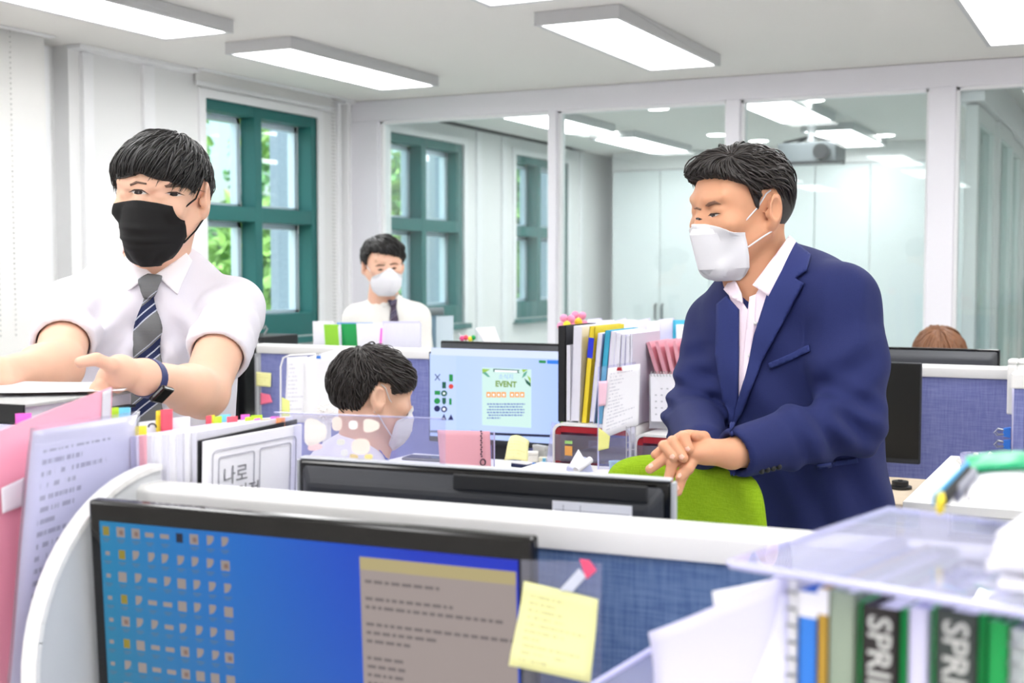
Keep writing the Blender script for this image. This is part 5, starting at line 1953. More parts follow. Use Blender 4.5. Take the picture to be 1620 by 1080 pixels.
        for o in cs:
            for ax in range(3):
                if o[ax]:
                    continue
                p = list(o)
                p[ax] = 1
                p = tuple(p)
                v0, v1 = val[o], val[p]
                m = (v0 < 0) != (v1 < 0)
                t = v0[m] / (v0[m] - v1[m])
                q = np.tile(np.array(o, float), (m.sum(), 1))
                q[:, ax] = t
                acc[m] += q
                num[m] += 1
        V = s.lo + (cell + acc / num[:, None]) * s.h
        Fc = []
        for ax in range(3):
            u, v = (ax + 1) % 3, (ax + 2) % 3
            A = [slice(None)] * 3
            B = [slice(None)] * 3
            A[ax], B[ax] = slice(0, -1), slice(1, None)
            ch = I[tuple(A)] != I[tuple(B)]
            e = np.argwhere(ch)
            ok = (e[:, u] > 0) & (e[:, v] > 0) & (e[:, u] < s.n[u] - 1) & (e[:, v] < s.n[v] - 1)
            e = e[ok]
            du, dv_ = np.zeros(3, int), np.zeros(3, int)
            du[u], dv_[v] = 1, 1
            q = [e - du - dv_, e - dv_, e, e - du]
            f = np.stack([idx[w_[:, 0], w_[:, 1], w_[:, 2]] for w_ in q], 1)
            ins = I[e[:, 0], e[:, 1], e[:, 2]]
            f[~ins] = f[~ins][:, ::-1]
            Fc.append(f)
        return V, np.concatenate(Fc)


def np_obj(name, V, Fq, m, parent, smooth=1):
    me = bpy.data.meshes.new(name)
    me.vertices.add(len(V))
    me.vertices.foreach_set('co', np.asarray(V, np.float32).ravel())
    k = Fq.shape[1]
    me.loops.add(Fq.size)
    me.loops.foreach_set('vertex_index', Fq.astype(np.int32).ravel())
    me.polygons.add(len(Fq))
    me.polygons.foreach_set('loop_start', np.arange(0, Fq.size, k, dtype=np.int32))
    me.update(calc_edges=True)
    me.validate()
    me.materials.append(m)
    me.shade_smooth()
    o = bpy.data.objects.new(name, me)
    COL.objects.link(o)
    o.parent = parent
    if parent:
        o.matrix_parent_inverse = pinv(parent)
    if smooth:
        md = o.modifiers.new('relax', 'SMOOTH')
        md.factor = .5
        md.iterations = smooth
    return o


def relax(V, Fq, it):
    """Laplacian smoothing in numpy, so that later parts can be laid on the final surface"""
    V = V.copy()
    e = np.concatenate([Fq[:, [i, (i + 1) % Fq.shape[1]]] for i in range(Fq.shape[1])])
    deg = np.bincount(e[:, 0], minlength=len(V)) + np.bincount(e[:, 1], minlength=len(V))
    for _ in range(it):
        S = np.zeros_like(V)
        for c in range(3):
            S[:, c] = np.bincount(e[:, 0], V[e[:, 1], c], len(V)) + np.bincount(e[:, 1], V[e[:, 0], c], len(V))
        V = V * .5 + .5 * S / np.maximum(deg, 1)[:, None]
    return V


def bvh(V, Fq):
    return BVHTree.FromPolygons([tuple(v) for v in V], [tuple(int(i) for i in f) for f in Fq])


def patch(name, poly, tree, m, parent, off=.0015, th=.002, step=4.0, flip=False, uvscale=None, eye=None, dome=0.0):
    """a piece of cloth or skin detail lying on a surface: its outline is given where the photo shows it,
    every point is dropped onto the surface below and lifted by off, then given thickness"""
    P = [Vector(p) for p in poly]
    bd = []
    for i, p in enumerate(P):
        q = P[(i + 1) % len(P)]
        n = max(1, int((q - p).length / step))
        bd += [p.lerp(q, k / n) for k in range(n)]
    xs = [p.x for p in bd]
    ys = [p.y for p in bd]

    def inside(x, y):
        c = False
        for i in range(len(bd)):
            a, b = bd[i], bd[i - 1]
            if (a.y > y) != (b.y > y) and x < (b.x - a.x) * (y - a.y) / (b.y - a.y) + a.x:
                c = not c
        return c
    inn = []
    y = min(ys) + step * .5
    while y < max(ys):
        x = min(xs) + step * .5
        while x < max(xs):
            if inside(x, y) and min((Vector((x, y)) - b).length for b in bd) > step * .45:
                inn.append(Vector((x, y)))
            x += step
        y += step
    co = bd + inn
    vs, es, fs, *_ = delaunay_2d_cdt(co, [], [list(range(len(bd)))], 1, 1e-4)
    pts, bad = [], 0
    O = eye if eye is not None else CAM
    for v in vs:
        r_ = ray(v.x, v.y).normalized()
        h, n_, i_, d_ = tree.ray_cast(O, r_)
        if h is None:
            h, n_, i_, d_ = tree.find_nearest(O + r_ * (patch.last if patch.last else 2.4))
            bad += 1
        else:
            patch.last = d_
        if n_.dot(r_) > 0:
            n_ = -n_
        k = 1.0
        if dome:
            k = 1 + dome * min(1, min((v - b).length for b in bd) / (step * 2))
        pts.append(h + n_ * off * k)
    o = MB().add(pts, [tuple(f) for f in fs])
    ob = o.build(name, m, parent, smooth='all')
    ob.matrix_parent_inverse = pinv(parent)
    if th:
        md = ob.modifiers.new('thickness', 'SOLIDIFY')
        md.thickness = th
        md.offset = 0
    return ob


patch.last = None
skin = mat('skin_fair', (236, 190, 164), .5, .35, sss=.15, noise=.03, nscale=30)
skin2 = mat('skin_tan', (218, 160, 126), .5, .35, sss=.15, noise=.05, nscale=30)
hairm = mat('hair_black', (30, 28, 28), .38, .5)
hairm2 = mat('hair_brown_black', (42, 36, 34), .4, .5)
hairb = mat('hair_brown', (128, 84, 54), .4, .5)
browm = mat('brow_dark', (112, 88, 76), .8)
browb = mat('brow_soft', (128, 94, 76), .8)
eyew = mat('eye_white', (224, 216, 210), .3)
eyed = mat('eye_dark', (34, 22, 18), .15)
lash = mat('lash_line', (52, 34, 28), .7)
nailm = mat('nail_pink', (238, 188, 168), .3, .5)
shirtw = mat('shirt_white', (232, 229, 239), .75, .2, bump=.08, bscale=700)
shirtc = mat('shirt_cream', (236, 234, 229), .75, .2)
maskw = mat('mask_white', (232, 231, 236), .8, .2, bump=.1, bscale=900)
maskb = mat('mask_black', (26, 26, 27), .75, .25, bump=.15, bscale=900)
trousers = mat('trouser_charcoal', (40, 42, 50), .85)
shoem = mat('shoe_black', (22, 20, 20), .3, .5)
suit = mat('suit_navy', (34, 42, 92), .8, .25, bump=.25, bscale=900, noise=.10, nscale=500)
pinkshirt = mat('shirt_pink', (240, 222, 234), .75, .2, noise=.03, nscale=400)


class Fig:
    """a person: frame aligned with the camera heading at the figure; px() turns a photo pixel and depth into that frame"""

    def __init__(s, label, px, d, py=430):
        p = at(px, py, d)
        s.root = thing('person', label, 'person', (p.x, p.y, 0))
        s.a = math.atan2(rgt.y, rgt.x)
        s.R = np.array(Matrix.Rotation(s.a, 3, 'Z'))
        s.o = np.array((p.x, p.y, 0.0))

    def px(s, x, y, d):
        w_ = np.array(at(x, y, d)) - s.o
        return s.R.T @ w_

    def world(s, V):
        return V @ s.R.T + s.o


def head_axes(yaw, pitch, roll):
    return np.array(Matrix.Rotation(R(yaw), 3, 'Z') @ Matrix.Rotation(R(roll), 3, 'Y') @ Matrix.Rotation(R(pitch), 3, 'X'))


def add_head(F, c, A, sc_=1.0, neck=None, nr=.056, open_mouth=False):
    """head blended into field F: centre c between the ears, axes A (x its left, -y its face, z up)"""
    def L(x, y, z):
        return np.array(c) + A @ (np.array((x, y, z)) * sc_)

    def E(p, r, k=.012, op='u', tilt=None):
        rot = A if tilt is None else A @ np.array(tilt)
        F.ell(L(*p), np.array(r) * sc_, k, rot, op)
    E((0, .016, .034), (.076, .096, .082))
    E((0, -.02, .02), (.070, .076, .080), .02)
    E((0, -.028, -.035), (.062, .064, .078), .02)
    E((0, -.062, -.098), (.027, .024, .020), .022)
    for s in (-1, 1):
        F.cap(L(s * .058, .004, -.035), L(s * .022, -.06, -.095), .020 * sc_, .018 * sc_, .02)
        E((s * .044, -.062, -.018), (.024, .020, .018), .018)
        E((s * .031, -.096, .010), (.019, .014, .0105), .008, 's')
        E((s * .031, -.0755, .010), (.0165, .0125, .0105), .005)
        F.cap(L(s * .014, -.087, .030), L(s * .046, -.076, .033), .008 * sc_, .007 * sc_, .012)
        # ear: rim, lobe, hollow
        t = np.array(Matrix.Rotation(R(s * 22), 3, 'Z') @ Matrix.Rotation(R(-12), 3, 'X'))
        E((s * .083, .016, .003), (.0085, .021, .033), .006, 'u', t)
        E((s * .080, .009, -.024), (.008, .012, .013), .006, 'u', t)
        E((s * .0945, .012, .006), (.0115, .0135, .022), .002, 's', t)
        E((s * .081, .000, -.003), (.006, .006, .009), .003, 'u', t)
    F.cap(L(0, -.084, .022), L(0, -.099, -.018), .0075 * sc_, .011 * sc_, .012)
    for s in (-1, 1):
        E((s * .013, -.088, -.022), (.009, .010, .008), .006)
    E((0, -.086, -.058), (.022, .010, .007), .008)
    E((0, -.082, -.069), (.020, .010, .007), .008)
    if neck is not None:
        F.cap(L(0, .028, -.045), neck, nr * sc_, nr * sc_ * 1.06, .02)
        F.cap(L(0, -.018, -.075), np.array(neck) + (np.array(L(0, -.02, 0)) - np.array(c)), nr * sc_ * .6, nr * sc_ * .7, .025)
    return L


def tab(deg, rows):
    xs = [r[0] for r in rows]
    return np.interp(np.abs(deg), xs, [r[1] for r in rows])


def make_hair(fig, c, A, line, m, name='hair', sc_=1.0, top=.020, side=.010, extra=(), strands=900, pole=(0, .5, .86), spread=(1.55, .35),
              swirl=0.0, rad=.0016, h=.0032, seed=1, lift=.004, cuts=(), sway=0.0, over=.02, length=(.45, .9)):
    """hair: a cap grown over the skull down to the hairline, covered with combed locks"""
    F = Field((-.13, -.155, -.15), (.13, .16, .18), h)
    F.ell((0, .016, .034), (.076 + side, .096 + side, .082 + top), 0)
    F.ell((0, -.018, .030), (.071 + side, .076 + side * .8, .078 + top), .02)
    for e in extra:
        F.ell(e[0], e[1], .02)
    X, Y, Z = F.ax[0][:, None, None], F.ax[1][None, :, None], F.ax[2][None, None, :]
    ang = np.degrees(np.arctan2(X, -Y)) + 0 * Z
    asym = [r for r in line if len(r) > 2]
    zl = np.interp(np.abs(ang), [r[0] for r in line], [r[1] for r in line])
    if asym:
        zr = np.interp(np.abs(ang), [r[0] for r in line], [r[2] if len(r) > 2 else r[1] for r in line])
        zl = np.where(ang < 0, zr, zl)
    reg = (zl - Z).astype(np.float32) * .8
    F.D = np.maximum(F.D, reg)
    for e in cuts:
        F.ell(e[0], e[1], .004, op='s')
    V, Q = F.mesh()
    V = relax(V, Q, 2)
    tree = bvh(V, Q)
    cen = Vector((0, .012, .03))
    rg_ = np.random.default_rng(seed)
    pz = Vector(pole).normalized()
    px_ = Vector((1, 0, 0))
    py_ = pz.cross(px_).normalized()
    nseg, ns = 10, 4
    allV, allF = [V], [Q]
    base = len(V)
    SV, SF = [], []
    for i in range(strands):
        az = rg_.uniform(-math.pi, math.pi)
        th0 = rg_.uniform(.05, spread[0]) ** 1.0
        dl_ = rg_.uniform(*length)
        sw = swirl * rg_.uniform(.6, 1.4) + rg_.normal() * .12
        lf = abs(rg_.normal()) * lift
        pts = []
        for k_ in range(nseg):
            f = k_ / (nseg - 1)
            th = th0 + dl_ * f
            a_ = az + sw * f + sway * math.sin(3 * f + az)
            d_ = (pz * math.cos(th) + (px_ * math.cos(a_) + py_ * math.sin(a_)) * math.sin(th)).normalized()
            hit = tree.ray_cast(cen + d_ * .3, -d_)
            if hit[0] is None:
                break
            hp = hit[0]
            if hit[1].dot(d_) < .25:                     # the cap's lower rim: stop a little below it
                if pts:
                    last, prev_ = pts[-1], pts[-2] if len(pts) > 1 else pts[-1]
                    dd = last - prev_
                    if dd.length > 1e-5:
                        pts.append(last + dd.normalized() * over * rg_.uniform(.2, 1))
                break
            pts.append(hp + d_ * (lf * math.sin(math.pi * min(1, f * 1.1)) + .0006))
        n_ = len(pts)
        if n_ < 4:
            continue
        r0 = rad * rg_.uniform(.7, 1.5)
        ref = None
        b0 = len(SV)
        for j, p in enumerate(pts):
            t_ = (pts[min(j + 1, n_ - 1)] - pts[max(j - 1, 0)]).normalized()
            nd_ = (p - cen).normalized()
            sd_ = t_.cross(nd_)
            if sd_.length < 1e-6:
                sd_ = t_.orthogonal()
            sd_.normalize()
            up_ = sd_.cross(t_)
            r_ = r0 * (1 - (j / (n_ - 1)) ** 3 * .9) * (.6 + .4 * min(1, j / 2))
            for q in range(ns):
                an = 2 * math.pi * q / ns
                SV.append(p + sd_ * (math.cos(an) * r_ * 1.7) + up_ * (math.sin(an) * r_))
        for j in range(n_ - 1):
            for q in range(ns):
                k2 = (q + 1) % ns
                SF.append((b0 + j * ns + q, b0 + j * ns + k2, b0 + (j + 1) * ns + k2, b0 + (j + 1) * ns + q))
    if SV:
        allV.append(np.array([tuple(v) for v in SV]))
        allF.append(np.array(SF) + base)
    V = np.concatenate(allV)
    Q = np.concatenate(allF)
    V = np.array(c) + (V * sc_) @ np.array(A).T
    return np_obj(name, fig.world(V), Q, m, fig.root, smooth=0)


def make_mask(fig, L, tree, rows, m, name='mask', nu=30, nv=28, sharp=0, pleat=(), th=.0015, ysides=None, p=2.2, ridge=0.0):
    """rows: (z, half width, front y, side y) from top edge to chin, in head coordinates"""
    zs = np.array(rows)

    def f(u, v):
        a = u * 2 - 1
        t = v * (len(rows) - 1)
        i = min(int(t), len(rows) - 2)
        q = zs[i] + (zs[i + 1] - zs[i]) * (t - i)
        z, w_, y0, y1 = q[:4]
        zc = q[4] if len(q) > 4 else 0
        k = abs(a) ** p
        y = y0 + (y1 - y0) * k + ridge * abs(a) * (1 - abs(a))
        for (vp, amp) in pleat:
            x_ = (v - vp) * nv
            y -= amp * (1 - abs(a) ** 4) * max(0, 1 - abs(x_ - .5)) if x_ >= -.5 else 0
        x = a * w_
        zz = z + zc * abs(a) ** 1.5
        o3 = Vector(fig.world(np.array([L(x, -.3, zz)]))[0])
        t3 = Vector(fig.world(np.array([L(x, .1, zz)]))[0])
        hit = tree.ray_cast(o3, (t3 - o3).normalized(), .4)
        if hit[0] is not None:
            y = min(y, -.3 + hit[3] - .0028)
        w3 = Vector(fig.world(np.array([L(x, y, zz)]))[0])
        for _ in range(2):
            nl, nn, _i, nd3 = tree.find_nearest(w3)
            sd3 = (w3 - nl).dot(nn)
            if sd3 < .003 and nd3 < .03:
                w3 = nl + nn * .0034
        return tuple(w3)
    b = MB().grid(f, nu, nv)
    o = b.build(name, m, fig.root, smooth='all')
    if sharp:
        o.data.set_sharp_from_angle(angle=R(sharp))
    o.matrix_parent_inverse = pinv(fig.root)
    md = o.modifiers.new('thickness', 'SOLIDIFY')
    md.thickness = th
    md.offset = 0
    return o, f


def loop_cord(fig, pts, m, r=.0016):
    P = [Vector(fig.world(np.array([p]))[0]) for p in pts]
    Q = []
    for i in range(len(P) - 1):
        for k_ in range(4):
            Q.append(P[i].lerp(P[i + 1], k_ / 4))
    Q.append(P[-1])
    return wpart('ear_loop', MB().tube(Q, r, 6), m, fig.root, smooth=True)


def legs(fig, hipL, hipR, kneeL, kneeR, footL, footR, toe, m, waist=None, h=.009):
    lo = np.min([hipL, hipR, kneeL, kneeR, footL, footR], 0) - np.array((.2, .2, .04))
    hi = np.max([hipL, hipR, kneeL, kneeR, footL, footR], 0) + .22
    F = Field(lo, hi, h)
    for a, b, c in ((hipL, kneeL, footL), (hipR, kneeR, footR)):
        F.cap(a, b, .092, .07, .03)
        F.cap(b, np.array(c) + (0, 0, .05), .068, .055, .02)
    if waist is not None:
        F.ell(waist, (.165, .125, .14), .05)
    V, Q = F.mesh()
    np_obj('trousers', fig.world(V), Q, m, fig.root, 2)
    for c in (footL, footR):
        F = Field(np.array(c) - .2, np.array(c) + .2, .007)
        t = np.array(toe, float)
        c0_ = np.array((c[0], c[1], .045))
        F.cap(c0_, c0_ + t * .13 + (0, 0, -.012), .043, .034, .02)
        F.ell(c0_ + (0, 0, .03), (.05, .05, .045), .02)
        F.cut((c[0], c[1], .002), (0, 0, -1), .19)
        V, Q = F.mesh()
        np_obj('shoe', fig.world(V), Q, shoem, fig.root, 1)
# ------------------------------------------------------------------ the man with the black mask
fa = Fig('man in white short-sleeved shirt, striped grey tie and black mask, arms reaching out', 245, 2.52)
P = fa.px
cA = P(256, 314, 2.45)
AA = head_axes(-9, 6, 3)
nkA = P(244, 432, 2.50)
sR, eR, wR, hR = P(372, 487, 2.49), P(322, 622, 2.25), P(230, 597, 2.02), P(178, 590, 1.97)
sL, eL, wL, hL = P(112, 490, 2.47), P(92, 580, 2.25), P(-5, 594, 2.04), P(-60, 590, 1.99)
lo = np.min([sR, eR, wR, hR, sL, eL, wL, hL, cA], 0) - .16
hi = np.max([sR, eR, wR, hR, sL, eL, wL, hL, cA], 0) + .17
F = Field(lo, hi, .0030)
LA = add_head(F, cA, AA, 1.0, nkA, .054)
F.ell(P(243, 520, 2.53), (.15, .085, .15), .03)
F.cap(nkA, P(243, 480, 2.53), .06, .09, .03)
for s_, e_, w_ in ((sR, eR, wR), (sL, eL, wL)):
    F.cap(s_, e_, .050, .041, .02)
    F.cap(e_, w_, .042, .0275, .02)
    F.ell(e_ + (w_ - e_) * .25, (.042, .05, .042), .02)
F.cap(P(243, 480, 2.53), sR, .06, .05, .03)
F.cap(P(243, 480, 2.53), sL, .06, .05, .03)


def hand(F, wr, palm, fingers, thumb, pr=(.038, .024)):
    """palm blended onto the wrist, five finger chains rooted in it"""
    F.cap(wr, palm, .026, pr[1], .015)
    for ch in fingers + [thumb]:
        F.cap(palm, ch[0], pr[1] * .8, .0135, .012)
        F.chain(ch, [.0108, .0098, .0088, .0078][:len(ch)], .003)


pal = P(190, 588, 1.975)
hand(F, wR, pal, [[P(168, 596, 1.97), P(160, 610, 1.955), P(156, 624, 1.95)], [P(166, 600, 1.985), P(152, 614, 1.97), P(146, 626, 1.965)],
                  [P(172, 606, 1.995), P(158, 618, 1.985), P(152, 626, 1.98)], [P(182, 610, 2.0), P(170, 620, 1.99), P(166, 626, 1.985)]],
     [P(176, 578, 1.94), P(152, 568, 1.915), P(127, 573, 1.90)])
pal2 = P(-45, 592, 2.0)
hand(F, wL, pal2, [[P(-70, 586 + q * 5, 1.97 + q * .014), P(-95, 588 + q * 5, 1.95 + q * .014), P(-112, 592 + q * 5, 1.94 + q * .014)] for q in range(4)],
     [P(-45, 576, 1.96), P(-62, 566, 1.94), P(-80, 566, 1.93)])
V, Q = F.mesh()
V = relax(V, Q, 1)
bodyA = np_obj('body', fa.world(V), Q, skin, fa.root, 0)
treeA = bvh(fa.world(V), Q)
# shirt
F = Field(np.array((-.34, -.40, .86)), np.array((.36, .24, 1.52)), .0048)
F.ell(P(240, 545, 2.535), (.172, .112, .215), .03)
F.ell(P(240, 690, 2.545), (.165, .112, .22), .05)
F.ell(P(240, 860, 2.55), (.168, .115, .2), .05)
F.cap(P(243, 470, 2.525), sR + (-.012, .0, -.012), .080, .055, .05)
F.cap(P(243, 470, 2.525), sL + (.012, .0, -.012), .080, .055, .05)
F.cap(P(243, 428, 2.50), P(243, 452, 2.512), .064, .074, .012)
for s_, e_, q in ((sR, eR, .60), (sL, eL, .66)):
    end = s_ + (e_ - s_) * q
    ax_ = (e_ - s_) / np.linalg.norm(e_ - s_)
    F.cap(s_ + (0, 0, .002), end + ax_ * .05, .058, .060, .03)
    F.wave(s_ + (e_ - s_) * .22, .10, ax_ + np.array((.3, 0, .2)), .045, .006, .4, .006)
F.wave(P(300, 560, 2.43), .15, (.8, 0, .6), .06, .006, .3, .006)
F.wave(P(180, 560, 2.43), .15, (-.8, 0, .6), .065, .006, 1.3, .006)
F.wave(P(240, 620, 2.43), .2, (1, 0, .25), .08, .005, .9, .008)
for s_, e_, q in ((sR, eR, .60), (sL, eL, .66)):
    end = s_ + (e_ - s_) * q
    ax_ = (e_ - s_) / np.linalg.norm(e_ - s_)
    F.cut(end, ax_, .12)
    F.cap(end - ax_ * .028, end + ax_ * .06, .046, .053, .0, 's')
V, Q = F.mesh()
V = relax(V, Q, 2)
treeS = bvh(fa.world(V), Q)
F.cap(P(243, 405, 2.49), P(243, 440, 2.503), .0565, .0565, .004, 's')
V, Q = F.mesh()
V = relax(V, Q, 2)
np_obj('shirt', fa.world(V), Q, shirtw, fa.root, 0)
collarm = mat('collar_white', (247, 245, 251), .7, .2)
patch('collar', [(207, 399), (196, 416), (204, 461), (226, 446), (243, 436), (222, 418)], treeS, collarm, fa.root, .005, .003)
patch('collar', [(292, 402), (303, 416), (280, 467), (262, 450), (246, 436), (272, 418)], treeS, collarm, fa.root, .005, .003)


def stripes(name, base, dark_, s1, s2, ang, scale):
    m = mat(name, base, .7, .25)
    t = m.node_tree
    tc = t.nodes.new('ShaderNodeTexCoord')
    mp = t.nodes.new('ShaderNodeMapping')
    mp.inputs['Rotation'].default_value = (0, R(ang), -(math.atan2(rgt.y, rgt.x)))
    t.links.new(tc.outputs['Object'], mp.inputs[0])
    mp.vector_type = 'POINT'
    sp = t.nodes.new('ShaderNodeSeparateXYZ')
    mp2 = t.nodes.new('ShaderNodeMapping')
    mp2.inputs['Rotation'].default_value = (0, 0, -(math.atan2(rgt.y, rgt.x)))
    t.links.new(tc.outputs['Object'], mp2.inputs[0])
    mp3 = t.nodes.new('ShaderNodeMapping')
    mp3.inputs['Rotation'].default_value = (0, R(ang), 0)
    t.links.new(mp2.outputs[0], mp3.inputs[0])
    t.links.new(mp3.outputs[0], sp.inputs[0])
    ml = t.nodes.new('ShaderNodeMath')
    ml.operation = 'MULTIPLY'
    ml.inputs[1].default_value = scale
    t.links.new(sp.outputs[2], ml.inputs[0])
    fr = t.nodes.new('ShaderNodeMath')
    fr.operation = 'FRACT'
    t.links.new(ml.outputs[0], fr.inputs[0])
    rp = t.nodes.new('ShaderNodeValToRGB')
    rp.color_ramp.interpolation = 'CONSTANT'
    els = [(0, base), (.44, s2), (.48, s1), (.62, s2), (.66, s1), (.80, base), (.84, s2), (.87, base)]
    while len(rp.color_ramp.elements) > 1:
        rp.color_ramp.elements.remove(rp.color_ramp.elements[-1])
    for i, (p_, c_) in enumerate(els):
        e = rp.color_ramp.elements[0] if i == 0 else rp.color_ramp.elements.new(p_)
        e.position = p_
        e.color = (*lin(c_), 1)
    t.links.new(fr.outputs[0], rp.inputs[0])
    wv = t.nodes.new('ShaderNodeTexWave')
    wv.bands_direction = 'Z'
    wv.inputs['Scale'].default_value = 120
    wv.inputs['Distortion'].default_value = 1.0
    t.links.new(tc.outputs['Object'], wv.inputs['Vector'])
    mx = t.nodes.new('ShaderNodeMix')
    mx.data_type = 'RGBA'
    mx.blend_type = 'MULTIPLY'
    mx.inputs[0].default_value = .5
    t.links.new(rp.outputs[0], mx.inputs[6])
    t.links.new(wv.outputs[0], mx.inputs[7])
    t.links.new(mx.outputs[2], t.nodes['Principled BSDF'].inputs['Base Color'])
    return m


tieA = stripes('tie_stripe', (128, 130, 132), (70, 72, 76), (40, 50, 92), (206, 212, 228), 40, 15)
patch('tie', [(229, 469), (244, 469), (254, 517), (257, 590), (258, 720), (208, 720), (210, 575), (214, 519)], treeS, tieA, fa.root, .006, .005)
patch('tie_knot', [(222, 446), (236, 438), (257, 441), (251, 458), (245, 471), (228, 471)], treeS, tieA, fa.root, .011, .008, dome=.5)
# face
patch('eye', [(207, 302.5), (215, 300.5), (225, 301.5), (233, 306), (224, 307.5), (214, 306.5)], treeA, eyew, fa.root, .0008, .0, step=3)
patch('eye', [(263, 305.5), (270, 304), (279, 305), (288, 309), (279, 310.5), (269, 309)], treeA, eyew, fa.root, .0008, .0, step=3)
patch('iris', [(214, 301.5), (219, 301), (224, 302), (226, 304), (224, 307), (218, 307.5), (213, 306)], treeA, eyed, fa.root, .0014, .0, step=3)
patch('iris', [(269, 305), (274, 304.5), (279, 305.5), (281, 307.5), (279, 310), (273, 310.3), (268, 308.5)], treeA, eyed, fa.root, .0014, .0, step=3)
patch('upper_lid', [(204, 303.5), (213, 299), (225, 299.5), (236, 307), (225, 302), (214, 301.5)], treeA, lash, fa.root, .0018, .0008, step=3)
patch('upper_lid', [(260, 306), (269, 302.5), (279, 303), (292, 309), (279, 305.8), (269, 305)], treeA, lash, fa.root, .0018, .0008, step=3)
patch('eyebrow', [(206, 291), (216, 286.5), (232, 289.5), (232, 292), (218, 290), (207, 294)], treeA, browm, fa.root, .0012, .001, step=3)
patch('eyebrow', [(260, 293), (274, 290), (292, 294), (297, 298), (284, 296), (262, 296)], treeA, browm, fa.root, .0012, .001, step=3)
mk, mfA = make_mask(fa, LA, treeA, [(.002, .057, -.102, -.060, -.010), (-.018, .063, -.112, -.050, -.007), (-.042, .066, -.117, -.042, -.004), (-.066, .066, -.117, -.038, 0), (-.088, .056, -.113, -.042, 0), (-.108, .038, -.102, -.046, 0), (-.122, .018, -.084, -.056, 0)],
                    maskb, pleat=((.10, .003), (.36, .007), (.52, .007), (.64, .005)), p=2.0, ridge=-.004)
for s_ in (-1, 1):
    loop_cord(fa, [LA(s_ * .062, -.052, -.016), LA(s_ * .076, -.018, .004), LA(s_ * .080, -.002, .028), LA(s_ * .078, .012, .038)], maskb)
    loop_cord(fa, [LA(s_ * .062, -.042, -.078), LA(s_ * .074, -.014, -.056), LA(s_ * .080, .008, -.036), LA(s_ * .078, .020, -.030)], maskb)
lineA = [(0, .052, .050), (8, .046, .045), (20, .040, .040), (32, .036, .037), (45, .031, .034), (60, .025, .027), (74, .012, .014), (80, .040), (108, .042), (120, -.004), (140, -.045), (180, -.060)]
make_hair(fa, cA, AA, lineA, hairm, top=.008, side=.006, strands=3000, pole=(.06, .40, .9), spread=(1.3, .35), swirl=-.25, seed=4, lift=.003, over=.022,
          extra=(((0, -.056, .058), (.064, .038, .034)),), rad=.0012, length=(.5, 1.0))
# watch
wd = wR + (hR - wR) * .12
ws = thing('wrist_watch', 'black smart watch with navy band on the wrist of the black-masked man', 'watch', tuple(fa.world(np.array([wd]))[0]))
ax_ = Vector(fa.world(np.array([wR]))[0]) - Vector(fa.world(np.array([eR]))[0])
ax_.normalize()
c_ = Vector(fa.world(np.array([wR - (wR - eR) * .02]))[0])
u_ = ax_.orthogonal().normalized()
v_ = ax_.cross(u_)
b = MB()
n_ = 24
vs, fs = [], []
for i in range(n_):
    a = 2 * math.pi * i / n_
    for (o_, rr_) in ((-.010, .0295), (.010, .0290), (.010, .0315), (-.010, .0320)):
        vs.append(c_ + ax_ * o_ + (u_ * math.cos(a) + v_ * math.sin(a)) * rr_)
for i in range(n_):
    j = (i + 1) % n_
    for k_ in range(4):
        fs.append((i * 4 + k_, i * 4 + (k_ + 1) % 4, j * 4 + (k_ + 1) % 4, j * 4 + k_))
wpart('band', b.add(vs, fs), mat('navy_band', (44, 54, 110), .5), ws, smooth=True)
dn = (Vector(at(232, 612, 1.98)) - c_)
dn = (dn - ax_ * dn.dot(ax_)).normalized()
sd = ax_.cross(dn)
p0 = c_ + dn * .033
slab_q = [p0 + ax_ * .019 + sd * .016, p0 - ax_ * .019 + sd * .016, p0 - ax_ * .019 - sd * .016, p0 + ax_ * .019 - sd * .016]
wpart('case', slab(MB(), slab_q, -.009 if (slab_q[1] - slab_q[0]).cross(slab_q[3] - slab_q[0]).dot(dn) < 0 else .009), gloss, ws, bevel=.003)
legs(fa, P(205, 860, 2.55) * (1, 1, 0) + (0, 0, .93), P(280, 860, 2.55) * (1, 1, 0) + (0, 0, .93), np.array((-.10, .02, .50)), np.array((.10, .02, .50)),
     np.array((-.11, .06, 0)), np.array((.11, .06, 0)), (0, -1, 0), trousers, waist=np.array((0, .03, .93)))

# ------------------------------------------------------------------ the man in the navy suit
fb = Fig('man in navy suit and open pink-white shirt with white mask leaning on the green chair', 1235, 2.46)
P = fb.px
cB = P(1172, 338, 2.45)
AB = head_axes(-62, 4, 0)
nkB = P(1205, 452, 2.47)
sl_, el_, wl_ = P(1330, 478, 2.335), P(1346, 668, 2.27), P(1158, 718, 2.105)
sr_, er_, wr_ = P(1135, 515, 2.60), P(1098, 662, 2.49), P(1112, 706, 2.19)
F = Field(np.min([cB, wl_, P(1020, 790, 2.05)], 0) - .06, np.max([cB + .17, sl_], 0) + np.array((.02, .2, .0)), .0029)
F = Field(np.array((-.30, -.46, 1.02)), np.array((.22, .20, 1.75)), .0030)
LB = add_head(F, cB, AB, 1.0, nkB, .058)
F.cap(nkB, P(1225, 520, 2.47), .062, .09, .03)
F.cap(wl_, P(1200, 708, 2.14), .023, .034, .012)
F.cap(wr_, P(1108, 672, 2.40), .026, .034, .012)
V0, Q0 = F.mesh()
hc = P(1085, 720, 2.11)
F = Field(hc - np.array((.085, .07, .085)), hc + np.array((.115, .16, .06)), .0016)
F.cap(wl_, P(1170, 712, 2.115), .0225, .026, .012)
F.cap(wr_, P(1110, 690, 2.26), .025, .028, .012)
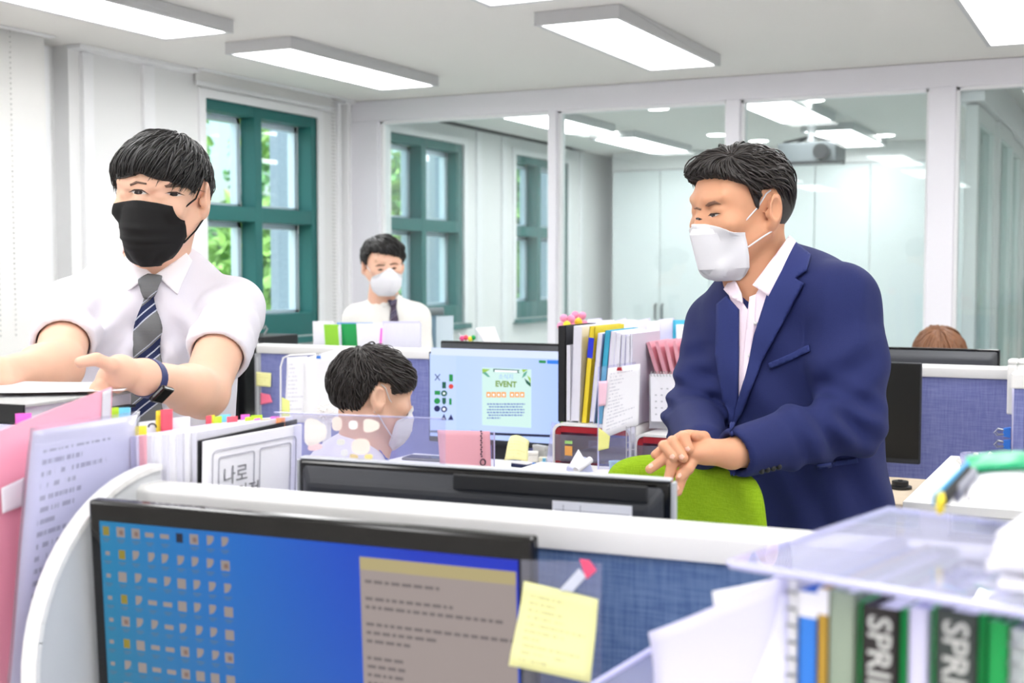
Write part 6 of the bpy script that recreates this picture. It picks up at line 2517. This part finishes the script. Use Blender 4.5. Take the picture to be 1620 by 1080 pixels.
# left hand lies on the chair back, right fingers are laced over it
F.ell(P(1108, 715, 2.098), (.034, .028, .017), .014)
F.cap(wl_, P(1120, 714, 2.10), .0215, .020, .016)
lf = [([(1100, 722, 2.088), (1088, 741, 2.078), (1076, 755, 2.074)], .0098), ([(1092, 724, 2.092), (1080, 750, 2.080), (1072, 777, 2.078)], .0098),
      ([(1082, 722, 2.096), (1064, 732, 2.084), (1057, 760, 2.080)], .0098), ([(1078, 716, 2.10), (1055, 723, 2.090), (1028, 742, 2.086)], .0092)]
for ch, r_ in lf:
    F.cap(P(1108, 715, 2.098), P(*ch[0]), .014, .0105, .006)
    F.chain([P(*q) for q in ch], [r_ * 1.02, r_ * .96, r_ * .82], .001)
    F.ell(P(*ch[1]), r_ * 1.03, .003)
F.ell(P(1090, 702, 2.125), (.034, .03, .020), .014)
F.cap(wr_, P(1090, 702, 2.125), .024, .02, .014)
rf = [([(1080, 690, 2.105), (1082, 692, 2.086), (1090, 710, 2.076)], .0095), ([(1064, 698, 2.105), (1065, 700, 2.084), (1081, 724, 2.070)], .0098),
      ([(1050, 705, 2.108), (1052, 706, 2.086), (1066, 723, 2.073)], .0092), ([(1052, 712, 2.11), (1044, 714, 2.098), (1036, 719, 2.094)], .0082)]
for ch, r_ in rf:
    F.cap(P(1090, 702, 2.125), P(*ch[0]), .012, .0095, .003)
    F.chain([P(*q) for q in ch], [r_ * 1.0, r_ * .98, r_ * .84], .0008)
F.chain([P(1104, 699, 2.13), P(1113, 692, 2.105), P(1101, 689, 2.09)], [.012, .0105, .009], .003)
V1, Q1 = F.mesh()
V1 = relax(V1, Q1, 1)
V0 = relax(V0, Q0, 1)
V, Q = np.concatenate([V0, V1]), np.concatenate([Q0, Q1 + len(V0)])
np_obj('body', fb.world(V), Q, skin2, fb.root, 0)
treeB = bvh(fb.world(V), Q)
for poly in ([(1084, 708), (1089, 706), (1092, 710), (1089, 714), (1085, 712)], [(1074, 721), (1079, 718), (1083, 722), (1080, 727), (1075, 725)], [(1060, 720), (1065, 718), (1068, 722), (1065, 726), (1060, 724)],
             [(1073, 749), (1077, 748), (1079, 752), (1075, 756), (1072, 754)], [(1069, 768), (1073, 767), (1075, 773), (1071, 777), (1069, 775)], [(1027, 735), (1032, 733), (1034, 737), (1029, 741), (1026, 740)]):
    patch('fingernail', poly, treeB, nailm, fb.root, .0006, .0006, step=2)
# jacket
F = Field(np.array((-.30, -.42, .72)), np.array((.30, .34, 1.545)), .0050)
yawJ = np.array(Matrix.Rotation(R(-42), 3, 'Z'))
F.ell(P(1245, 545, 2.475), (.195, .125, .19), .03, yawJ)
F.ell(P(1248, 660, 2.475), (.185, .128, .19), .05, yawJ)
F.ell(P(1262, 800, 2.48), (.192, .135, .20), .05, yawJ)
F.ell(P(1270, 930, 2.48), (.198, .14, .16), .05, yawJ)
mid = P(1232, 462, 2.47)
F.cap(mid, sl_ + (-.006, 0, .0), .074, .066, .04)
F.cap(mid, sr_ + (.008, -.0, .0), .074, .060, .04)
F.cap(P(1210, 428, 2.475), mid, .070, .085, .02)
F.chain([sl_, (sl_ + el_) / 2 + (.006, 0, 0), el_], [.069, .066, .060], .025)
F.chain([el_, (el_ + wl_) / 2, wl_ + (el_ - wl_) * -.04], [.060, .050, .041], .02)
F.chain([sr_, er_], [.064, .056], .025)
F.chain([er_, wr_ + (er_ - wr_) * .0], [.056, .040], .02)
for c_, r_, n_, lam, amp, ph in ((el_ + (-.03, -.03, 0), .10, (.6, .1, 1), .05, .008, .5), (P(1350, 590, 2.22), .11, (-.6, 0, 1), .07, .005, 1.4), (P(1295, 690, 2.19), .10, (1, 0, .6), .06, .008, .2),
                                 (er_, .11, (.3, 0, 1), .045, .009, .3), (P(1100, 600, 2.52), .10, (-.3, 0, 1), .05, .004, 1.0),
                                 (P(1330, 760, 2.36), .16, (1, 0, .4), .08, .007, .4), (P(1240, 620, 2.34), .16, (1, 0, .8), .10, .005, .6), (P(1335, 500, 2.27), .10, (1, 0, -.2), .06, .003, 2.0)):
    F.wave(c_, r_, n_, lam, amp, ph, .004)
ax_ = (wl_ - el_) / np.linalg.norm(wl_ - el_)
F.cut(wl_ - ax_ * .005, ax_ + np.array((0, 0, -.15)), .075)
F.cap(wl_ - ax_ * .03, wl_ + ax_ * .05, .030, .031, .003, 's')
V, Q = F.mesh()
V = relax(V, Q, 2)
treeJ = bvh(fb.world(V), Q)
F.cap(P(1196, 400, 2.46), P(1200, 446, 2.465), .062, .062, .004, 's')
F.cap(P(1190, 425, 2.42), P(1184, 476, 2.355), .050, .018, .006, 's')
F.cap(P(1190, 460, 2.40), P(1186, 484, 2.36), .024, .016, .004, 's')
V, Q = F.mesh()
V = relax(V, Q, 2)
np_obj('suit_jacket', fb.world(V), Q, suit, fb.root, 0)
patch('shirt_front', [(1154, 464), (1170, 470), (1184, 490), (1196, 468), (1206, 450), (1236, 420), (1228, 452), (1212, 500), (1184, 600), (1170, 640), (1166, 560), (1166, 500)], treeJ, pinkshirt, fb.root, .0025, .002)
lapelm = mat('suit_lapel', (44, 54, 110), .8, .25, bump=.25, bscale=900, noise=.10, nscale=500)
patch('lapel', [(1256, 388), (1283, 409), (1279, 431), (1261, 443), (1275, 450), (1244, 505), (1208, 572), (1178, 650), (1159, 684), (1170, 640), (1182, 598), (1197, 530), (1222, 452), (1244, 402)], treeJ, lapelm, fb.root, .007, .005)
patch('lapel', [(1139, 483), (1154, 470), (1172, 490), (1171, 631), (1159, 684), (1148, 628), (1137, 561)], treeJ, lapelm, fb.root, .007, .005)
patch('jacket_front_edge', [(1157, 682), (1161, 682), (1166, 790), (1172, 900), (1166, 900), (1160, 790)], treeJ, lapelm, fb.root, .004, .004)
patch('chest_pocket', [(1217, 574), (1282, 546), (1284, 556), (1219, 584)], treeJ, lapelm, fb.root, .003, .003)
patch('pocket_flap', [(1292, 733), (1356, 724), (1358, 731), (1294, 742)], treeJ, lapelm, fb.root, .003, .003)
scol = mat('shirt_collar', (245, 228, 240), .7, .2)
patch('shirt_collar', [(1246, 380), (1258, 390), (1240, 432), (1220, 470), (1195, 453), (1210, 434), (1230, 406)], treeJ, scol, fb.root, .009, .003)
patch('shirt_collar', [(1151, 460), (1160, 446), (1169, 446), (1178, 466), (1180, 482), (1162, 472)], treeJ, scol, fb.root, .009, .003)
patch('shirt_placket', [(1188, 470), (1198, 466), (1196, 520), (1184, 590), (1174, 626), (1178, 560)], treeJ, scol, fb.root, .0042, .0015)
for (x, y) in ((1195, 511), (1186, 562)):
    wpart('shirt_button', MB().ball(treeJ.ray_cast(CAM, ray(x, y).normalized())[0] - ray(x, y).normalized() * .007, .004, 10, 6), mat('button_white', (238, 236, 236), .3), fb.root, smooth='all')
for i in range(4):
    x, y = 1205 + i * 9, 745 - i * 2.3
    hp = treeJ.ray_cast(CAM, ray(x, y).normalized())[0]
    if hp:
        wpart('cuff_button', MB().ball(hp - ray(x, y).normalized() * .001, .0052, 12, 6), blk, fb.root, smooth='all')
# face, mask
patch('eye', [(1123, 341.5), (1127, 338.5), (1133, 338), (1138, 339), (1132, 342), (1126, 343.5)], treeB, eyew, fb.root, .0008, 0, step=2)
patch('iris', [(1123, 341), (1126, 338.5), (1131, 338.5), (1132, 341.5), (1127, 343.3)], treeB, eyed, fb.root, .0014, 0, step=2)
patch('upper_lid', [(1121, 342), (1126, 337), (1134, 336), (1142, 337.5), (1134, 338.5), (1127, 339.5)], treeB, lash, fb.root, .0018, .0008, step=2)
patch('eye', [(1101, 345), (1105, 344), (1111, 346.5), (1107, 348.5), (1102, 347.5)], treeB, eyed, fb.root, .001, 0, step=2)
patch('eyebrow', [(1116, 324.5), (1121, 320), (1131, 317), (1142, 323), (1132, 322.5), (1122, 326)], treeB, browb, fb.root, .0014, .001, step=3)
patch('eyebrow', [(1098.5, 329.5), (1103, 327.5), (1110, 330), (1109, 333), (1103, 331)], treeB, browb, fb.root, .0014, .001, step=2)
make_mask(fb, LB, treeB, [(-.014, .046, -.106, -.064, -.008), (-.023, .057, -.112, -.052, -.004), (-.034, .064, -.119, -.044, 0), (-.056, .066, -.1135, -.040, 0), (-.078, .066, -.108, -.037, 0), (-.100, .062, -.1025, -.034, .0), (-.112, .050, -.084, -.033, 0), (-.124, .036, -.064, -.032, 0)],
          maskw, p=1.5, nu=30, nv=28, sharp=14)
loop_cord(fb, [LB(.062, -.050, -.022), LB(.074, -.018, .010), LB(.079, -.001, .034), LB(.076, .012, .040)], maskw)
loop_cord(fb, [LB(.068, -.040, -.062), LB(.077, -.014, -.046), LB(.081, .006, -.036), LB(.078, .018, -.032)], maskw)
loop_cord(fb, [LB(-.062, -.050, -.022), LB(-.076, -.012, .014), LB(-.084, .002, .034)], maskw)
lineB = [(0, .074), (25, .070), (45, .062), (62, .050), (72, .012), (77, .004), (82, .042), (108, .044), (120, -.004), (140, -.052), (180, -.072)]
make_hair(fb, cB, AB, lineB, hairm2, top=.006, side=.005, strands=3200, pole=(.35, -.55, .75), spread=(1.2, .35), swirl=.25, seed=9, lift=.005, over=.010,
          extra=(((-.008, -.060, .076), (.050, .036, .026)), ((.0, -.02, .088), (.056, .06, .026))), rad=.0012, sway=.1, length=(.5, 1.1))
legs(fb, np.array((-.04, -.02, .90)), np.array((.14, .06, .90)), np.array((-.06, .0, .48)), np.array((.14, .08, .48)), np.array((-.06, .05, 0)), np.array((.15, .12, 0)), (-.7, -.7, 0), trousers, waist=np.array((.05, .02, .90)))

# ------------------------------------------------------------------ the man standing at the back
fc_ = Fig('man standing at the back in cream white shirt, plaid tie and white mask', 612, 5.45)
P = fc_.px
cC = P(606, 421, 5.40)
AC = head_axes(20, 2, -2)
nkC = P(607, 472, 5.46)
F = Field(np.array((-.26, -.2, .98)), np.array((.26, .24, 1.66)), .0046)
LC = add_head(F, cC, AC, 1.0, nkC, .054)
F.cap(nkC, P(612, 520, 5.5), .06, .09, .03)
aL, aR = P(566, 505, 5.48), P(657, 503, 5.48)
bL, bR = P(556, 590, 5.50), P(670, 590, 5.48)
for a, b_ in ((aL, bL), (aR, bR)):
    F.cap(P(612, 505, 5.48), a, .06, .05, .03)
    F.cap(a, b_, .046, .040, .02)
V, Q = F.mesh()
V = relax(V, Q, 1)
np_obj('body', fc_.world(V), Q, skin, fc_.root, 0)
treeC = bvh(fc_.world(V), Q)
F = Field(np.array((-.30, -.24, .78)), np.array((.32, .26, 1.42)), .0065)
F.ell(P(613, 550, 5.49), (.165, .11, .20), .03)
F.ell(P(613, 640, 5.49), (.16, .112, .24), .05)
for a, b_ in ((aL, bL), (aR, bR)):
    F.cap(P(612, 497, 5.48), a, .075, .062, .05)
    F.chain([a, b_, b_ + np.array((0, -.06, -.2))], [.06, .054, .046], .03)
F.cap(P(608, 470, 5.455), P(610, 482, 5.46), .062, .07, .012)
F.wave(P(640, 545, 5.4), .2, (1, 0, .4), .08, .004, .3, .004)
F.wave(P(580, 545, 5.4), .2, (1, 0, -.5), .08, .004, 1.3, .004)
F.cap(P(606, 450, 5.44), P(607, 474, 5.45), .056, .056, .004, 's')
V, Q = F.mesh()
V = relax(V, Q, 2)
np_obj('shirt', fc_.world(V), Q, shirtc, fc_.root, 0)
treeCS = bvh(fc_.world(V), Q)
patch('collar', [(590, 458), (586, 466), (608, 487), (619, 478), (604, 470)], treeCS, shirtc, fc_.root, .006, .004, step=3)
patch('collar', [(632, 462), (636, 470), (624, 487), (619, 478), (628, 468)], treeCS, shirtc, fc_.root, .006, .004, step=3)
tieC = stripes('tie_plaid', (86, 74, 96), (60, 50, 70), (52, 48, 84), (176, 168, 184), 40, 22)
patch('tie', [(618, 484), (626, 484), (630, 507), (630, 560), (616, 560), (616, 507)], treeCS, tieC, fc_.root, .008, .006, step=3)
patch('tie_knot', [(613, 476), (626, 476), (626, 485), (617, 486)], treeCS, tieC, fc_.root, .013, .01, step=3)
patch('eye', [(597, 427), (601, 425), (607, 426.3), (602, 428.2)], treeC, eyed, fc_.root, .002, 0, step=2)
patch('eye', [(618, 424.5), (623, 422.7), (628, 424), (623, 425.8)], treeC, eyed, fc_.root, .002, 0, step=2)
patch('eyebrow', [(593, 421.5), (599, 418), (609, 418.5), (609, 420.3), (600, 420.2)], treeC, browm, fc_.root, .002, .0015, step=2)
patch('eyebrow', [(616.5, 417.5), (624, 415.3), (631, 418), (624, 417.6), (617, 419.3)], treeC, browm, fc_.root, .002, .0015, step=2)
make_mask(fc_, LC, treeC, [(-.004, .016, -.100, -.090, -.01), (-.018, .036, -.110, -.074, -.008), (-.034, .058, -.122, -.052, 0), (-.056, .067, -.124, -.044, 0), (-.082, .066, -.118, -.042, 0), (-.104, .058, -.106, -.04, .004), (-.122, .034, -.080, -.04, 0)], maskw, p=1.5)
for s_ in (-1, 1):
    loop_cord(fc_, [LC(s_ * .062, -.050, -.026), LC(s_ * .078, -.012, .010), LC(s_ * .086, .004, .03)], maskw)
    loop_cord(fc_, [LC(s_ * .066, -.042, -.07), LC(s_ * .078, -.012, -.045), LC(s_ * .086, .008, -.028)], maskw)
lineC = [(0, .052, .050), (25, .040, .060), (45, .030, .066), (60, .030, .05), (75, .008, .008), (90, .026, .026), (105, .028, .028), (125, -.02, -.02), (150, -.052, -.052), (180, -.064, -.064)]
make_hair(fc_, cC, AC, lineC, hairm, top=.012, side=.008, strands=700, pole=(-.35, .1, .9), spread=(1.4, .35), swirl=.2, seed=12, lift=.004, over=.01, extra=(((.01, -.062, .078), (.066, .042, .034)),), rad=.0024, h=.005)
legs(fc_, np.array((-.09, .03, .86)), np.array((.09, .03, .86)), np.array((-.09, .03, .46)), np.array((.09, .03, .46)), np.array((-.10, .05, 0)), np.array((.10, .05, 0)), (0, -1, 0), trousers, waist=np.array((0, .03, .86)), h=.012)

# ------------------------------------------------------------------ the seated man
fdm = Fig('seated man with black hair, white mask and white shirt facing the poster layout monitor', 560, 3.26)
P = fdm.px
cD = P(590, 628, 3.26)
AD = head_axes(115, 10, 0)
nkD = P(575, 712, 3.27)
F = Field(np.array((-.30, -.34, .60)), np.array((.36, .42, 1.32)), .0040)
LD = add_head(F, cD, AD, 1.0, nkD, .054)
mD = P(556, 742, 3.26)
F.cap(nkD, mD, .06, .09, .03)
s1, s2 = P(560, 765, 3.12), P(520, 752, 3.44)
e1_, e2_ = P(640, 850, 3.18), P(600, 850, 3.60)
w1_, w2_ = P(720, 835, 3.42), P(690, 825, 3.62)
for a, b_, c_ in ((s1, e1_, w1_), (s2, e2_, w2_)):
    F.cap(mD, a, .06, .05, .03)
    F.cap(a, b_, .047, .04, .02)
    F.cap(b_, c_, .04, .028, .02)
    F.ell(c_ + (c_ - b_) * .22, (.042, .035, .018), .015)
    for q in range(4):
        F.cap(c_ + (c_ - b_) * .3 + (0, (q - 1.5) * .019, 0), c_ + (c_ - b_) * .58 + (0, (q - 1.5) * .021, -.012), .009, .0075, .004)
    F.cap(c_ + (c_ - b_) * .12 + (0, -.03, 0), c_ + (c_ - b_) * .34 + (0, -.055, -.005), .010, .008, .004)
V, Q = F.mesh()
V = relax(V, Q, 1)
np_obj('body', fdm.world(V), Q, skin, fdm.root, 0)
treeD = bvh(fdm.world(V), Q)
F = Field(np.array((-.36, -.40, .42)), np.array((.34, .40, 1.26)), .0062)
rD = np.array(Matrix.Rotation(R(-65), 3, 'Z'))
F.ell(P(540, 815, 3.27), (.17, .12, .18), .03, rD)
F.ell(P(520, 920, 3.27), (.165, .125, .19), .05, rD)
for a, b_ in ((s1, e1_), (s2, e2_)):
    F.cap(mD, a, .078, .064, .05)
    F.cap(a, a + (b_ - a) * .62, .062, .064, .03)
F.cap(P(572, 705, 3.27), P(566, 722, 3.27), .062, .074, .012)
F.wave(P(530, 780, 3.15), .2, (.6, .3, 1), .08, .005, .3, .004)
F.cap(P(582, 680, 3.265), P(576, 708, 3.27), .056, .056, .004, 's')
V, Q = F.mesh()
V = relax(V, Q, 2)
np_obj('shirt', fdm.world(V), Q, shirtw, fdm.root, 0)
treeDS = bvh(fdm.world(V), Q)
patch('lanyard', [(598, 713), (606, 712), (632, 735), (640, 760), (634, 764), (620, 738)], treeDS, mat('lanyard_blue', (70, 96, 196), .6), fdm.root, .004, .002)
make_mask(fdm, LD, treeD, [(-.008, .016, -.098, -.088, -.01), (-.022, .038, -.108, -.072, -.006), (-.038, .056, -.116, -.052, 0), (-.060, .063, -.117, -.046, 0), (-.084, .062, -.114, -.044, 0), (-.106, .050, -.102, -.044, .0), (-.126, .028, -.080, -.05, 0)], maskw, p=1.9, pleat=((.35, .003), (.55, .003)))
for s_ in (-1, 1):
    loop_cord(fdm, [LD(s_ * .058, -.052, -.026), LD(s_ * .072, -.018, .004), LD(s_ * .079, -.001, .030), LD(s_ * .076, .012, .038)], maskw)
    loop_cord(fdm, [LD(s_ * .060, -.046, -.090), LD(s_ * .072, -.016, -.062), LD(s_ * .080, .006, -.038), LD(s_ * .078, .018, -.032)], maskw)
lineD = [(0, .036), (30, .030), (50, .024), (64, .020), (74, .016), (80, .042), (108, .044), (120, -.004), (140, -.052), (180, -.070)]
make_hair(fdm, cD, AD, lineD, hairm2, top=.010, side=.007, strands=3200, pole=(0, .45, .88), spread=(1.5, .35), swirl=.3, seed=21, lift=.004, over=.012,
          extra=(((0, -.052, .060), (.064, .040, .032)),), rad=.0013, sway=.2, length=(.4, .9))
hp = P(520, 990, 3.27)
hz = .585
hv = np.array((math.sin(R(65)), math.cos(R(65)), 0)) * .40
h1, h2 = hp * (1, 1, 0) + (.03, -.08, hz), hp * (1, 1, 0) + (-.03, .09, hz)
legs(fdm, h1, h2, h1 + hv, h2 + hv, (h1 + hv) * (1, 1, 0), (h2 + hv) * (1, 1, 0), tuple(hv / .4), trousers, waist=hp * (1, 1, 0) + (0, 0, .60), h=.011)

# ------------------------------------------------------------------ the brown-haired person behind the rear monitor
fe = Fig('person with brown hair sitting behind the wide dark monitor, only the hair showing', 1486, 4.75)
P = fe.px
cE = P(1486, 575, 4.75)
AE = head_axes(-4, 12, 0)
nkE = P(1486, 640, 4.80)
F = Field(np.array((-.26, -.24, .62)), np.array((.26, .26, 1.36)), .006)
LE = add_head(F, cE, AE, .97, nkE, .048)
mE = P(1486, 672, 4.82)
F.cap(nkE, mE, .052, .08, .03)
for s_ in (-1, 1):
    a = mE + (s_ * .16, 0, -.05)
    b_ = a + (s_ * .04, -.06, -.26)
    c_ = b_ + (-s_ * .08, -.2, .02)
    F.cap(mE, a, .055, .045, .03)
    F.cap(a, b_, .042, .036, .02)
    F.cap(b_, c_, .036, .026, .02)
    F.ell(c_ + (-s_ * .01, -.05, 0), (.035, .05, .02), .015)
V, Q = F.mesh()
np_obj('body', fe.world(V), Q, skin, fe.root, 1)
F = Field(np.array((-.30, -.2, .40)), np.array((.30, .3, 1.22)), .009)
F.ell(mE + (0, 0, -.16), (.16, .11, .18), .03)
F.ell(mE + (0, .01, -.36), (.15, .12, .2), .05)
for s_ in (-1, 1):
    a = mE + (s_ * .16, 0, -.05)
    F.cap(mE + (0, 0, -.03), a, .068, .056, .04)
    F.cap(a, a + np.array((s_ * .04, -.06, -.26)) * .8, .056, .052, .03)
V, Q = F.mesh()
np_obj('blouse', fe.world(V), Q, shirtw, fe.root, 2)
lineE = [(0, .060), (25, .055), (45, .02), (60, -.06), (80, -.12), (180, -.13)]
make_hair(fe, cE, AE, lineE, hairb, top=.024, side=.016, strands=900, pole=(-.12, -.2, .95), spread=(1.6, .3), seed=30, lift=.003, over=.03, rad=.0024, h=.005, sc_=.97, length=(.6, 1.2))
office_chair('grey office chair under the brown-haired person', (fe.o[0], fe.o[1] + .08, 0), R(180), gleath, gleath, .42, .30, .74)
legs(fe, np.array((-.09, .06, .56)), np.array((.09, .06, .56)), np.array((-.09, -.32, .55)), np.array((.09, -.32, .55)), np.array((-.09, -.32, 0)), np.array((.09, -.32, 0)), (0, -1, 0), trousers, waist=np.array((0, .08, .57)), h=.012)
